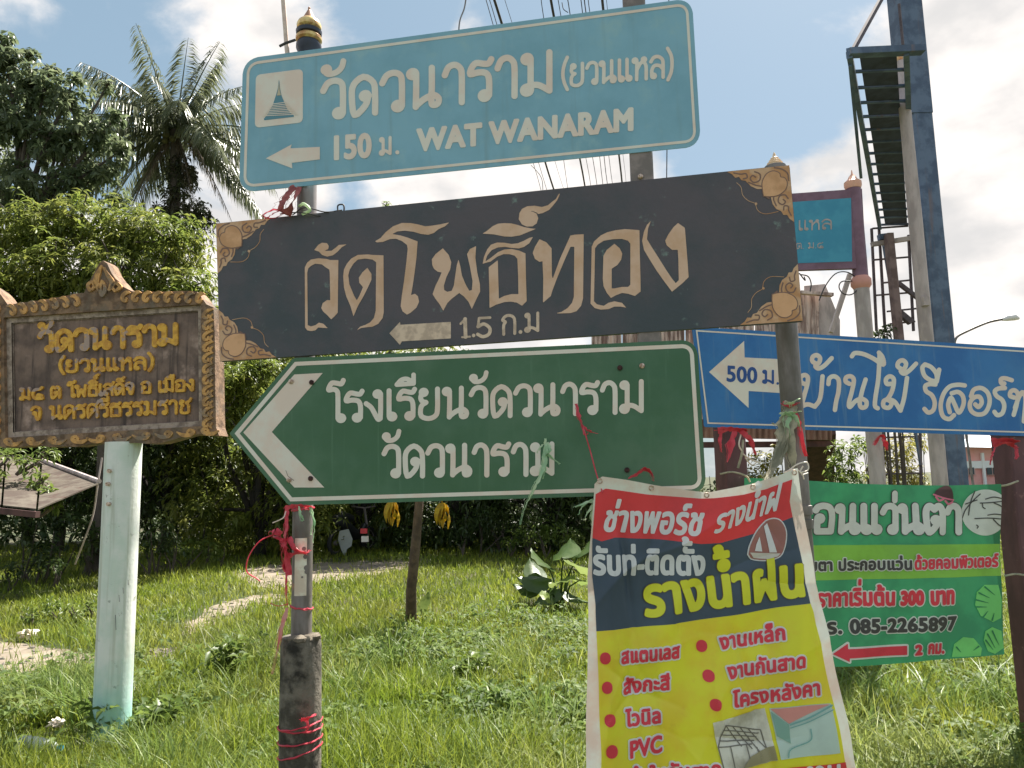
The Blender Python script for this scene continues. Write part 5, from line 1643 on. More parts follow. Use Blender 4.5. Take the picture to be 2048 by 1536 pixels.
for a, b in (((1746, 520), (1819, 514)), ((1764, 566), (1823, 560)), ((1748, 591), (1824, 585)), ((1774, 623), (1834, 617)), ((1780, 648), (1830, 643)), ((1745, 457), (1816, 452)), ((1766, 875), (1841, 873)), ((1766, 948), (1842, 946))):
    TW.part('rung', M().beam(at(*a, 12.0), at(*b, 12.0), .026), m_iron, None)
TW.part('leaning_beam', M().beam(at(1777, 468, 11.8), at(1800, 700, 11.8), .14, .1), mat('rusty_brown_beam', C(92, 80, 78), .7, C(70, 58, 56), 5), None)
TW.part('pale_crossbar', M().beam(at(1743, 489, 11.9), at(1838, 474, 11.9), .07), m_conc, None)
TW.part('gusset', M().beam(at(1795, 565, 11.9), at(1838, 598, 11.9), .06), m_iron, None)
TW.part('gusset', M().beam(at(1798, 625, 11.9), at(1822, 645, 11.9), .09), m_iron, None)
TW.part('bracket', M().beam(at(1757, 475, 11.9), at(1782, 472, 11.9), .09), m_navy, None)

pp = vert(1874, 900, 8.4)
GP = Thing('concrete_post', 'pale concrete post with a gold ball top beside the blue steel column', 'post', pp)
ztop = at(1810, 125, pp.y).z
GP.part('shaft', M().tube([pp + Vector((0, 0, z)) for z in np.linspace(0, ztop, 8)], [.082] * 3 + [.074] * 3 + [.066] * 2, 16), m_conc)
GP.part('sleeve', M().tube([pp + Vector((0, 0, z)) for z in (ztop - .34, ztop)], .075, 16), m_conc)
GP.part('ball', M().blob(pp + Vector((0, 0, ztop + .05)), .074, 2, 0, 0, (1, 1, .9)), mat('orange_gold_ball', C(196, 150, 110), .4, C(170, 120, 88), 12))
GP.part('clamp', M().box(at(1850, 603, pp.y - .08), (.035, .03, .05)), m_conc, None)

sp_ = vert(1750, 900, 7.4)
SG = Plane(1700, 460, 7.35, 3.0)
SB = Thing('framed_sign', 'sky blue sign in a maroon frame hanging from a pole behind the dark board', 'sign', SG.p(1600, 540))
fr = [(1430, 398), (1724, 377), (1733, 536), (1436, 545)]
m_mar = mat('dusty_maroon_paint', C(92, 72, 86), .55, C(80, 60, 72), 5)
m_sky = mat('sky_blue_panel', C(38, 104, 128), .5, C(46, 112, 134), 5)
SB.part('frame', M().prism([SG.p(u, v) for u, v in fr][::-1], [SG.p(u, v) - SG.n * .05 for u, v in fr][::-1]), m_mar, None)
SB.part('panel', M().add([SG.p(u, v, .003) for u, v in [(1460, 413), (1702, 396), (1704, 523), (1462, 531)]], [(3, 2, 1, 0)]), m_sky, None)
F = Field()
thai(F, 'แหล', Quad((1596, 461), (1663, 458), 19), 1.5)
SB.part('lettering', F.mesh(SG, .006, step=.8), m_conc, None)
F = Field()
thai(F, 'ต. ม.๔', Quad((1592, 498), (1646, 496), 11), .9)
SB.part('small_lettering', F.mesh(SG, .006, step=.6), m_conc, None)
for P in ([(1640, 600), (1652, 572), (1672, 547), (1695, 543), (1716, 556), (1718, 575), (1705, 588), (1688, 586), (1680, 573), (1686, 562), (1706, 561)], [(1604, 548), (1618, 552), (1624, 566), (1622, 582)], [(1600, 545), (1612, 560), (1610, 552)]):
    Pc = catmull([tuple(SG.p(u, v, -.02)) for u, v in P], 5)
    SB.part('iron_scroll', M().tube([Vector(p) for p in Pc], .006, 6), m_black)
SP_ = Thing('sign_pole', 'pole with a maroon upper sleeve and pale spire, concrete below, behind the blue board', 'pole', sp_)
zt_, zm_ = at(1723, 372, sp_.y).z, at(1735, 565, sp_.y).z
SP_.part('lower_shaft', M().tube([sp_ + Vector((0, 0, z)) for z in (0, 1.0, 2.0, zm_)], .074, 16), m_conc)
SP_.part('upper_sleeve', M().tube([sp_ + Vector((0, 0, z)) for z in (zm_ - .12, zm_, zt_)], [.066, .074, .072], 16), m_mar)
SP_.part('collar', M().lathe(sp_ + Vector((0, 0, zm_)), [(.07, -.07), (.098, -.03), (.098, .03), (.07, .07)], 16), mat('pinkish_ball', C(150, 110, 100), .6))
SP_.part('spire', M().lathe(sp_ + Vector((0, 0, zt_)), [(.075, -.03), (.085, 0), (.085, .04), (.05, .07), (.035, .10), (.01, .13), (.004, .17)], 16), mat('rose_gold_cap', C(178, 130, 112), .5))
tapes('plastic_tape', 'small red tape bow on the concrete part of the pole behind the blue board', 'tape', m_pink,
      [([(1748, 890, 7.2), (1760, 872, 7.2), (1772, 876, 7.2)], [6, 10, 6], .5), ([(1766, 875, 7.2), (1772, 890, 7.2), (1774, 900, 7.2)], [7, 8, 5], .5)])

# old building with corrugated walls
OBd = 14.5
ob = vert(1430, 960, OBd)
OB = Thing('old_building', 'old timber building with weathered corrugated walls and a brown tin awning', 'building', ob)
m_cor = mat('weathered_corrugated_sheet', C(158, 148, 140), .8, C(96, 82, 76), 9, stretch=(1, 1, .12), lo=.42, hi=.6, col3=C(92, 72, 66), scale3=5, lo3=.6, hi3=.75, bump=.2)
m_tim = mat('dark_timber', C(62, 46, 44), .85, C(48, 36, 34), 7, stretch=(1, 1, .15), bump=.3)


def corrug(u0, u1, vt0, vt1, vb0, vb1, d0, d1, nw=7, amp=.02, top_pt=None):
    """one sheet between two columns, vertical waves"""
    m = M()
    n = nw * 6
    up, dn = [], []
    for i in range(n + 1):
        s = i / n
        u = u0 + (u1 - u0) * s
        d = d0 + (d1 - d0) * s - amp * math.cos(s * nw * 2 * math.pi)
        up.append(at(u, vt0 + (vt1 - vt0) * s, d))
        dn.append(at(u, vb0 + (vb1 - vb0) * s, d))
    m.add(up + dn, [(i, i + 1, n + 2 + i, n + 1 + i) for i in range(n)])
    bk = [p + Vector((0, .004, 0)) for p in up + dn]
    m.add(bk, [(n + 1 + i, n + 2 + i, i + 1, i) for i in range(n)])
    return m


us = [1183, 1245, 1308, 1371]
for a, b in zip(us[:-1], us[1:]):
    OB.part('wall_sheet', corrug(a, b - 2, 560, 560, 760, 760, OBd, OBd), m_cor, 60)
for a, b, vt in ((1371, 1440, 600), (1440, 1510, 600), (1510, 1580, 600), (1580, 1640, 588)):
    OB.part('wall_sheet', corrug(a, b - 2, vt, vt, 860, 860, OBd + .1, OBd + .1, 5), m_cor, 60)
OB.part('eave_board', M().beam(at(1600, 585, OBd - .1), at(1665, 590, OBd - .1), .12, .06), m_cor, None)
OB.part('gable_sheet', M().add([at(1608, 572, OBd + .2), at(1650, 568, OBd + .2), at(1680, 640, OBd + .2), at(1680, 700, OBd + .2), at(1608, 700, OBd + .2),
                                at(1608, 572, OBd + .26), at(1650, 568, OBd + .26), at(1680, 640, OBd + .26), at(1680, 700, OBd + .26), at(1608, 700, OBd + .26)],
                               [(4, 3, 2, 1, 0), (5, 6, 7, 8, 9), (0, 1, 6, 5), (1, 2, 7, 6), (2, 3, 8, 7), (3, 4, 9, 8), (4, 0, 5, 9)]), m_conc, None)
OB.part('strut', M().beam(at(1700, 548, 10), at(1662, 665, 10), .055), m_conc, None)
OB.part('awning_sheet', corrug(1400, 1664, 838, 846, 876, 880, 13.2, 13.2, 22, .035), mat('brown_tin_awning', C(118, 96, 84), .7, C(92, 74, 64), 8, stretch=(1, 1, .2)), 60)
OB.part('awning_beam', M().beam(at(1396, 890, 13.4), at(1668, 888, 13.4), .16, .1), m_tim, None)
OB.part('post', M().beam(at(1640, 860, 13.6), gnd(1640, 1068), .52, .2), m_tim, None)
OB.part('post', M().beam(at(1436, 860, 13.6), gnd(1436, 1070), .10), m_tim, None)
OB.part('post', M().beam(at(1210, 740, 14.4), gnd(1210, 1070), .16), m_tim, None)
OB.part('inner_wall', M().add([at(1190, 740, 17), at(1400, 740, 17), gnd(1400, 1060), gnd(1190, 1060)] + [p + Vector((0, .1, 0)) for p in (at(1190, 740, 17), at(1400, 740, 17), gnd(1400, 1060), gnd(1190, 1060))],
                              [(0, 3, 2, 1), (4, 5, 6, 7), (0, 1, 5, 4), (1, 2, 6, 5), (3, 0, 4, 7)]), m_tim, None)

# pink building
pk = vert(1990, 965, 62)
PKB = Thing('pink_building', 'far pink building with a blue grey roof beyond the maroon post', 'building', pk)
m_pk = mat('pink_wall', C(196, 130, 126), .8, C(186, 120, 116), 1)
m_pkw = mat('white_band', C(215, 200, 196), .7)
m_rf = mat('blue_grey_roof', C(150, 170, 182), .6, C(140, 160, 172), .6)
px = lambda u, v, d=62: at(u, v, d)
PKB.part('wall', M().prism([px(1900, 892), px(2300, 900), px(2300, 985), px(1900, 985)][::-1], [px(1900, 892, 70), px(2300, 900, 70), px(2300, 985, 70), px(1900, 985, 70)][::-1]), m_pk, None)
PKB.part('roof', M().prism([px(1895, 893, 61), px(1945, 872, 66), px(2260, 876, 66), px(2310, 901, 61)][::-1], [px(1895, 893, 71), px(1945, 872, 67), px(2260, 876, 67), px(2310, 901, 71)][::-1]), m_rf, None)
PKB.part('band', M().box(px(2100, 926, 61.9), (8.4, .12, .3)), m_pkw, None)
PKB.part('band', M().box(px(1968, 945, 61.8), (.10, .1, 1.6)), m_pkw, None)
for u in (1937, 1985, 2035, 2090):
    w = M().box(px(u, 942, 61.9), (.5, .1, .34))
    PKB.part('window', w, mat('window_frame', C(140, 120, 118), .6) if u == 1937 else bpy.data.materials['window_frame'], None)
    for s in (-.25, .25):
        PKB.part('pane', M().box(px(u, 942, 61.78) + Vector((s, 0, 0)), (.2, .03, .28)), mat('window_glass', (.04, .06, .07, 1), .1) if (u == 1937 and s < 0) else bpy.data.materials['window_glass'], None)

# street lamp
sl = vert(1921, 700, 30)
SL = Thing('street_lamp', 'slim street lamp with a curved arm behind the blue steel column', 'street lamp', sl)
Pc = catmull([tuple(at(*p, 30)) for p in ((1908, 690), (1914, 674), (1935, 662), (1975, 645), (2006, 638))], 5)
SL.part('arm', M().tube([sl * 1.0] + [Vector(p) for p in Pc], .05, 8), m_steel)
SL.part('lamp_head', M().tube([at(2004, 639, 30), at(2014, 636, 30), at(2028, 634, 30), at(2038, 637, 30)], [.06, .13, .15, .05], 10), mat('lamp_head_grey', C(170, 170, 172), .5))

# overhead wires
WZ = 8.2


def zpt(u, v, z=WZ):
    r = ray(u, v)
    return CAMP + r * ((z - EYE) / r.z)


wires = [((975, 10), (1072, 345), .006), ((982, 10), (1083, 345), .006), ((992, 10), (1097, 345), .021), ((1013, 10), (1117, 345), .004), ((1084, 10), (1131, 345), .006), ((1104, 10), (1165, 345), .020), ((1118, 10), (1177, 345), .006), ((1137, 10), (1190, 345), .007),
         ((1163, 10), (1203, 345), .007), ((1170, 10), (1212, 345), .008), ((1178, 10), (1222, 345), .006), ((1206, 10), (1242, 345), .020), ((1214, 10), (1250, 345), .004)]
for k, (a, b, r) in enumerate(wires):
    sl_ = (b[0] - a[0]) / 335
    f = lambda v: a[0] + (v - 10) * sl_ + .4 * math.sin(v * .06 + k)
    P = [zpt(f(v), v) for v in (-260, -120, -40, 10, 80, 200, 300, 345, 400, 520, 660)]
    single('power_cable' if r > .01 else 'overhead_wire', M().tube(P, r, 5),
           m_black, {2: 'thick black power cable seen above the middle of the teal board', 5: 'thick black power cable between the two bunches of thin wires', 11: 'thick black power cable nearest the square steel post'}.get(k, 'thin black overhead wire crossing the sky behind the teal board'),
           'cable' if r > .01 else 'wire', P[-1], 60, 'thick power cables' if r > .01 else 'thin overhead wires')
for P, lab in (([(1062, 330, 15), (1076, 345, 15), (1084, 360, 15), (1086, 385, 15)], 'loose curling wire hanging below the teal board lower edge'), ([(1124, 5, 11), (1127, 18, 11), (1136, 25, 11)], 'short loose wire end above the teal board')):
    Pc = catmull([tuple(at(*p)) for p in P], 5)
    single('loose_wire', M().tube([Vector(p) for p in Pc], .007, 5), m_black, lab, 'wire', Pc[0], 60)
single('stay_wire', M().tube([at(1338, -30, 12), at(1333, 380, 12), at(1331, 640, 12)], .009, 5), m_black, 'thin upright stay wire next to the square steel post', 'wire', at(1331, 640, 12), 60)
# ------------------------------------------------------------------ ground
RG = np.random.default_rng(11)
rnd = random.Random(3)
m_soil = mat('grassy_soil', (.050, .060, .020, 1), .95, (.085, .075, .042, 1), 1.5, bump=.5, bscale=30, col3=(.035, .05, .015, 1), scale3=.35, lo3=.45, hi3=.6)
m_dirt = mat('sandy_dirt', (.27, .22, .17, 1), .95, (.19, .155, .115, 1), 3, bump=.35, bscale=25, col3=(.17, .15, .10, 1), scale3=5, lo3=.58, hi3=.72)
gm = M()
xs = [-400, -120, -40, -20, -10, -5, 0, 5, 10, 20, 40, 120, 400]
ys = [-60, -15, 0, 5, 10, 15, 20, 30, 60, 150, 700]
gm.v = [(x, y, 0.0) for y in ys for x in xs]
nx_ = len(xs)
gm.f = [(j * nx_ + i, j * nx_ + i + 1, (j + 1) * nx_ + i + 1, (j + 1) * nx_ + i) for j in range(len(ys) - 1) for i in range(nx_ - 1)]
single('ground', gm, m_soil, None, None, (0, 0, 0), None, kind='structure')
dirts = {
    'sandy_path': [(470, 1148), (520, 1132), (600, 1128), (700, 1124), (800, 1122), (860, 1118), (850, 1128), (800, 1140), (740, 1152), (690, 1160), (620, 1168), (560, 1180), (500, 1168)],
    'worn_path': [(425, 1210), (470, 1200), (520, 1190), (560, 1188), (560, 1200), (520, 1210), (490, 1222), (450, 1232), (400, 1262), (360, 1270), (380, 1245)],
    'dirt_patch': [(300, 1300), (350, 1296), (350, 1316), (290, 1320)],
    'dirt_yard': [(-220, 1280), (-20, 1282), (60, 1288), (130, 1300), (200, 1312), (190, 1330), (120, 1348), (60, 1362), (0, 1376), (-120, 1400), (-260, 1420)]}
for k, (nm, P) in enumerate(dirts.items()):
    Pc = catmull(P + [P[0]], 4)[:-1]
    pts = [gnd(u + 6 * math.sin(i * 1.7), v + 2.0 * math.sin(i * 2.3 + k), .004) for i, (u, v) in enumerate(Pc)]
    m = M().add(pts, [tuple(range(len(pts) - 1, -1, -1))])
    o = single(nm, m, m_dirt, None, None, pts[0], None, kind='structure')


def in_poly(U, V, P):
    P = np.array(P, float)
    Q = np.roll(P, -1, axis=0)
    r = np.zeros(U.shape, bool)
    for a, b in zip(P, Q):
        if a[1] == b[1]:
            continue
        c = ((a[1] <= V) != (b[1] <= V)) & (a[0] + (V - a[1]) / (b[1] - a[1]) * (b[0] - a[0]) > U)
        r ^= c
    return r


Rm = np.array([RGT[:], UPC[:], FWD[:]])


def project(P):
    q = (P - np.array(CAMP[:])) @ Rm.T
    return 1024 + FPX * q[:, 0] / q[:, 2], 768 - FPX * q[:, 1] / q[:, 2]


def vnoise(X, Y, s, seed=0):
    """cheap smooth value noise on numpy arrays"""
    g = np.random.default_rng(seed).random((64, 64))
    x, y = X * s + 100, Y * s + 100
    i, j = np.floor(x).astype(int), np.floor(y).astype(int)
    fx, fy = x - i, y - j
    fx, fy = fx * fx * (3 - 2 * fx), fy * fy * (3 - 2 * fy)
    i0, j0, i1, j1 = i % 64, j % 64, (i + 1) % 64, (j + 1) % 64
    return (g[j0, i0] * (1 - fx) + g[j0, i1] * fx) * (1 - fy) + (g[j1, i0] * (1 - fx) + g[j1, i1] * fx) * fy


def blades(P, H, W, lean, az, curl):
    """P (n,3) roots; returns mesh tuple of bent tapering blades, 5 triangles each"""
    n = len(P)
    d = np.stack([np.cos(az), np.sin(az), np.zeros(n)], 1)
    s = np.stack([-np.sin(az), np.cos(az), np.zeros(n)], 1)
    fac = np.random.default_rng(1).random(n) * 6.28
    s = s * np.cos(fac)[:, None] + d * np.sin(fac)[:, None] * .6
    up = np.array([0, 0, 1.0])
    lv = []
    for t, w in ((0, .8), (.4, 1.0), (.75, .62), (1.0, 0)):
        h = H * (t - curl * t * t * .5)
        o = H * (lean * t + curl * t * t * .8)
        c = P + up[None] * h[:, None] + d * o[:, None]
        if w:
            lv.append(c - s * (W * w / 2)[:, None])
            lv.append(c + s * (W * w / 2)[:, None])
        else:
            lv.append(c)
    V = np.stack(lv, 1).reshape(-1, 3)
    b = np.arange(n)[:, None] * 7
    F = np.concatenate([b + np.array([t]) for t in ((0, 1, 3), (0, 3, 2), (2, 3, 5), (2, 5, 4), (4, 5, 6))])
    return V, F, 3


def leaf_mesh(P, D, L, W, fold=.25, droop=.0, rng=RG):
    """folded diamond leaves: P roots, D unit directions"""
    n = len(P)
    r = rng.normal(size=(n, 3))
    S = np.cross(D, r)
    S /= np.linalg.norm(S, axis=1)[:, None] + 1e-9
    # keep leaves' faces mostly up
    up = np.array([0, 0, 1.0])
    S2 = np.cross(D, up[None] + r * .35)
    S2 /= np.linalg.norm(S2, axis=1)[:, None] + 1e-9
    Nn = np.cross(S2, D)
    L = L[:, None]
    W = W[:, None]
    mid = P + D * L * .45 + Nn * L * .04
    tip = P + D * L + np.array([0, 0, -1.0]) * L * droop
    a = mid - S2 * W / 2 + Nn * W * fold
    b = mid + S2 * W / 2 + Nn * W * fold
    V = np.stack([P, a, tip, b, mid], 1).reshape(-1, 3)
    bs = np.arange(n)[:, None] * 5
    F = np.concatenate([bs + np.array([t]) for t in ((0, 4, 1), (1, 4, 2), (0, 3, 4), (4, 3, 2))])
    return V, F, 3


def whorls(C_, out, nl, L, rng=RG, spread=.9, droop=.25, wr=.26):
    """rosettes of nl leaves at each centre C_, facing direction out"""
    n = len(C_)
    a = rng.random((n, nl)) * .5 + np.arange(nl)[None] * 2 * math.pi / nl
    t1 = np.cross(out, rng.normal(size=(n, 3)))
    t1 /= np.linalg.norm(t1, axis=1)[:, None] + 1e-9
    t2 = np.cross(out, t1)
    D = out[:, None] * (1 - spread) + (t1[:, None] * np.cos(a)[..., None] + t2[:, None] * np.sin(a)[..., None]) * spread
    D = D + rng.normal(size=D.shape) * .22 + np.array([0, 0, -droop])
    D = D.reshape(-1, 3)
    D /= np.linalg.norm(D, axis=1)[:, None]
    P = np.repeat(C_, nl, 0) + D * .01
    LL = L * rng.uniform(.65, 1.2, len(P))
    return leaf_mesh(P, D, LL, LL * wr, rng=rng, droop=.12)


def ball_pts(c, r, n, rng=RG, shell=.55, sq=(1, 1, .85)):
    d = rng.normal(size=(n, 3))
    d /= np.linalg.norm(d, axis=1)[:, None]
    rad = (shell + (1 - shell) * rng.random(n)) ** .8
    rad = np.where(rng.random(n) < .25, rng.random(n) * shell, rad)
    lump = 1 + .22 * np.sin(d[:, 0] * 5 + c[0]) * np.cos(d[:, 2] * 4 + c[1]) + .12 * np.sin(d[:, 1] * 9 + c[2])
    return np.array(c[:])[None] + d * (r * rad * lump)[:, None] * np.array(sq)[None], d


def join(ms):
    V, F, b = [], [], 0
    for v, f, k in ms:
        V.append(v)
        F.append(f + b)
        b += len(v)
    return np.concatenate(V), np.concatenate(F), 3


def leafmat(name, c, c2, tr=.4, rough=.42, sc=1.2, isl=.35):
    return mat(name, c + (1,), rough, c2 + (1,), sc, trans=tr, island=isl, lo=.35, hi=.68, spec=.5)


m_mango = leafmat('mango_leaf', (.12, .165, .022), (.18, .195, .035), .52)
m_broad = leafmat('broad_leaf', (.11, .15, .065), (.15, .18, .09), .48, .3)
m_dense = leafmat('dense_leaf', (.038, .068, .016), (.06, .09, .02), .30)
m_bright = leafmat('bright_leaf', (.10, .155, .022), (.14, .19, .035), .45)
m_yellow = leafmat('yellow_leaf', (.28, .24, .04), (.2, .2, .035), .45)
m_bark = mat('bark', (.12, .095, .075, 1), .95, (.07, .055, .045, 1), 8, bump=.8, bscale=30, stretch=(1, 1, .3))
m_barkd = mat('dark_bark', (.05, .042, .035, 1), .95, (.03, .027, .024, 1), 8, bump=.8, bscale=30)


def tree(name, label, cat, base, blobs, dens, nl, L, m, mb=None, trunk_r=.16, group=None, spread=.9, droop=.25, wr=.26, shell=.5, seed=0):
    """blobs (u, v, radius px, depth)"""
    rng = np.random.default_rng(seed + 50)
    t = Thing(name, label, cat, base, group)
    mid = None
    ms, tips = [], []
    for (u, v, rp, d) in blobs:
        c = at(u, v, d)
        r = rp * d / 1500
        n = max(6, int(dens * (r ** 2)))
        P, D = ball_pts(c, r, n, rng, shell)
        D = D + np.array([0, 0, .35])
        D /= np.linalg.norm(D, axis=1)[:, None]
        ms.append(whorls(P, D, nl, L, rng, spread, droop, wr))
        tips.append((c, r))
    b = Vector(base)
    zlow = min(c.z - r * .3 for c, r in tips)
    cen = sum((c for c, r in tips), Vector((0, 0, 0))) / len(tips)
    fork = Vector((b.x * .6 + cen.x * .4, b.y * .6 + cen.y * .4, max(.6, zlow * .9)))
    mb = mb or m_bark
    t.part('trunk', M().tube([b, b.lerp(fork, .5) + Vector((.06, .04, 0)), fork], [trunk_r, trunk_r * .85, trunk_r * .7], 10), mb)
    for k, (c, r) in enumerate(tips):
        mdl = fork.lerp(c, .5) + Vector((rng.uniform(-.2, .2), rng.uniform(-.2, .2), r * .15))
        mm = M().tube([fork, mdl, c, c + Vector((rng.uniform(-.4, .4) * r, rng.uniform(-.3, .3) * r, r * .5))], [trunk_r * .5, trunk_r * .34, trunk_r * .2, trunk_r * .06], 7)
        t.part('limb', mm, mb)
        tw = M()
        for _ in range(5):
            d = Vector(rng.normal(size=3)).normalized()
            tw.tube([c, c + d * r * .5 + Vector((0, 0, .05 * r)), c + d * r * .92], [trunk_r * .16, trunk_r * .1, trunk_r * .04], 5)
        t.part('twigs', tw, mb, stuff=True)
    t.part('crown', join(ms), m, stuff=True)
    return t


# ---- trees
G0 = lambda u, d: Vector((at(u, 960, d).x, d, 0))
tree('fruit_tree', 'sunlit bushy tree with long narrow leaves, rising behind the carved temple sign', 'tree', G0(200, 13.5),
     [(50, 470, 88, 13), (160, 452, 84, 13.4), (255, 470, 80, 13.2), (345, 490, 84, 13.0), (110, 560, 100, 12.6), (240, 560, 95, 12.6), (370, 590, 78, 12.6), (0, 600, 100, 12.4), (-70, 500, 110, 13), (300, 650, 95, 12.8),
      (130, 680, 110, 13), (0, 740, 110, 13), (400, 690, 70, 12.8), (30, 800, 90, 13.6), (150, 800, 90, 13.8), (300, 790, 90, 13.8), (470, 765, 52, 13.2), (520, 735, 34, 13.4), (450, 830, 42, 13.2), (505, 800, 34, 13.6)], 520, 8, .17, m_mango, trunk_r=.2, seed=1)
tree('broadleaf_tree', 'tall loose tree with drooping leaf clusters, highest crown against the sky', 'tree', G0(-40, 20),
     [(15, 130, 55, 20), (8, 80, 26, 20), (70, 175, 60, 20), (130, 200, 60, 20), (30, 250, 90, 20), (120, 290, 80, 20), (195, 270, 58, 20), (205, 345, 46, 20), (150, 370, 50, 20), (60, 380, 80, 20), (-60, 180, 110, 20.5), (-70, 330, 120, 20.5),
      (60, 110, 20, 20), (100, 140, 18, 20), (150, 155, 20, 20), (215, 170, 16, 20), (235, 230, 20, 20), (245, 300, 26, 20), (230, 395, 26, 20)], 150, 8, .24, m_broad, trunk_r=.14, droop=.55, wr=.42, seed=2, shell=.3)
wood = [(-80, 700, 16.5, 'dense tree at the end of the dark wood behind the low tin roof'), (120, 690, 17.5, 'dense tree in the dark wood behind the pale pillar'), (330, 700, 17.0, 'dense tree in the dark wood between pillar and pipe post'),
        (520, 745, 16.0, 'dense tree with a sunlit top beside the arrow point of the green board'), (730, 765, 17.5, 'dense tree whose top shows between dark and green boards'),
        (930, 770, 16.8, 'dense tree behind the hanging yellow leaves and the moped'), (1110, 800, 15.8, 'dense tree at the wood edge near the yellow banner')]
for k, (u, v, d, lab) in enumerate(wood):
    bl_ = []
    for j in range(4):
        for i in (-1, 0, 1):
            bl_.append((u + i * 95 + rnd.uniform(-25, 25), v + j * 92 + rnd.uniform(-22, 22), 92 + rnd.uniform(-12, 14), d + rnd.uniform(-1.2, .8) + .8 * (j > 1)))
    tree('dense_tree', lab, 'tree', G0(u, d + .4), bl_, 190, 7, .20, m_mango if k in (3, 4) else m_dense, m_barkd, .15, 'trees of the dark wood', seed=10 + k)  # two crowns get the lighter leaf colour so they look sunlit
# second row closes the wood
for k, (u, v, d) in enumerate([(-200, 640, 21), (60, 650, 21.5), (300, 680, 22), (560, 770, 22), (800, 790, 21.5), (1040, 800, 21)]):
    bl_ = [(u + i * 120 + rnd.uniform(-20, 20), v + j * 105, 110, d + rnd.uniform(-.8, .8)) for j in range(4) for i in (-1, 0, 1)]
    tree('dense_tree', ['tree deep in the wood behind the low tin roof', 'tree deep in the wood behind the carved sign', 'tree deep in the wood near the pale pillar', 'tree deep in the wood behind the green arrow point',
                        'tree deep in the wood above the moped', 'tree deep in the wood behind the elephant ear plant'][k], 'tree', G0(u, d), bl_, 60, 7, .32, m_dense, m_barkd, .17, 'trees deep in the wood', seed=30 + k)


# undergrowth and bushes
def bush(label, blobs, m, dens=420, L=.10, nl=6, cat='bush', name='bush', seed=0, wr=.34, group=None, droop=.1):
    rng = np.random.default_rng(seed + 200)
    c0 = at(blobs[0][0], blobs[0][1], blobs[0][3])
    t = Thing(name, label, cat, (c0.x, c0.y, 0), group)
    ms = []
    st = M()
    for (u, v, rp, d) in blobs:
        c = at(u, v, d)
        r = rp * d / 1500
        P, D = ball_pts(c, r, int(max(8, dens * r * r)), rng, .45)
        P[:, 2] = np.maximum(P[:, 2], .03)
        D = D + np.array([0, 0, .5])
        D /= np.linalg.norm(D, axis=1)[:, None]
        ms.append(whorls(P, D, nl, L, rng, .85, droop, wr))
        for _ in range(3):
            e = c + Vector(rng.normal(size=3)) * r * .5
            st.tube([Vector((c.x, c.y, 0)) if name != 'vine' else c - Vector((.15, 0, .12)), ((Vector((c.x, c.y, 0)) if name != 'vine' else c) + e) / 2 + Vector((.03, 0, .02)), e], [.02, .014, .006], 5)
    t.part('stems', st, m_bark, stuff=True)
    t.part('foliage', join(ms), m, stuff=True)
    return t


bush('rounded shrub with pale leaves at the wood edge near the yellow banner', [(1090, 1062, 36, 14.6), (1125, 1072, 28, 14.4), (1050, 1068, 26, 14.8), (1020, 1085, 24, 14.8), (1150, 1085, 26, 14.2)], m_bright, seed=1)
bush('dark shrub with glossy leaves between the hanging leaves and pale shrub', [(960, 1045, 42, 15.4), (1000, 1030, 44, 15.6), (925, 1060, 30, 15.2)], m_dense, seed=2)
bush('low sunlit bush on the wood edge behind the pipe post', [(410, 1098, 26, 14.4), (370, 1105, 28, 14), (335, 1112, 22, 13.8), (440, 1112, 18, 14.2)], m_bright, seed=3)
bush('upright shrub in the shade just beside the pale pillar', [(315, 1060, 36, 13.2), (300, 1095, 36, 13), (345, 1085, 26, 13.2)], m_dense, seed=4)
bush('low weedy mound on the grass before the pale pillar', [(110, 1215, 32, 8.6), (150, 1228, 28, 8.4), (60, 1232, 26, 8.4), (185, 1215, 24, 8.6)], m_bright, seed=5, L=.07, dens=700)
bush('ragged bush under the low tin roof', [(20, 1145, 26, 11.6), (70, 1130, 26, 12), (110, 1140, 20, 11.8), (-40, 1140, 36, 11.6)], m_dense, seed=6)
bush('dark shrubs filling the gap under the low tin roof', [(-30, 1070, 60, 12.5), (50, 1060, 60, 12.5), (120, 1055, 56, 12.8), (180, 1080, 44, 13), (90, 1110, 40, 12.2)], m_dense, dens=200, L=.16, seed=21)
bush('leafy vine mass over the low tin roof corner', [(20, 915, 36, 8.8), (60, 928, 26, 8.7), (-20, 940, 50, 8.8), (95, 905, 18, 9.0), (80, 962, 18, 8.6), (95, 985, 12, 8.4), (110, 1010, 9, 8.3)], m_bright, seed=7, cat='vine', name='vine', L=.11, dens=330)
bush('bush with pale fresh leaves behind the round pole', [(1690, 905, 34, 12.6), (1700, 950, 40, 12.4), (1672, 930, 22, 12.4), (1728, 890, 26, 12.8), (1690, 1000, 50, 12.4)], m_bright, seed=8, L=.12)
bush('yellowing bush behind the iron ladder', [(1800, 910, 46, 15.5), (1780, 955, 46, 15.5), (1830, 880, 30, 16), (1760, 900, 26, 15.5), (1830, 960, 30, 15.5)], m_yellow, seed=9, L=.12)
bush('olive bush seen between the banner hem and the awning', [(1530, 925, 34, 13), (1550, 960, 40, 13), (1500, 960, 34, 13.2), (1560, 905, 22, 13)], m_yellow, seed=10, L=.12, dens=260)
bush('dark bush below the brown tin awning', [(1500, 985, 50, 14), (1420, 1000, 40, 14.2), (1580, 1000, 50, 14)], m_dense, seed=11, L=.14)
bush('small leafy plant growing on the ladder foot above the blue board', [(1765, 668, 16, 11.5), (1778, 660, 10, 11.5), (1752, 672, 10, 11.5)], m_dense, seed=12, L=.10, dens=600)
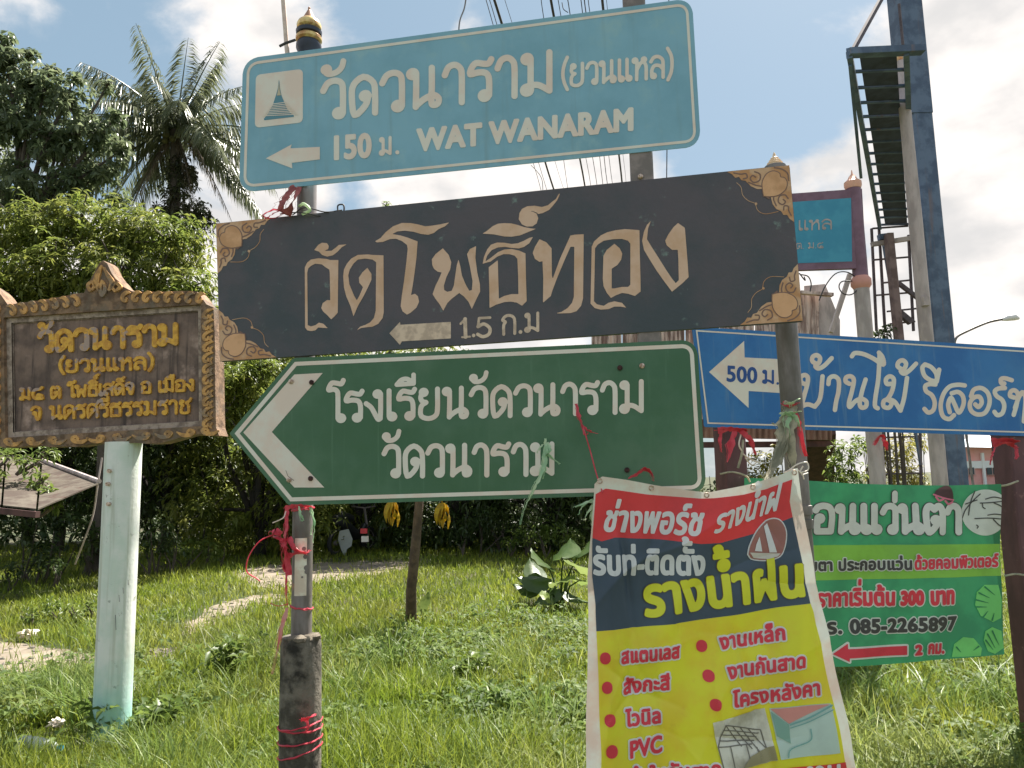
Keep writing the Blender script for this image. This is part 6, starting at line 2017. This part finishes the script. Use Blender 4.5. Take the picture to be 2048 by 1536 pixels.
bush('tall roadside weeds behind the banner foot', [(1960, 1360, 55, 6.4), (1900, 1380, 50, 6.6), (2030, 1400, 60, 6.2), (1860, 1340, 36, 6.8)], m_bright, seed=13, L=.075, dens=800, wr=.2, cat='weeds', name='weeds')
bush('far roadside greenery under the pink building', [(1950, 1010, 40, 26), (2050, 1010, 50, 26), (1880, 1020, 44, 24), (2140, 1010, 60, 26)], m_bright, seed=14, L=.2, dens=120)
tree('leafy_tree', 'sprig of a tree crown peeping over the dark board', 'tree', G0(775, 24), [(772, 412, 14, 24), (800, 418, 10, 24), (750, 425, 12, 24), (780, 450, 40, 24), (800, 520, 80, 24)], 120, 8, .18, m_bright, trunk_r=.15, seed=70)

# ---- coconut palm
pd = 30.0
ph = at(352, 262, pd)
pb_ = Vector((ph.x + .25, ph.y + .2, 0))
PT_ = Thing('coconut_palm', 'tall coconut palm with a vine clad trunk beside the teal board', 'palm tree', pb_)
PT_.part('trunk', M().tube([pb_, pb_.lerp(ph, .4) + Vector((.2, 0, 0)), pb_.lerp(ph, .75), ph], [.28, .22, .2, .22], 12), m_bark)
m_frond = leafmat('palm_leaflet', (.105, .125, .06), (.15, .165, .085), .38, .3, .8)
m_fdead = leafmat('dry_palm_leaflet', (.17, .13, .085), (.12, .09, .06), .3, .7, 1.0)
rgp = np.random.default_rng(77)


def frond(az, el, ln, sag, m, nlf=74, dead=False, ll=1.05):
    """az: angle in the picture plane; el adds depth"""
    d0 = Vector((math.cos(az) * math.cos(el), math.sin(el), math.sin(az) * math.cos(el)))
    pts = []
    for k in range(13):
        t = k / 12
        pts.append(ph + d0 * (ln * t) + Vector((0, 0, -sag * ln * t * t)))
    rr = M().tube(pts, [.05 * (1 - .85 * k / 12) for k in range(13)], 6)
    o = PT_.part('frond', rr, m_bark if dead else m_frond)
    A = np.array([p[:] for p in pts])
    P_, D_, L_ = [], [], []
    for k in range(nlf):
        t = .14 + .86 * k / nlf
        x = t * 12
        i = min(int(x), 11)
        p = A[i] + (A[i + 1] - A[i]) * (x - i)
        tg = A[i + 1] - A[i]
        tg /= np.linalg.norm(tg)
        sd_ = np.cross(tg, [0, 0, 1.0])
        if np.linalg.norm(sd_) < .2:
            sd_ = np.cross(tg, [0, 1.0, 0])
        sd_ /= np.linalg.norm(sd_)
        for s in (-1, 1):
            q = tg * .55 + sd_ * s * .75 + np.array([0, 0, -.75 if not dead else -1.3]) + rgp.normal(size=3) * .1
            q /= np.linalg.norm(q)
            P_.append(p)
            D_.append(q)
            L_.append(ll * math.sin(math.pi * (.15 + .8 * t)) ** .6 * rgp.uniform(.85, 1.1))
    L_ = np.array(L_)
    mm = leaf_mesh(np.array(P_), np.array(D_), L_, L_ * .07, rng=rgp, droop=.35)
    me = np_mesh('leaflets', mm[0], mm[1], 3, m, PT_.base)
    lo = bpy.data.objects.new('leaflets', me)
    COL.objects.link(lo)
    lo.parent = o
    lo['kind'] = 'stuff'


fr_ = [(88, .1, 3.8, .05), (104, -.3, 3.9, .12), (72, .2, 4.0, .14), (60, -.3, 3.9, .2), (122, .3, 3.9, .2), (136, -.2, 4.0, .26), (48, .35, 3.9, .28), (150, .4, 3.8, .32), (34, -.4, 4.0, .34), (160, -.4, 4.1, .42), (22, .2, 4.1, .42),
       (172, .1, 3.9, .52), (10, .4, 3.9, .5), (184, .5, 3.6, .55), (-4, -.3, 3.9, .6), (112, 1.0, 3.4, .3), (80, -1.0, 3.2, .35), (140, -1.0, 3.2, .45), (40, -1.0, 3.4, .5), (20, 1.0, 3.2, .5), (165, .9, 3.2, .5), (-14, .5, 3.4, .75), (196, -.2, 3.4, .7), (178, -.6, 4.0, .62), (4, -.8, 4.0, .62), (128, -.7, 3.9, .34), (56, .8, 3.8, .36), (96, .6, 3.9, .16), (206, .5, 3.3, .6), (-24, .1, 3.4, .6), (154, -1.1, 3.4, .6)]
for k, (a, e, ln, sg) in enumerate(fr_):
    frond(R_(a), e, ln * 1.26, sg, m_frond)
for a, e, ln, sg in ((215, .2, 2.6, .7), (-38, .1, 3.0, .7), (-60, -.4, 2.4, .5), (240, -.3, 2.3, .5), (262, .3, 2.2, .3), (-80, .5, 2.4, .3), (-20, -.6, 3.2, .85)):
    frond(R_(a), e, ln, sg, m_fdead, 30, True, .5)
# vine skirt round the trunk
ms = []
for (u, v, r, d) in ((352, 335, 26, 30), (350, 380, 34, 30), (372, 420, 38, 29.8), (338, 425, 30, 30), (380, 470, 42, 29.6), (400, 430, 22, 29.8), (345, 480, 40, 30), (376, 350, 20, 29.8)):
    c = at(u, v, d)
    P, D = ball_pts(c, r * d / 1500 * 1.1, 110, rgp, .2, (1.1, 1, 1.5))
    ms.append(whorls(P, D, 5, .24, rgp, .8, .6, .35))
PT_.part('vine_skirt', join(ms), leafmat('palm_vine_leaf', (.05, .07, .025), (.085, .075, .04), .25), stuff=True)
for k in range(7):
    c = ph + Vector((rgp.uniform(-.5, .5), -.3, rgp.uniform(-.6, .1)))
    PT_.part('coconut', M().blob(c, .14, 1, .1, k), mat('coconut_husk', (.12, .11, .04, 1), .6) if k == 0 else bpy.data.materials['coconut_husk'])

# ---- papaya trunk with yellowed hanging leaves
d_p = 7.8
PY_ = Thing('papaya_tree', 'thin leaning trunk with yellow withered leaves hanging under the green board', 'tree', gnd(822, 1252))
tp = [gnd(822, 1252), at(822, 1180, 7.8), at(831, 1090, 7.75), at(838, 1010, 7.7), at(840, 900, 7.7)]
PY_.part('trunk', M().tube(tp, [.062, .055, .05, .044, .036], 12, jit=.06, rng=rnd), mat('papaya_bark', (.15, .10, .07, 1), .9, (.09, .06, .045, 1), 12, bump=.8, bscale=50))
m_yel = mat('withered_yellow_leaf', (.62, .42, .02, 1), .6, (.48, .30, .03, 1), 14, trans=.4)
for (u, v) in ((783, 1000), (884, 1004)):
    o = PY_.part('leaf_stalk', M().tube([at(838, 915, 7.7), at((838 + u) / 2, 925, 7.6), at(u, 985, 7.6), at(u, v + 6, 7.6)], .006, 6), m_yel)
    for k in range(8):
        du = (k - 3.5) * 2.6
        P = catmull([tuple(at(u + du * .4, v + 2, 7.6)), tuple(at(u + du * 1.3 + 2 * math.sin(k * 2), v + 26, 7.56 + .03 * (k % 3))), tuple(at(u + du * 1.1 + 3 * math.sin(k), v + 46 + 10 * math.sin(k * 3), 7.6))], 4)
        PY_.part('withered_lobe', M().ribbon([Vector(p) for p in P], [.01, .04, .055, .05, .05, .045, .035, .02, .004], (.3 * math.sin(k * 2), -1, .2), 1.0 + .4 * k), m_yel, 60, parent=None)
for k in range(9):
    a = k * .7
    top = Vector(tp[-1])
    e = top + Vector((math.cos(a) * .6, math.sin(a) * .6, .28))
    PY_.part('leaf_stalk', M().tube([top, (top + e) / 2 + Vector((0, 0, .12)), e], .006, 5), m_bark)
    Pn = np.repeat(np.array([e[:]]), 7, 0)
    aa = a + np.linspace(-1.6, 1.6, 7)
    Dn = np.stack([np.cos(aa), np.sin(aa), np.full(7, -.35)], 1)
    Dn /= np.linalg.norm(Dn, axis=1)[:, None]
    mm = leaf_mesh(Pn, Dn, np.full(7, .26), np.full(7, .09), droop=.2)
    PY_.part('leaf', mm, m_bright)


# ---- big leaved plants
def bigleaf(c, tilt, az, L, W, roll=0.0):
    """heart shaped leaf blade with a rim curl"""
    m = M()
    prof = [(0, .10), (.08, .34), (.22, .48), (.40, .50), (.58, .42), (.76, .27), (.90, .12), (1.0, .0)]
    dr = Vector((math.cos(az) * math.cos(tilt), math.sin(az) * math.cos(tilt), math.sin(tilt)))
    sd_ = Vector((-math.sin(az), math.cos(az), 0))
    nn = dr.cross(sd_) * -1
    sd_ = sd_ * math.cos(roll) + nn * math.sin(roll)
    nn = sd_.cross(dr)
    vs = []
    for x, w in prof:
        o = -.18 * (x - .3) ** 2 * L
        for s in (-1, -.5, 0, .5, 1):
            vs.append(Vector(c) + dr * ((x - .18 - (.12 * (abs(s) > .4) if x < .1 else 0)) * L) + sd_ * (s * w * W) + nn * (o + abs(s) * w * W * .25 + .012 * math.sin(x * 17 + s * 4)))
    fs = [(j * 5 + i, j * 5 + i + 1, (j + 1) * 5 + i + 1, (j + 1) * 5 + i) for j in range(7) for i in range(4)]
    m.add(vs, fs)
    return m


m_big = mat('taro_leaf', (.055, .10, .022, 1), .35, (.08, .13, .03, 1), 3, trans=.38, bump=.2, bscale=20)
m_bigl = mat('pale_taro_leaf', (.20, .26, .06, 1), .35, (.15, .22, .045, 1), 3, trans=.45, bump=.2, bscale=20)
eb = gnd(1120, 1215)
EE = Thing('elephant_ear_plant', 'elephant ear plant with big heart shaped leaves beside the banner', 'plant', eb)
for (u, v, dd, tl, az, L, W, mm, ro) in ((1128, 1108, -.05, .35, 1.2, .42, .36, m_big, .2), (1148, 1128, -.25, -.25, -.9, .34, .34, m_bigl, .5), (1128, 1158, -.4, -.15, -2.2, .36, .30, m_bigl, -.35), (1160, 1160, -.2, -.1, -.2, .30, .26, m_bigl, .3),
                                         (1095, 1130, .1, .5, 2.4, .40, .34, m_big, -.4), (1085, 1165, 0, .1, 2.9, .38, .32, m_big, .5), (1105, 1185, -.1, -.5, -2.6, .34, .30, m_big, .2), (1092, 1190, -.45, -.4, -1.6, .22, .16, m_bigl, .7),
                                         (1160, 1105, .2, .6, .5, .36, .3, m_big, .2), (1140, 1190, -.1, -.4, -.6, .3, .26, m_big, 0), (1065, 1180, .1, .2, 3.1, .3, .26, m_big, .4), (1075, 1150, .2, .6, 2.0, .34, .3, m_big, 0)):
    c = at(u, v, eb.y + dd)
    o = EE.part('leaf', bigleaf(c, tl, az, L, W, ro), mm, 80)
    EE.part('leaf_stalk', M().tube([eb + Vector(((c.x - eb.x) * .1, 0, 0)), (eb + c) / 2 + Vector((0, .03, .08)), c], [.014, .011, .007], 7), m_big)
lb = gnd(836, 1248)
LL = Thing('broad_leaf_plant', 'small plant with one big pale leaf at the foot of the thin leaning trunk', 'plant', lb)
LL.part('leaf', bigleaf(at(842, 1216, lb.y), 1.0, .3, .24, .14, 1.2), m_bigl, 80)
LL.part('leaf', bigleaf(at(850, 1232, lb.y), -.2, -.4, .16, .12, .3), m_bigl, 80)
LL.part('leaf_stalk', M().tube([lb, lb.lerp(at(842, 1218, lb.y), .6) + Vector((.02, 0, 0)), at(842, 1218, lb.y)], .006, 6), m_big)

# ---- grass
N_B = 190000
dd = np.exp(RG.uniform(math.log(3.2), math.log(21), N_B))
xx = RG.uniform(-.80, .80, N_B) * dd * (1 + .0 * dd)
Pg = np.stack([xx, dd, np.zeros(N_B)], 1)
U, V = project(Pg)
keep = np.ones(N_B, bool)
for nm, P in dirts.items():
    inside = in_poly(U + RG.normal(size=N_B) * 16, V + RG.normal(size=N_B) * 5, P)
    keep &= ~(inside & (RG.random(N_B) > .04))
Pg, dd, U, V = Pg[keep], dd[keep], U[keep], V[keep]
n_ = len(Pg)
cl = vnoise(Pg[:, 0], Pg[:, 1], 1.3, 1) * .6 + vnoise(Pg[:, 0], Pg[:, 1], 3.7, 2) * .4
near = np.clip((7.5 - dd) / 3, 0, 1)
H = (.07 + .10 * cl) * (1 - near) + (.09 + .36 * np.clip(cl - .30, 0, 1)) * near
H *= RG.uniform(.6, 1.35, n_) * 1.1
W = (.0036 + .00085 * dd) * RG.uniform(.7, 1.3, n_)
_bc = np.array(gnd(85, 1500, 0)[:2])
H = np.where(np.hypot(Pg[:, 0] - _bc[0], (Pg[:, 1] - _bc[1]) * .8) < .34, H * .30, H)
mesh_g = blades(Pg, H, W, RG.uniform(.0, .45, n_), RG.uniform(0, 6.28, n_), RG.uniform(.0, .75, n_))
m_grass = mat('grass_blade', (.148, .215, .014, 1), .5, (.205, .235, .024, 1), .7, trans=.45, island=.4, lo=.35, hi=.65, col3=(.24, .22, .07, 1), scale3=1.1, lo3=.62, hi3=.78)
single('grass', mesh_g, m_grass, 'short green grass covering the roadside ground', 'grass', (0, 8, 0), None, kind='stuff')
# taller unmown grass in drifts
n_t = 60000
dt = np.exp(RG.uniform(math.log(3.2), math.log(9.5), n_t))
Pt = np.stack([RG.uniform(-.8, .8, n_t) * dt, dt, np.zeros(n_t)], 1)
ct = vnoise(Pt[:, 0], Pt[:, 1], 1.7, 21) * .6 + vnoise(Pt[:, 0], Pt[:, 1], 4.5, 22) * .4
Ut, Vt = project(Pt)
kt = RG.random(n_t) < np.clip((ct - .50) * 5 + np.clip((Ut - 1500) / 700, 0, .5), 0, 1) * np.clip((8.5 - dt) / 2.5, 0, 1)
for P in dirts.values():
    kt &= ~in_poly(Ut, Vt, P)
kt &= np.hypot(Pt[:, 0] - _bc[0], (Pt[:, 1] - _bc[1]) * .8) > .42
Pt, ct = Pt[kt], ct[kt]
nt_ = len(Pt)
single('tall_grass', blades(Pt, RG.uniform(.18, .42, nt_) * (.7 + ct * .5), RG.uniform(.005, .009, nt_), RG.uniform(0, .4, nt_), RG.uniform(0, 6.28, nt_), RG.uniform(.2, .95, nt_)),
       mat('tall_grass_blade', (.13, .20, .03, 1), .5, (.21, .25, .05, 1), 1.4, trans=.45, island=.45, col3=(.30, .27, .12, 1), scale3=3, lo3=.60, hi3=.72),
       'taller uncut grass growing in drifts over the verge', 'grass', (0, 5, 0), None, kind='stuff')
# grit and small stones on the bare ground
gr, rs_ = M(), random.Random(9)
for nm, P in dirts.items():
    A = np.array(P, float)
    for _ in range(260):
        u, v = rs_.uniform(A[:, 0].min() - 10, A[:, 0].max() + 10), rs_.uniform(A[:, 1].min() - 4, A[:, 1].max() + 4)
        if in_poly(np.array([u]), np.array([v]), P)[0] and u > -30:
            c = gnd(u, v, .006)
            r = rs_.uniform(.008, .03)
            gr.blob(c, r, 1, .8, rs_.random() * 50, (1.2, 1, .6))
single('grit', gr, mat('grit_stone', (.22, .19, .16, 1), .9, (.11, .10, .085, 1), 2), 'grit and small stones on the sandy ground', 'stones', (0, 8, 0), None, kind='stuff')
# broad weeds between the blades
n_w = 12000
dw = np.exp(RG.uniform(math.log(3.3), math.log(8.5), n_w))
Pw = np.stack([RG.uniform(-.8, .8, n_w) * dw, dw, np.zeros(n_w)], 1)
cw = vnoise(Pw[:, 0], Pw[:, 1], 1.1, 5)
k_ = RG.random(n_w) < np.clip((cw - .35) * 3, 0.05, 1)
U, V = project(Pw)
for P in dirts.values():
    k_ &= ~in_poly(U, V, P)
k_ &= np.hypot(Pw[:, 0] - _bc[0], (Pw[:, 1] - _bc[1]) * .8) > .36
Pw = Pw[k_]
Pw[:, 2] = RG.uniform(.03, .20, len(Pw)) * np.clip(vnoise(Pw[:, 0], Pw[:, 1], 2.0, 8) + .3, .3, 1.1)
out = np.tile([0, 0, 1.0], (len(Pw), 1)) + RG.normal(size=(len(Pw), 3)) * .35
out /= np.linalg.norm(out, axis=1)[:, None]
single('ground_weeds', whorls(Pw, out, 5, .062, RG, .95, .1, .5), leafmat('weed_leaf', (.09, .15, .028), (.13, .185, .04), .42, .62), 'low broad leaved weeds mixed into the roadside grass', 'weeds', (0, 6, 0), None, kind='stuff')


def tuft(label, u, v, n, h, spread, w=.011, seed=0, m=None, dark=False):
    rng = np.random.default_rng(seed + 900)
    b = gnd(u, v)
    P = np.array([b[:]])[0][None] + np.stack([rng.normal(size=n) * spread, rng.normal(size=n) * spread, np.zeros(n)], 1)
    mm = blades(P, h * rng.uniform(.5, 1.15, n), w * rng.uniform(.7, 1.2, n), rng.uniform(0, .45, n), rng.uniform(0, 6.28, n), rng.uniform(.2, .95, n))
    single('grass_tuft', mm, m or m_tuft, label, 'grass tuft', b, None, group=None)


m_tuft = mat('long_grass_blade', (.12, .20, .03, 1), .45, (.18, .24, .05, 1), 2, trans=.4, island=.35)
tuft('tall arching grass tuft against the foot of the pale pillar', 185, 1462, 90, .52, .06, .012, 1)
tuft('grass tuft growing out in front of the pale pillar foot', 262, 1475, 50, .24, .08, .012, 2)
tuft('tall grass tuft just beyond the concrete stub', 690, 1400, 110, .42, .10, .010, 3)
tuft('tall pale grass tuft at the thin leaning trunk', 800, 1345, 120, .48, .12, .010, 4)
tuft('wide grass tuft between the trunk and the elephant ear plant', 905, 1385, 90, .32, .14, .010, 5)
tuft('grass tuft close to the banner hem', 1120, 1460, 130, .40, .14, .010, 6)
tuft('dark grass tuft in the middle of the foreground', 1010, 1440, 90, .30, .13, .010, 7)
tuft('grass tuft before the green banner foot', 1760, 1420, 120, .44, .14, .010, 8)
tuft('grass tuft under the red arrow of the green banner', 1880, 1450, 110, .42, .14, .010, 9)
tuft('long grass tuft at the far maroon post foot', 2010, 1430, 110, .46, .12, .010, 10)
tuft('grass tuft next to the yellow banner edge', 1715, 1500, 90, .34, .10, .010, 11)
tuft('short grass tuft beside the red wound concrete stub', 520, 1500, 80, .24, .10, .009, 12)
tuft('low grass tuft on the dirt yard border', 60, 1400, 90, .2, .16, .009, 13)


def weed(label, u, v, h, n, m, seed):
    rng = np.random.default_rng(seed + 700)
    b = gnd(u, v)
    t = Thing('weed_plant', label, 'plant', b)
    st, P = M(), []
    for k in range(n):
        e = b + Vector((rng.normal() * .09, rng.normal() * .09, h * rng.uniform(.6, 1.1)))
        md = b.lerp(e, .5) + Vector((rng.normal() * .02, rng.normal() * .02, .02))
        st.tube([b, md, e], [.006, .005, .003], 5)
        for q in np.linspace(.35, 1, 6):
            P.append((b.lerp(md, q * 2) if q < .5 else md.lerp(e, q * 2 - 1))[:])
    P = np.array(P)
    t.part('stem', st, m_big, stuff=True)
    o = np.tile([0, 0, 1.0], (len(P), 1)) + rng.normal(size=(len(P), 3)) * .25
    o /= np.linalg.norm(o, axis=1)[:, None]
    t.part('leaves', whorls(P, o, 4, .10, rng, .95, .15, .5), m, stuff=True)


weed('leafy weed standing alone in the grass beyond the tape tail', 450, 1370, .36, 6, m_bright, 1)
weed('spindly weed with pale leaves in front of the pale pillar', 225, 1490, .28, 5, m_bright, 2)
weed('bushy weed in the foreground between pillar and stub', 330, 1480, .20, 6, m_bright, 3)
weed('bushy weed in the grass ahead of the banner', 960, 1370, .22, 6, m_bright, 4)

# ---- litter
m_pet = bpy.data.materials.new('clear_bottle_plastic')
m_pet.use_nodes = True
_b = m_pet.node_tree.nodes['Principled BSDF']
_b.inputs['Transmission Weight'].default_value = .55
_b.inputs['Roughness'].default_value = .12
_b.inputs['Base Color'].default_value = (.75, .8, .78, 1)
_b.inputs['IOR'].default_value = 1.2
p0, p1 = gnd(44, 1482, .15), gnd(124, 1496, .13)
ax = (p1 - p0)
BT = Thing('plastic_bottle', 'crushed clear plastic bottle with a blue cap lying in the grass', 'bottle', p0)
prf = [(.0, .006), (.01, .030), (.03, .033), (.10, .030), (.16, .034), (.22, .031), (.30, .034), (.62, .033), (.70, .030), (.80, .022), (.88, .013), (.93, .012)]
BT.part('body', M().tube([p0 + ax * t for t, r in prf], [r for t, r in prf], 16, jit=.06, rng=rnd), m_pet)
BT.part('cap', M().tube([p0 + ax * .92, p0 + ax * 1.0], .015, 12), mat('blue_cap', C(60, 140, 180), .4))
for (u, v, r, lab, sd_) in ((113, 1446, .028, 'small white crumpled litter just beyond the plastic bottle', 1), (55, 1268, .05, 'white crumpled plastic bag on the mound edge by the dirt yard', 2)):
    c = gnd(u, v, .07)
    single('crumpled_litter', M().blob(c, r, 2, 1.2, sd_ * 7, (1.5, 1, .8)), m_white, lab, 'litter', c, 30)

# ---- low tin roof shed
rb = G0(40, 9.5)
SH = Thing('tin_roof_shed', 'low open shed with a sagging rusty tin roof overgrown by vine', 'shed', rb)
m_tin = mat('rusty_tin', C(66, 64, 56), .8, C(48, 42, 36), 5, bump=.5, col3=C(52, 40, 34), scale3=6, lo3=.55, hi3=.68, metal=.1)
A_, B_2, C_2, D_2 = at(85, 925, 10.6), at(198, 968, 8.6), at(76, 1020, 7.6), at(-260, 985, 8.0)
E_2 = at(-260, 860, 11)
for k in range(5):
    s0, s1 = k / 5, (k + 1) / 5 - .012
    f = lambda s, t: (E_2.lerp(A_, s)).lerp(D_2.lerp(C_2, s), t)
    a, b, c, d = f(s0, 0), f(s1, 0), f(s1, 1), f(s0, 1)
    z = Vector((0, 0, .012 + .004 * (k % 2)))
    SH.part('roof_sheet', M().add([a, b, c, d, a + z, b + z, c + z, d + z], [(3, 2, 1, 0), (4, 5, 6, 7), (0, 1, 5, 4), (1, 2, 6, 5), (2, 3, 7, 6), (3, 0, 4, 7)]), m_tin, None)
z = Vector((0, 0, .015))
SH.part('roof_sheet', M().add([A_, B_2, C_2, A_ + z, B_2 + z, C_2 + z], [(2, 1, 0), (3, 4, 5), (0, 1, 4, 3), (1, 2, 5, 4), (2, 0, 3, 5)]), m_tin, None)
SH.part('fascia_pipe', M().tube([A_ + z * 2, B_2 + z * 2], .028, 8), m_conc)
SH.part('eave_beam', M().beam(C_2 - z * 3, D_2 - z * 3, .06), m_tim, None)
for p in (f(.3, .95), f(.35, .1)):
    SH.part('post', M().beam(Vector((p.x, p.y, 0)), p - z * 2, .09), m_tim, None)
single('creeper', M().tube([Vector(p) for p in catmull([tuple(at(*q)) for q in ((204, 915, 8.6), (196, 965, 8.6), (186, 1030, 8.7), (165, 1090, 8.8), (150, 1128, 9.2))], 5)], .010, 6), m_conc,
       'pale dry creeper stem hanging slantwise behind the pale pillar', 'creeper', at(150, 1128, 9.2), 60)

# ---- moped under the trees
mo = gnd(706, 1108)
MO = Thing('moped', 'dark parked moped with a pale leg shield under the trees', 'moped', mo)
m_mb = mat('moped_black', (.02, .02, .022, 1), .3)
m_mw = mat('moped_pale_shield', (.34, .36, .34, 1), .3)
m_tyre = mat('tyre_rubber', (.015, .015, .015, 1), .8)
hd = Vector((.40, .9, 0)).normalized()
sdv = Vector((-hd.y, hd.x, 0))
up = Vector((0, 0, 1))
X_ = lambda a, s, z: mo + hd * a + sdv * s + up * z
for a in (-.58, .58):
    c = X_(a, 0, .28)
    ring_ = [c + hd * math.cos(t) * .24 + up * math.sin(t) * .24 for t in np.linspace(0, 2 * math.pi, 25)]
    w = MO.part('wheel', M().tube([c - sdv * .04, c + sdv * .04], .05, 10), m_steel)
    MO.part('tyre', M().tube(ring_, .045, 8), m_tyre, parent=w)
    MO.part('rim', M().tube([c + hd * math.cos(t) * .19 + up * math.sin(t) * .19 for t in np.linspace(0, 2 * math.pi, 25)], .012, 6), m_steel, parent=w)
MO.part('body', M().tube([X_(-.62, 0, .72), X_(-.35, 0, .66), X_(0, 0, .42), X_(.3, 0, .38), X_(.42, 0, .6)], [.07, .13, .14, .10, .07], 12), m_mb)
MO.part('seat', M().tube([X_(-.66, 0, .80), X_(-.4, 0, .82), X_(-.05, 0, .76)], [.06, .11, .08], 12), m_mb)
shp = [(679, 1062), (697, 1058), (705, 1078), (703, 1092), (694, 1098), (691, 1114), (684, 1104), (676, 1080)]
MO.part('leg_shield', M().prism([at(u, v, mo.y - .62) for u, v in shp][::-1], [at(u, v, mo.y - .57) for u, v in shp][::-1]), m_mw)
MO.part('fork', M().tube([X_(.58, 0, .28), X_(.42, 0, .95)], .03, 8), m_steel)
MO.part('handlebar', M().tube([X_(.38, -.32, 1.0), X_(.42, 0, .96), X_(.38, .32, 1.0)], .015, 8), m_steel)
for s in (-1, 1):
    MO.part('mirror', M().blob(X_(.40, s * .34, 1.18), .055, 1, 0, 0, (1, .4, .8)), mat('mirror_glass', (.8, .8, .8, 1), .1, metal=1.0) if s < 0 else bpy.data.materials['mirror_glass'])
    MO.part('mirror_stem', M().tube([X_(.40, s * .26, 1.0), X_(.40, s * .33, 1.15)], .007, 6), m_steel)
MO.part('rear_light', M().box(at(728, 1062, mo.y - .7), (.07, .02, .05)), mat('red_lens', C(150, 40, 50), .3), None)
MO.part('number_plate', M().box(at(730, 1078, mo.y - .7), (.075, .006, .06)), m_white, None)
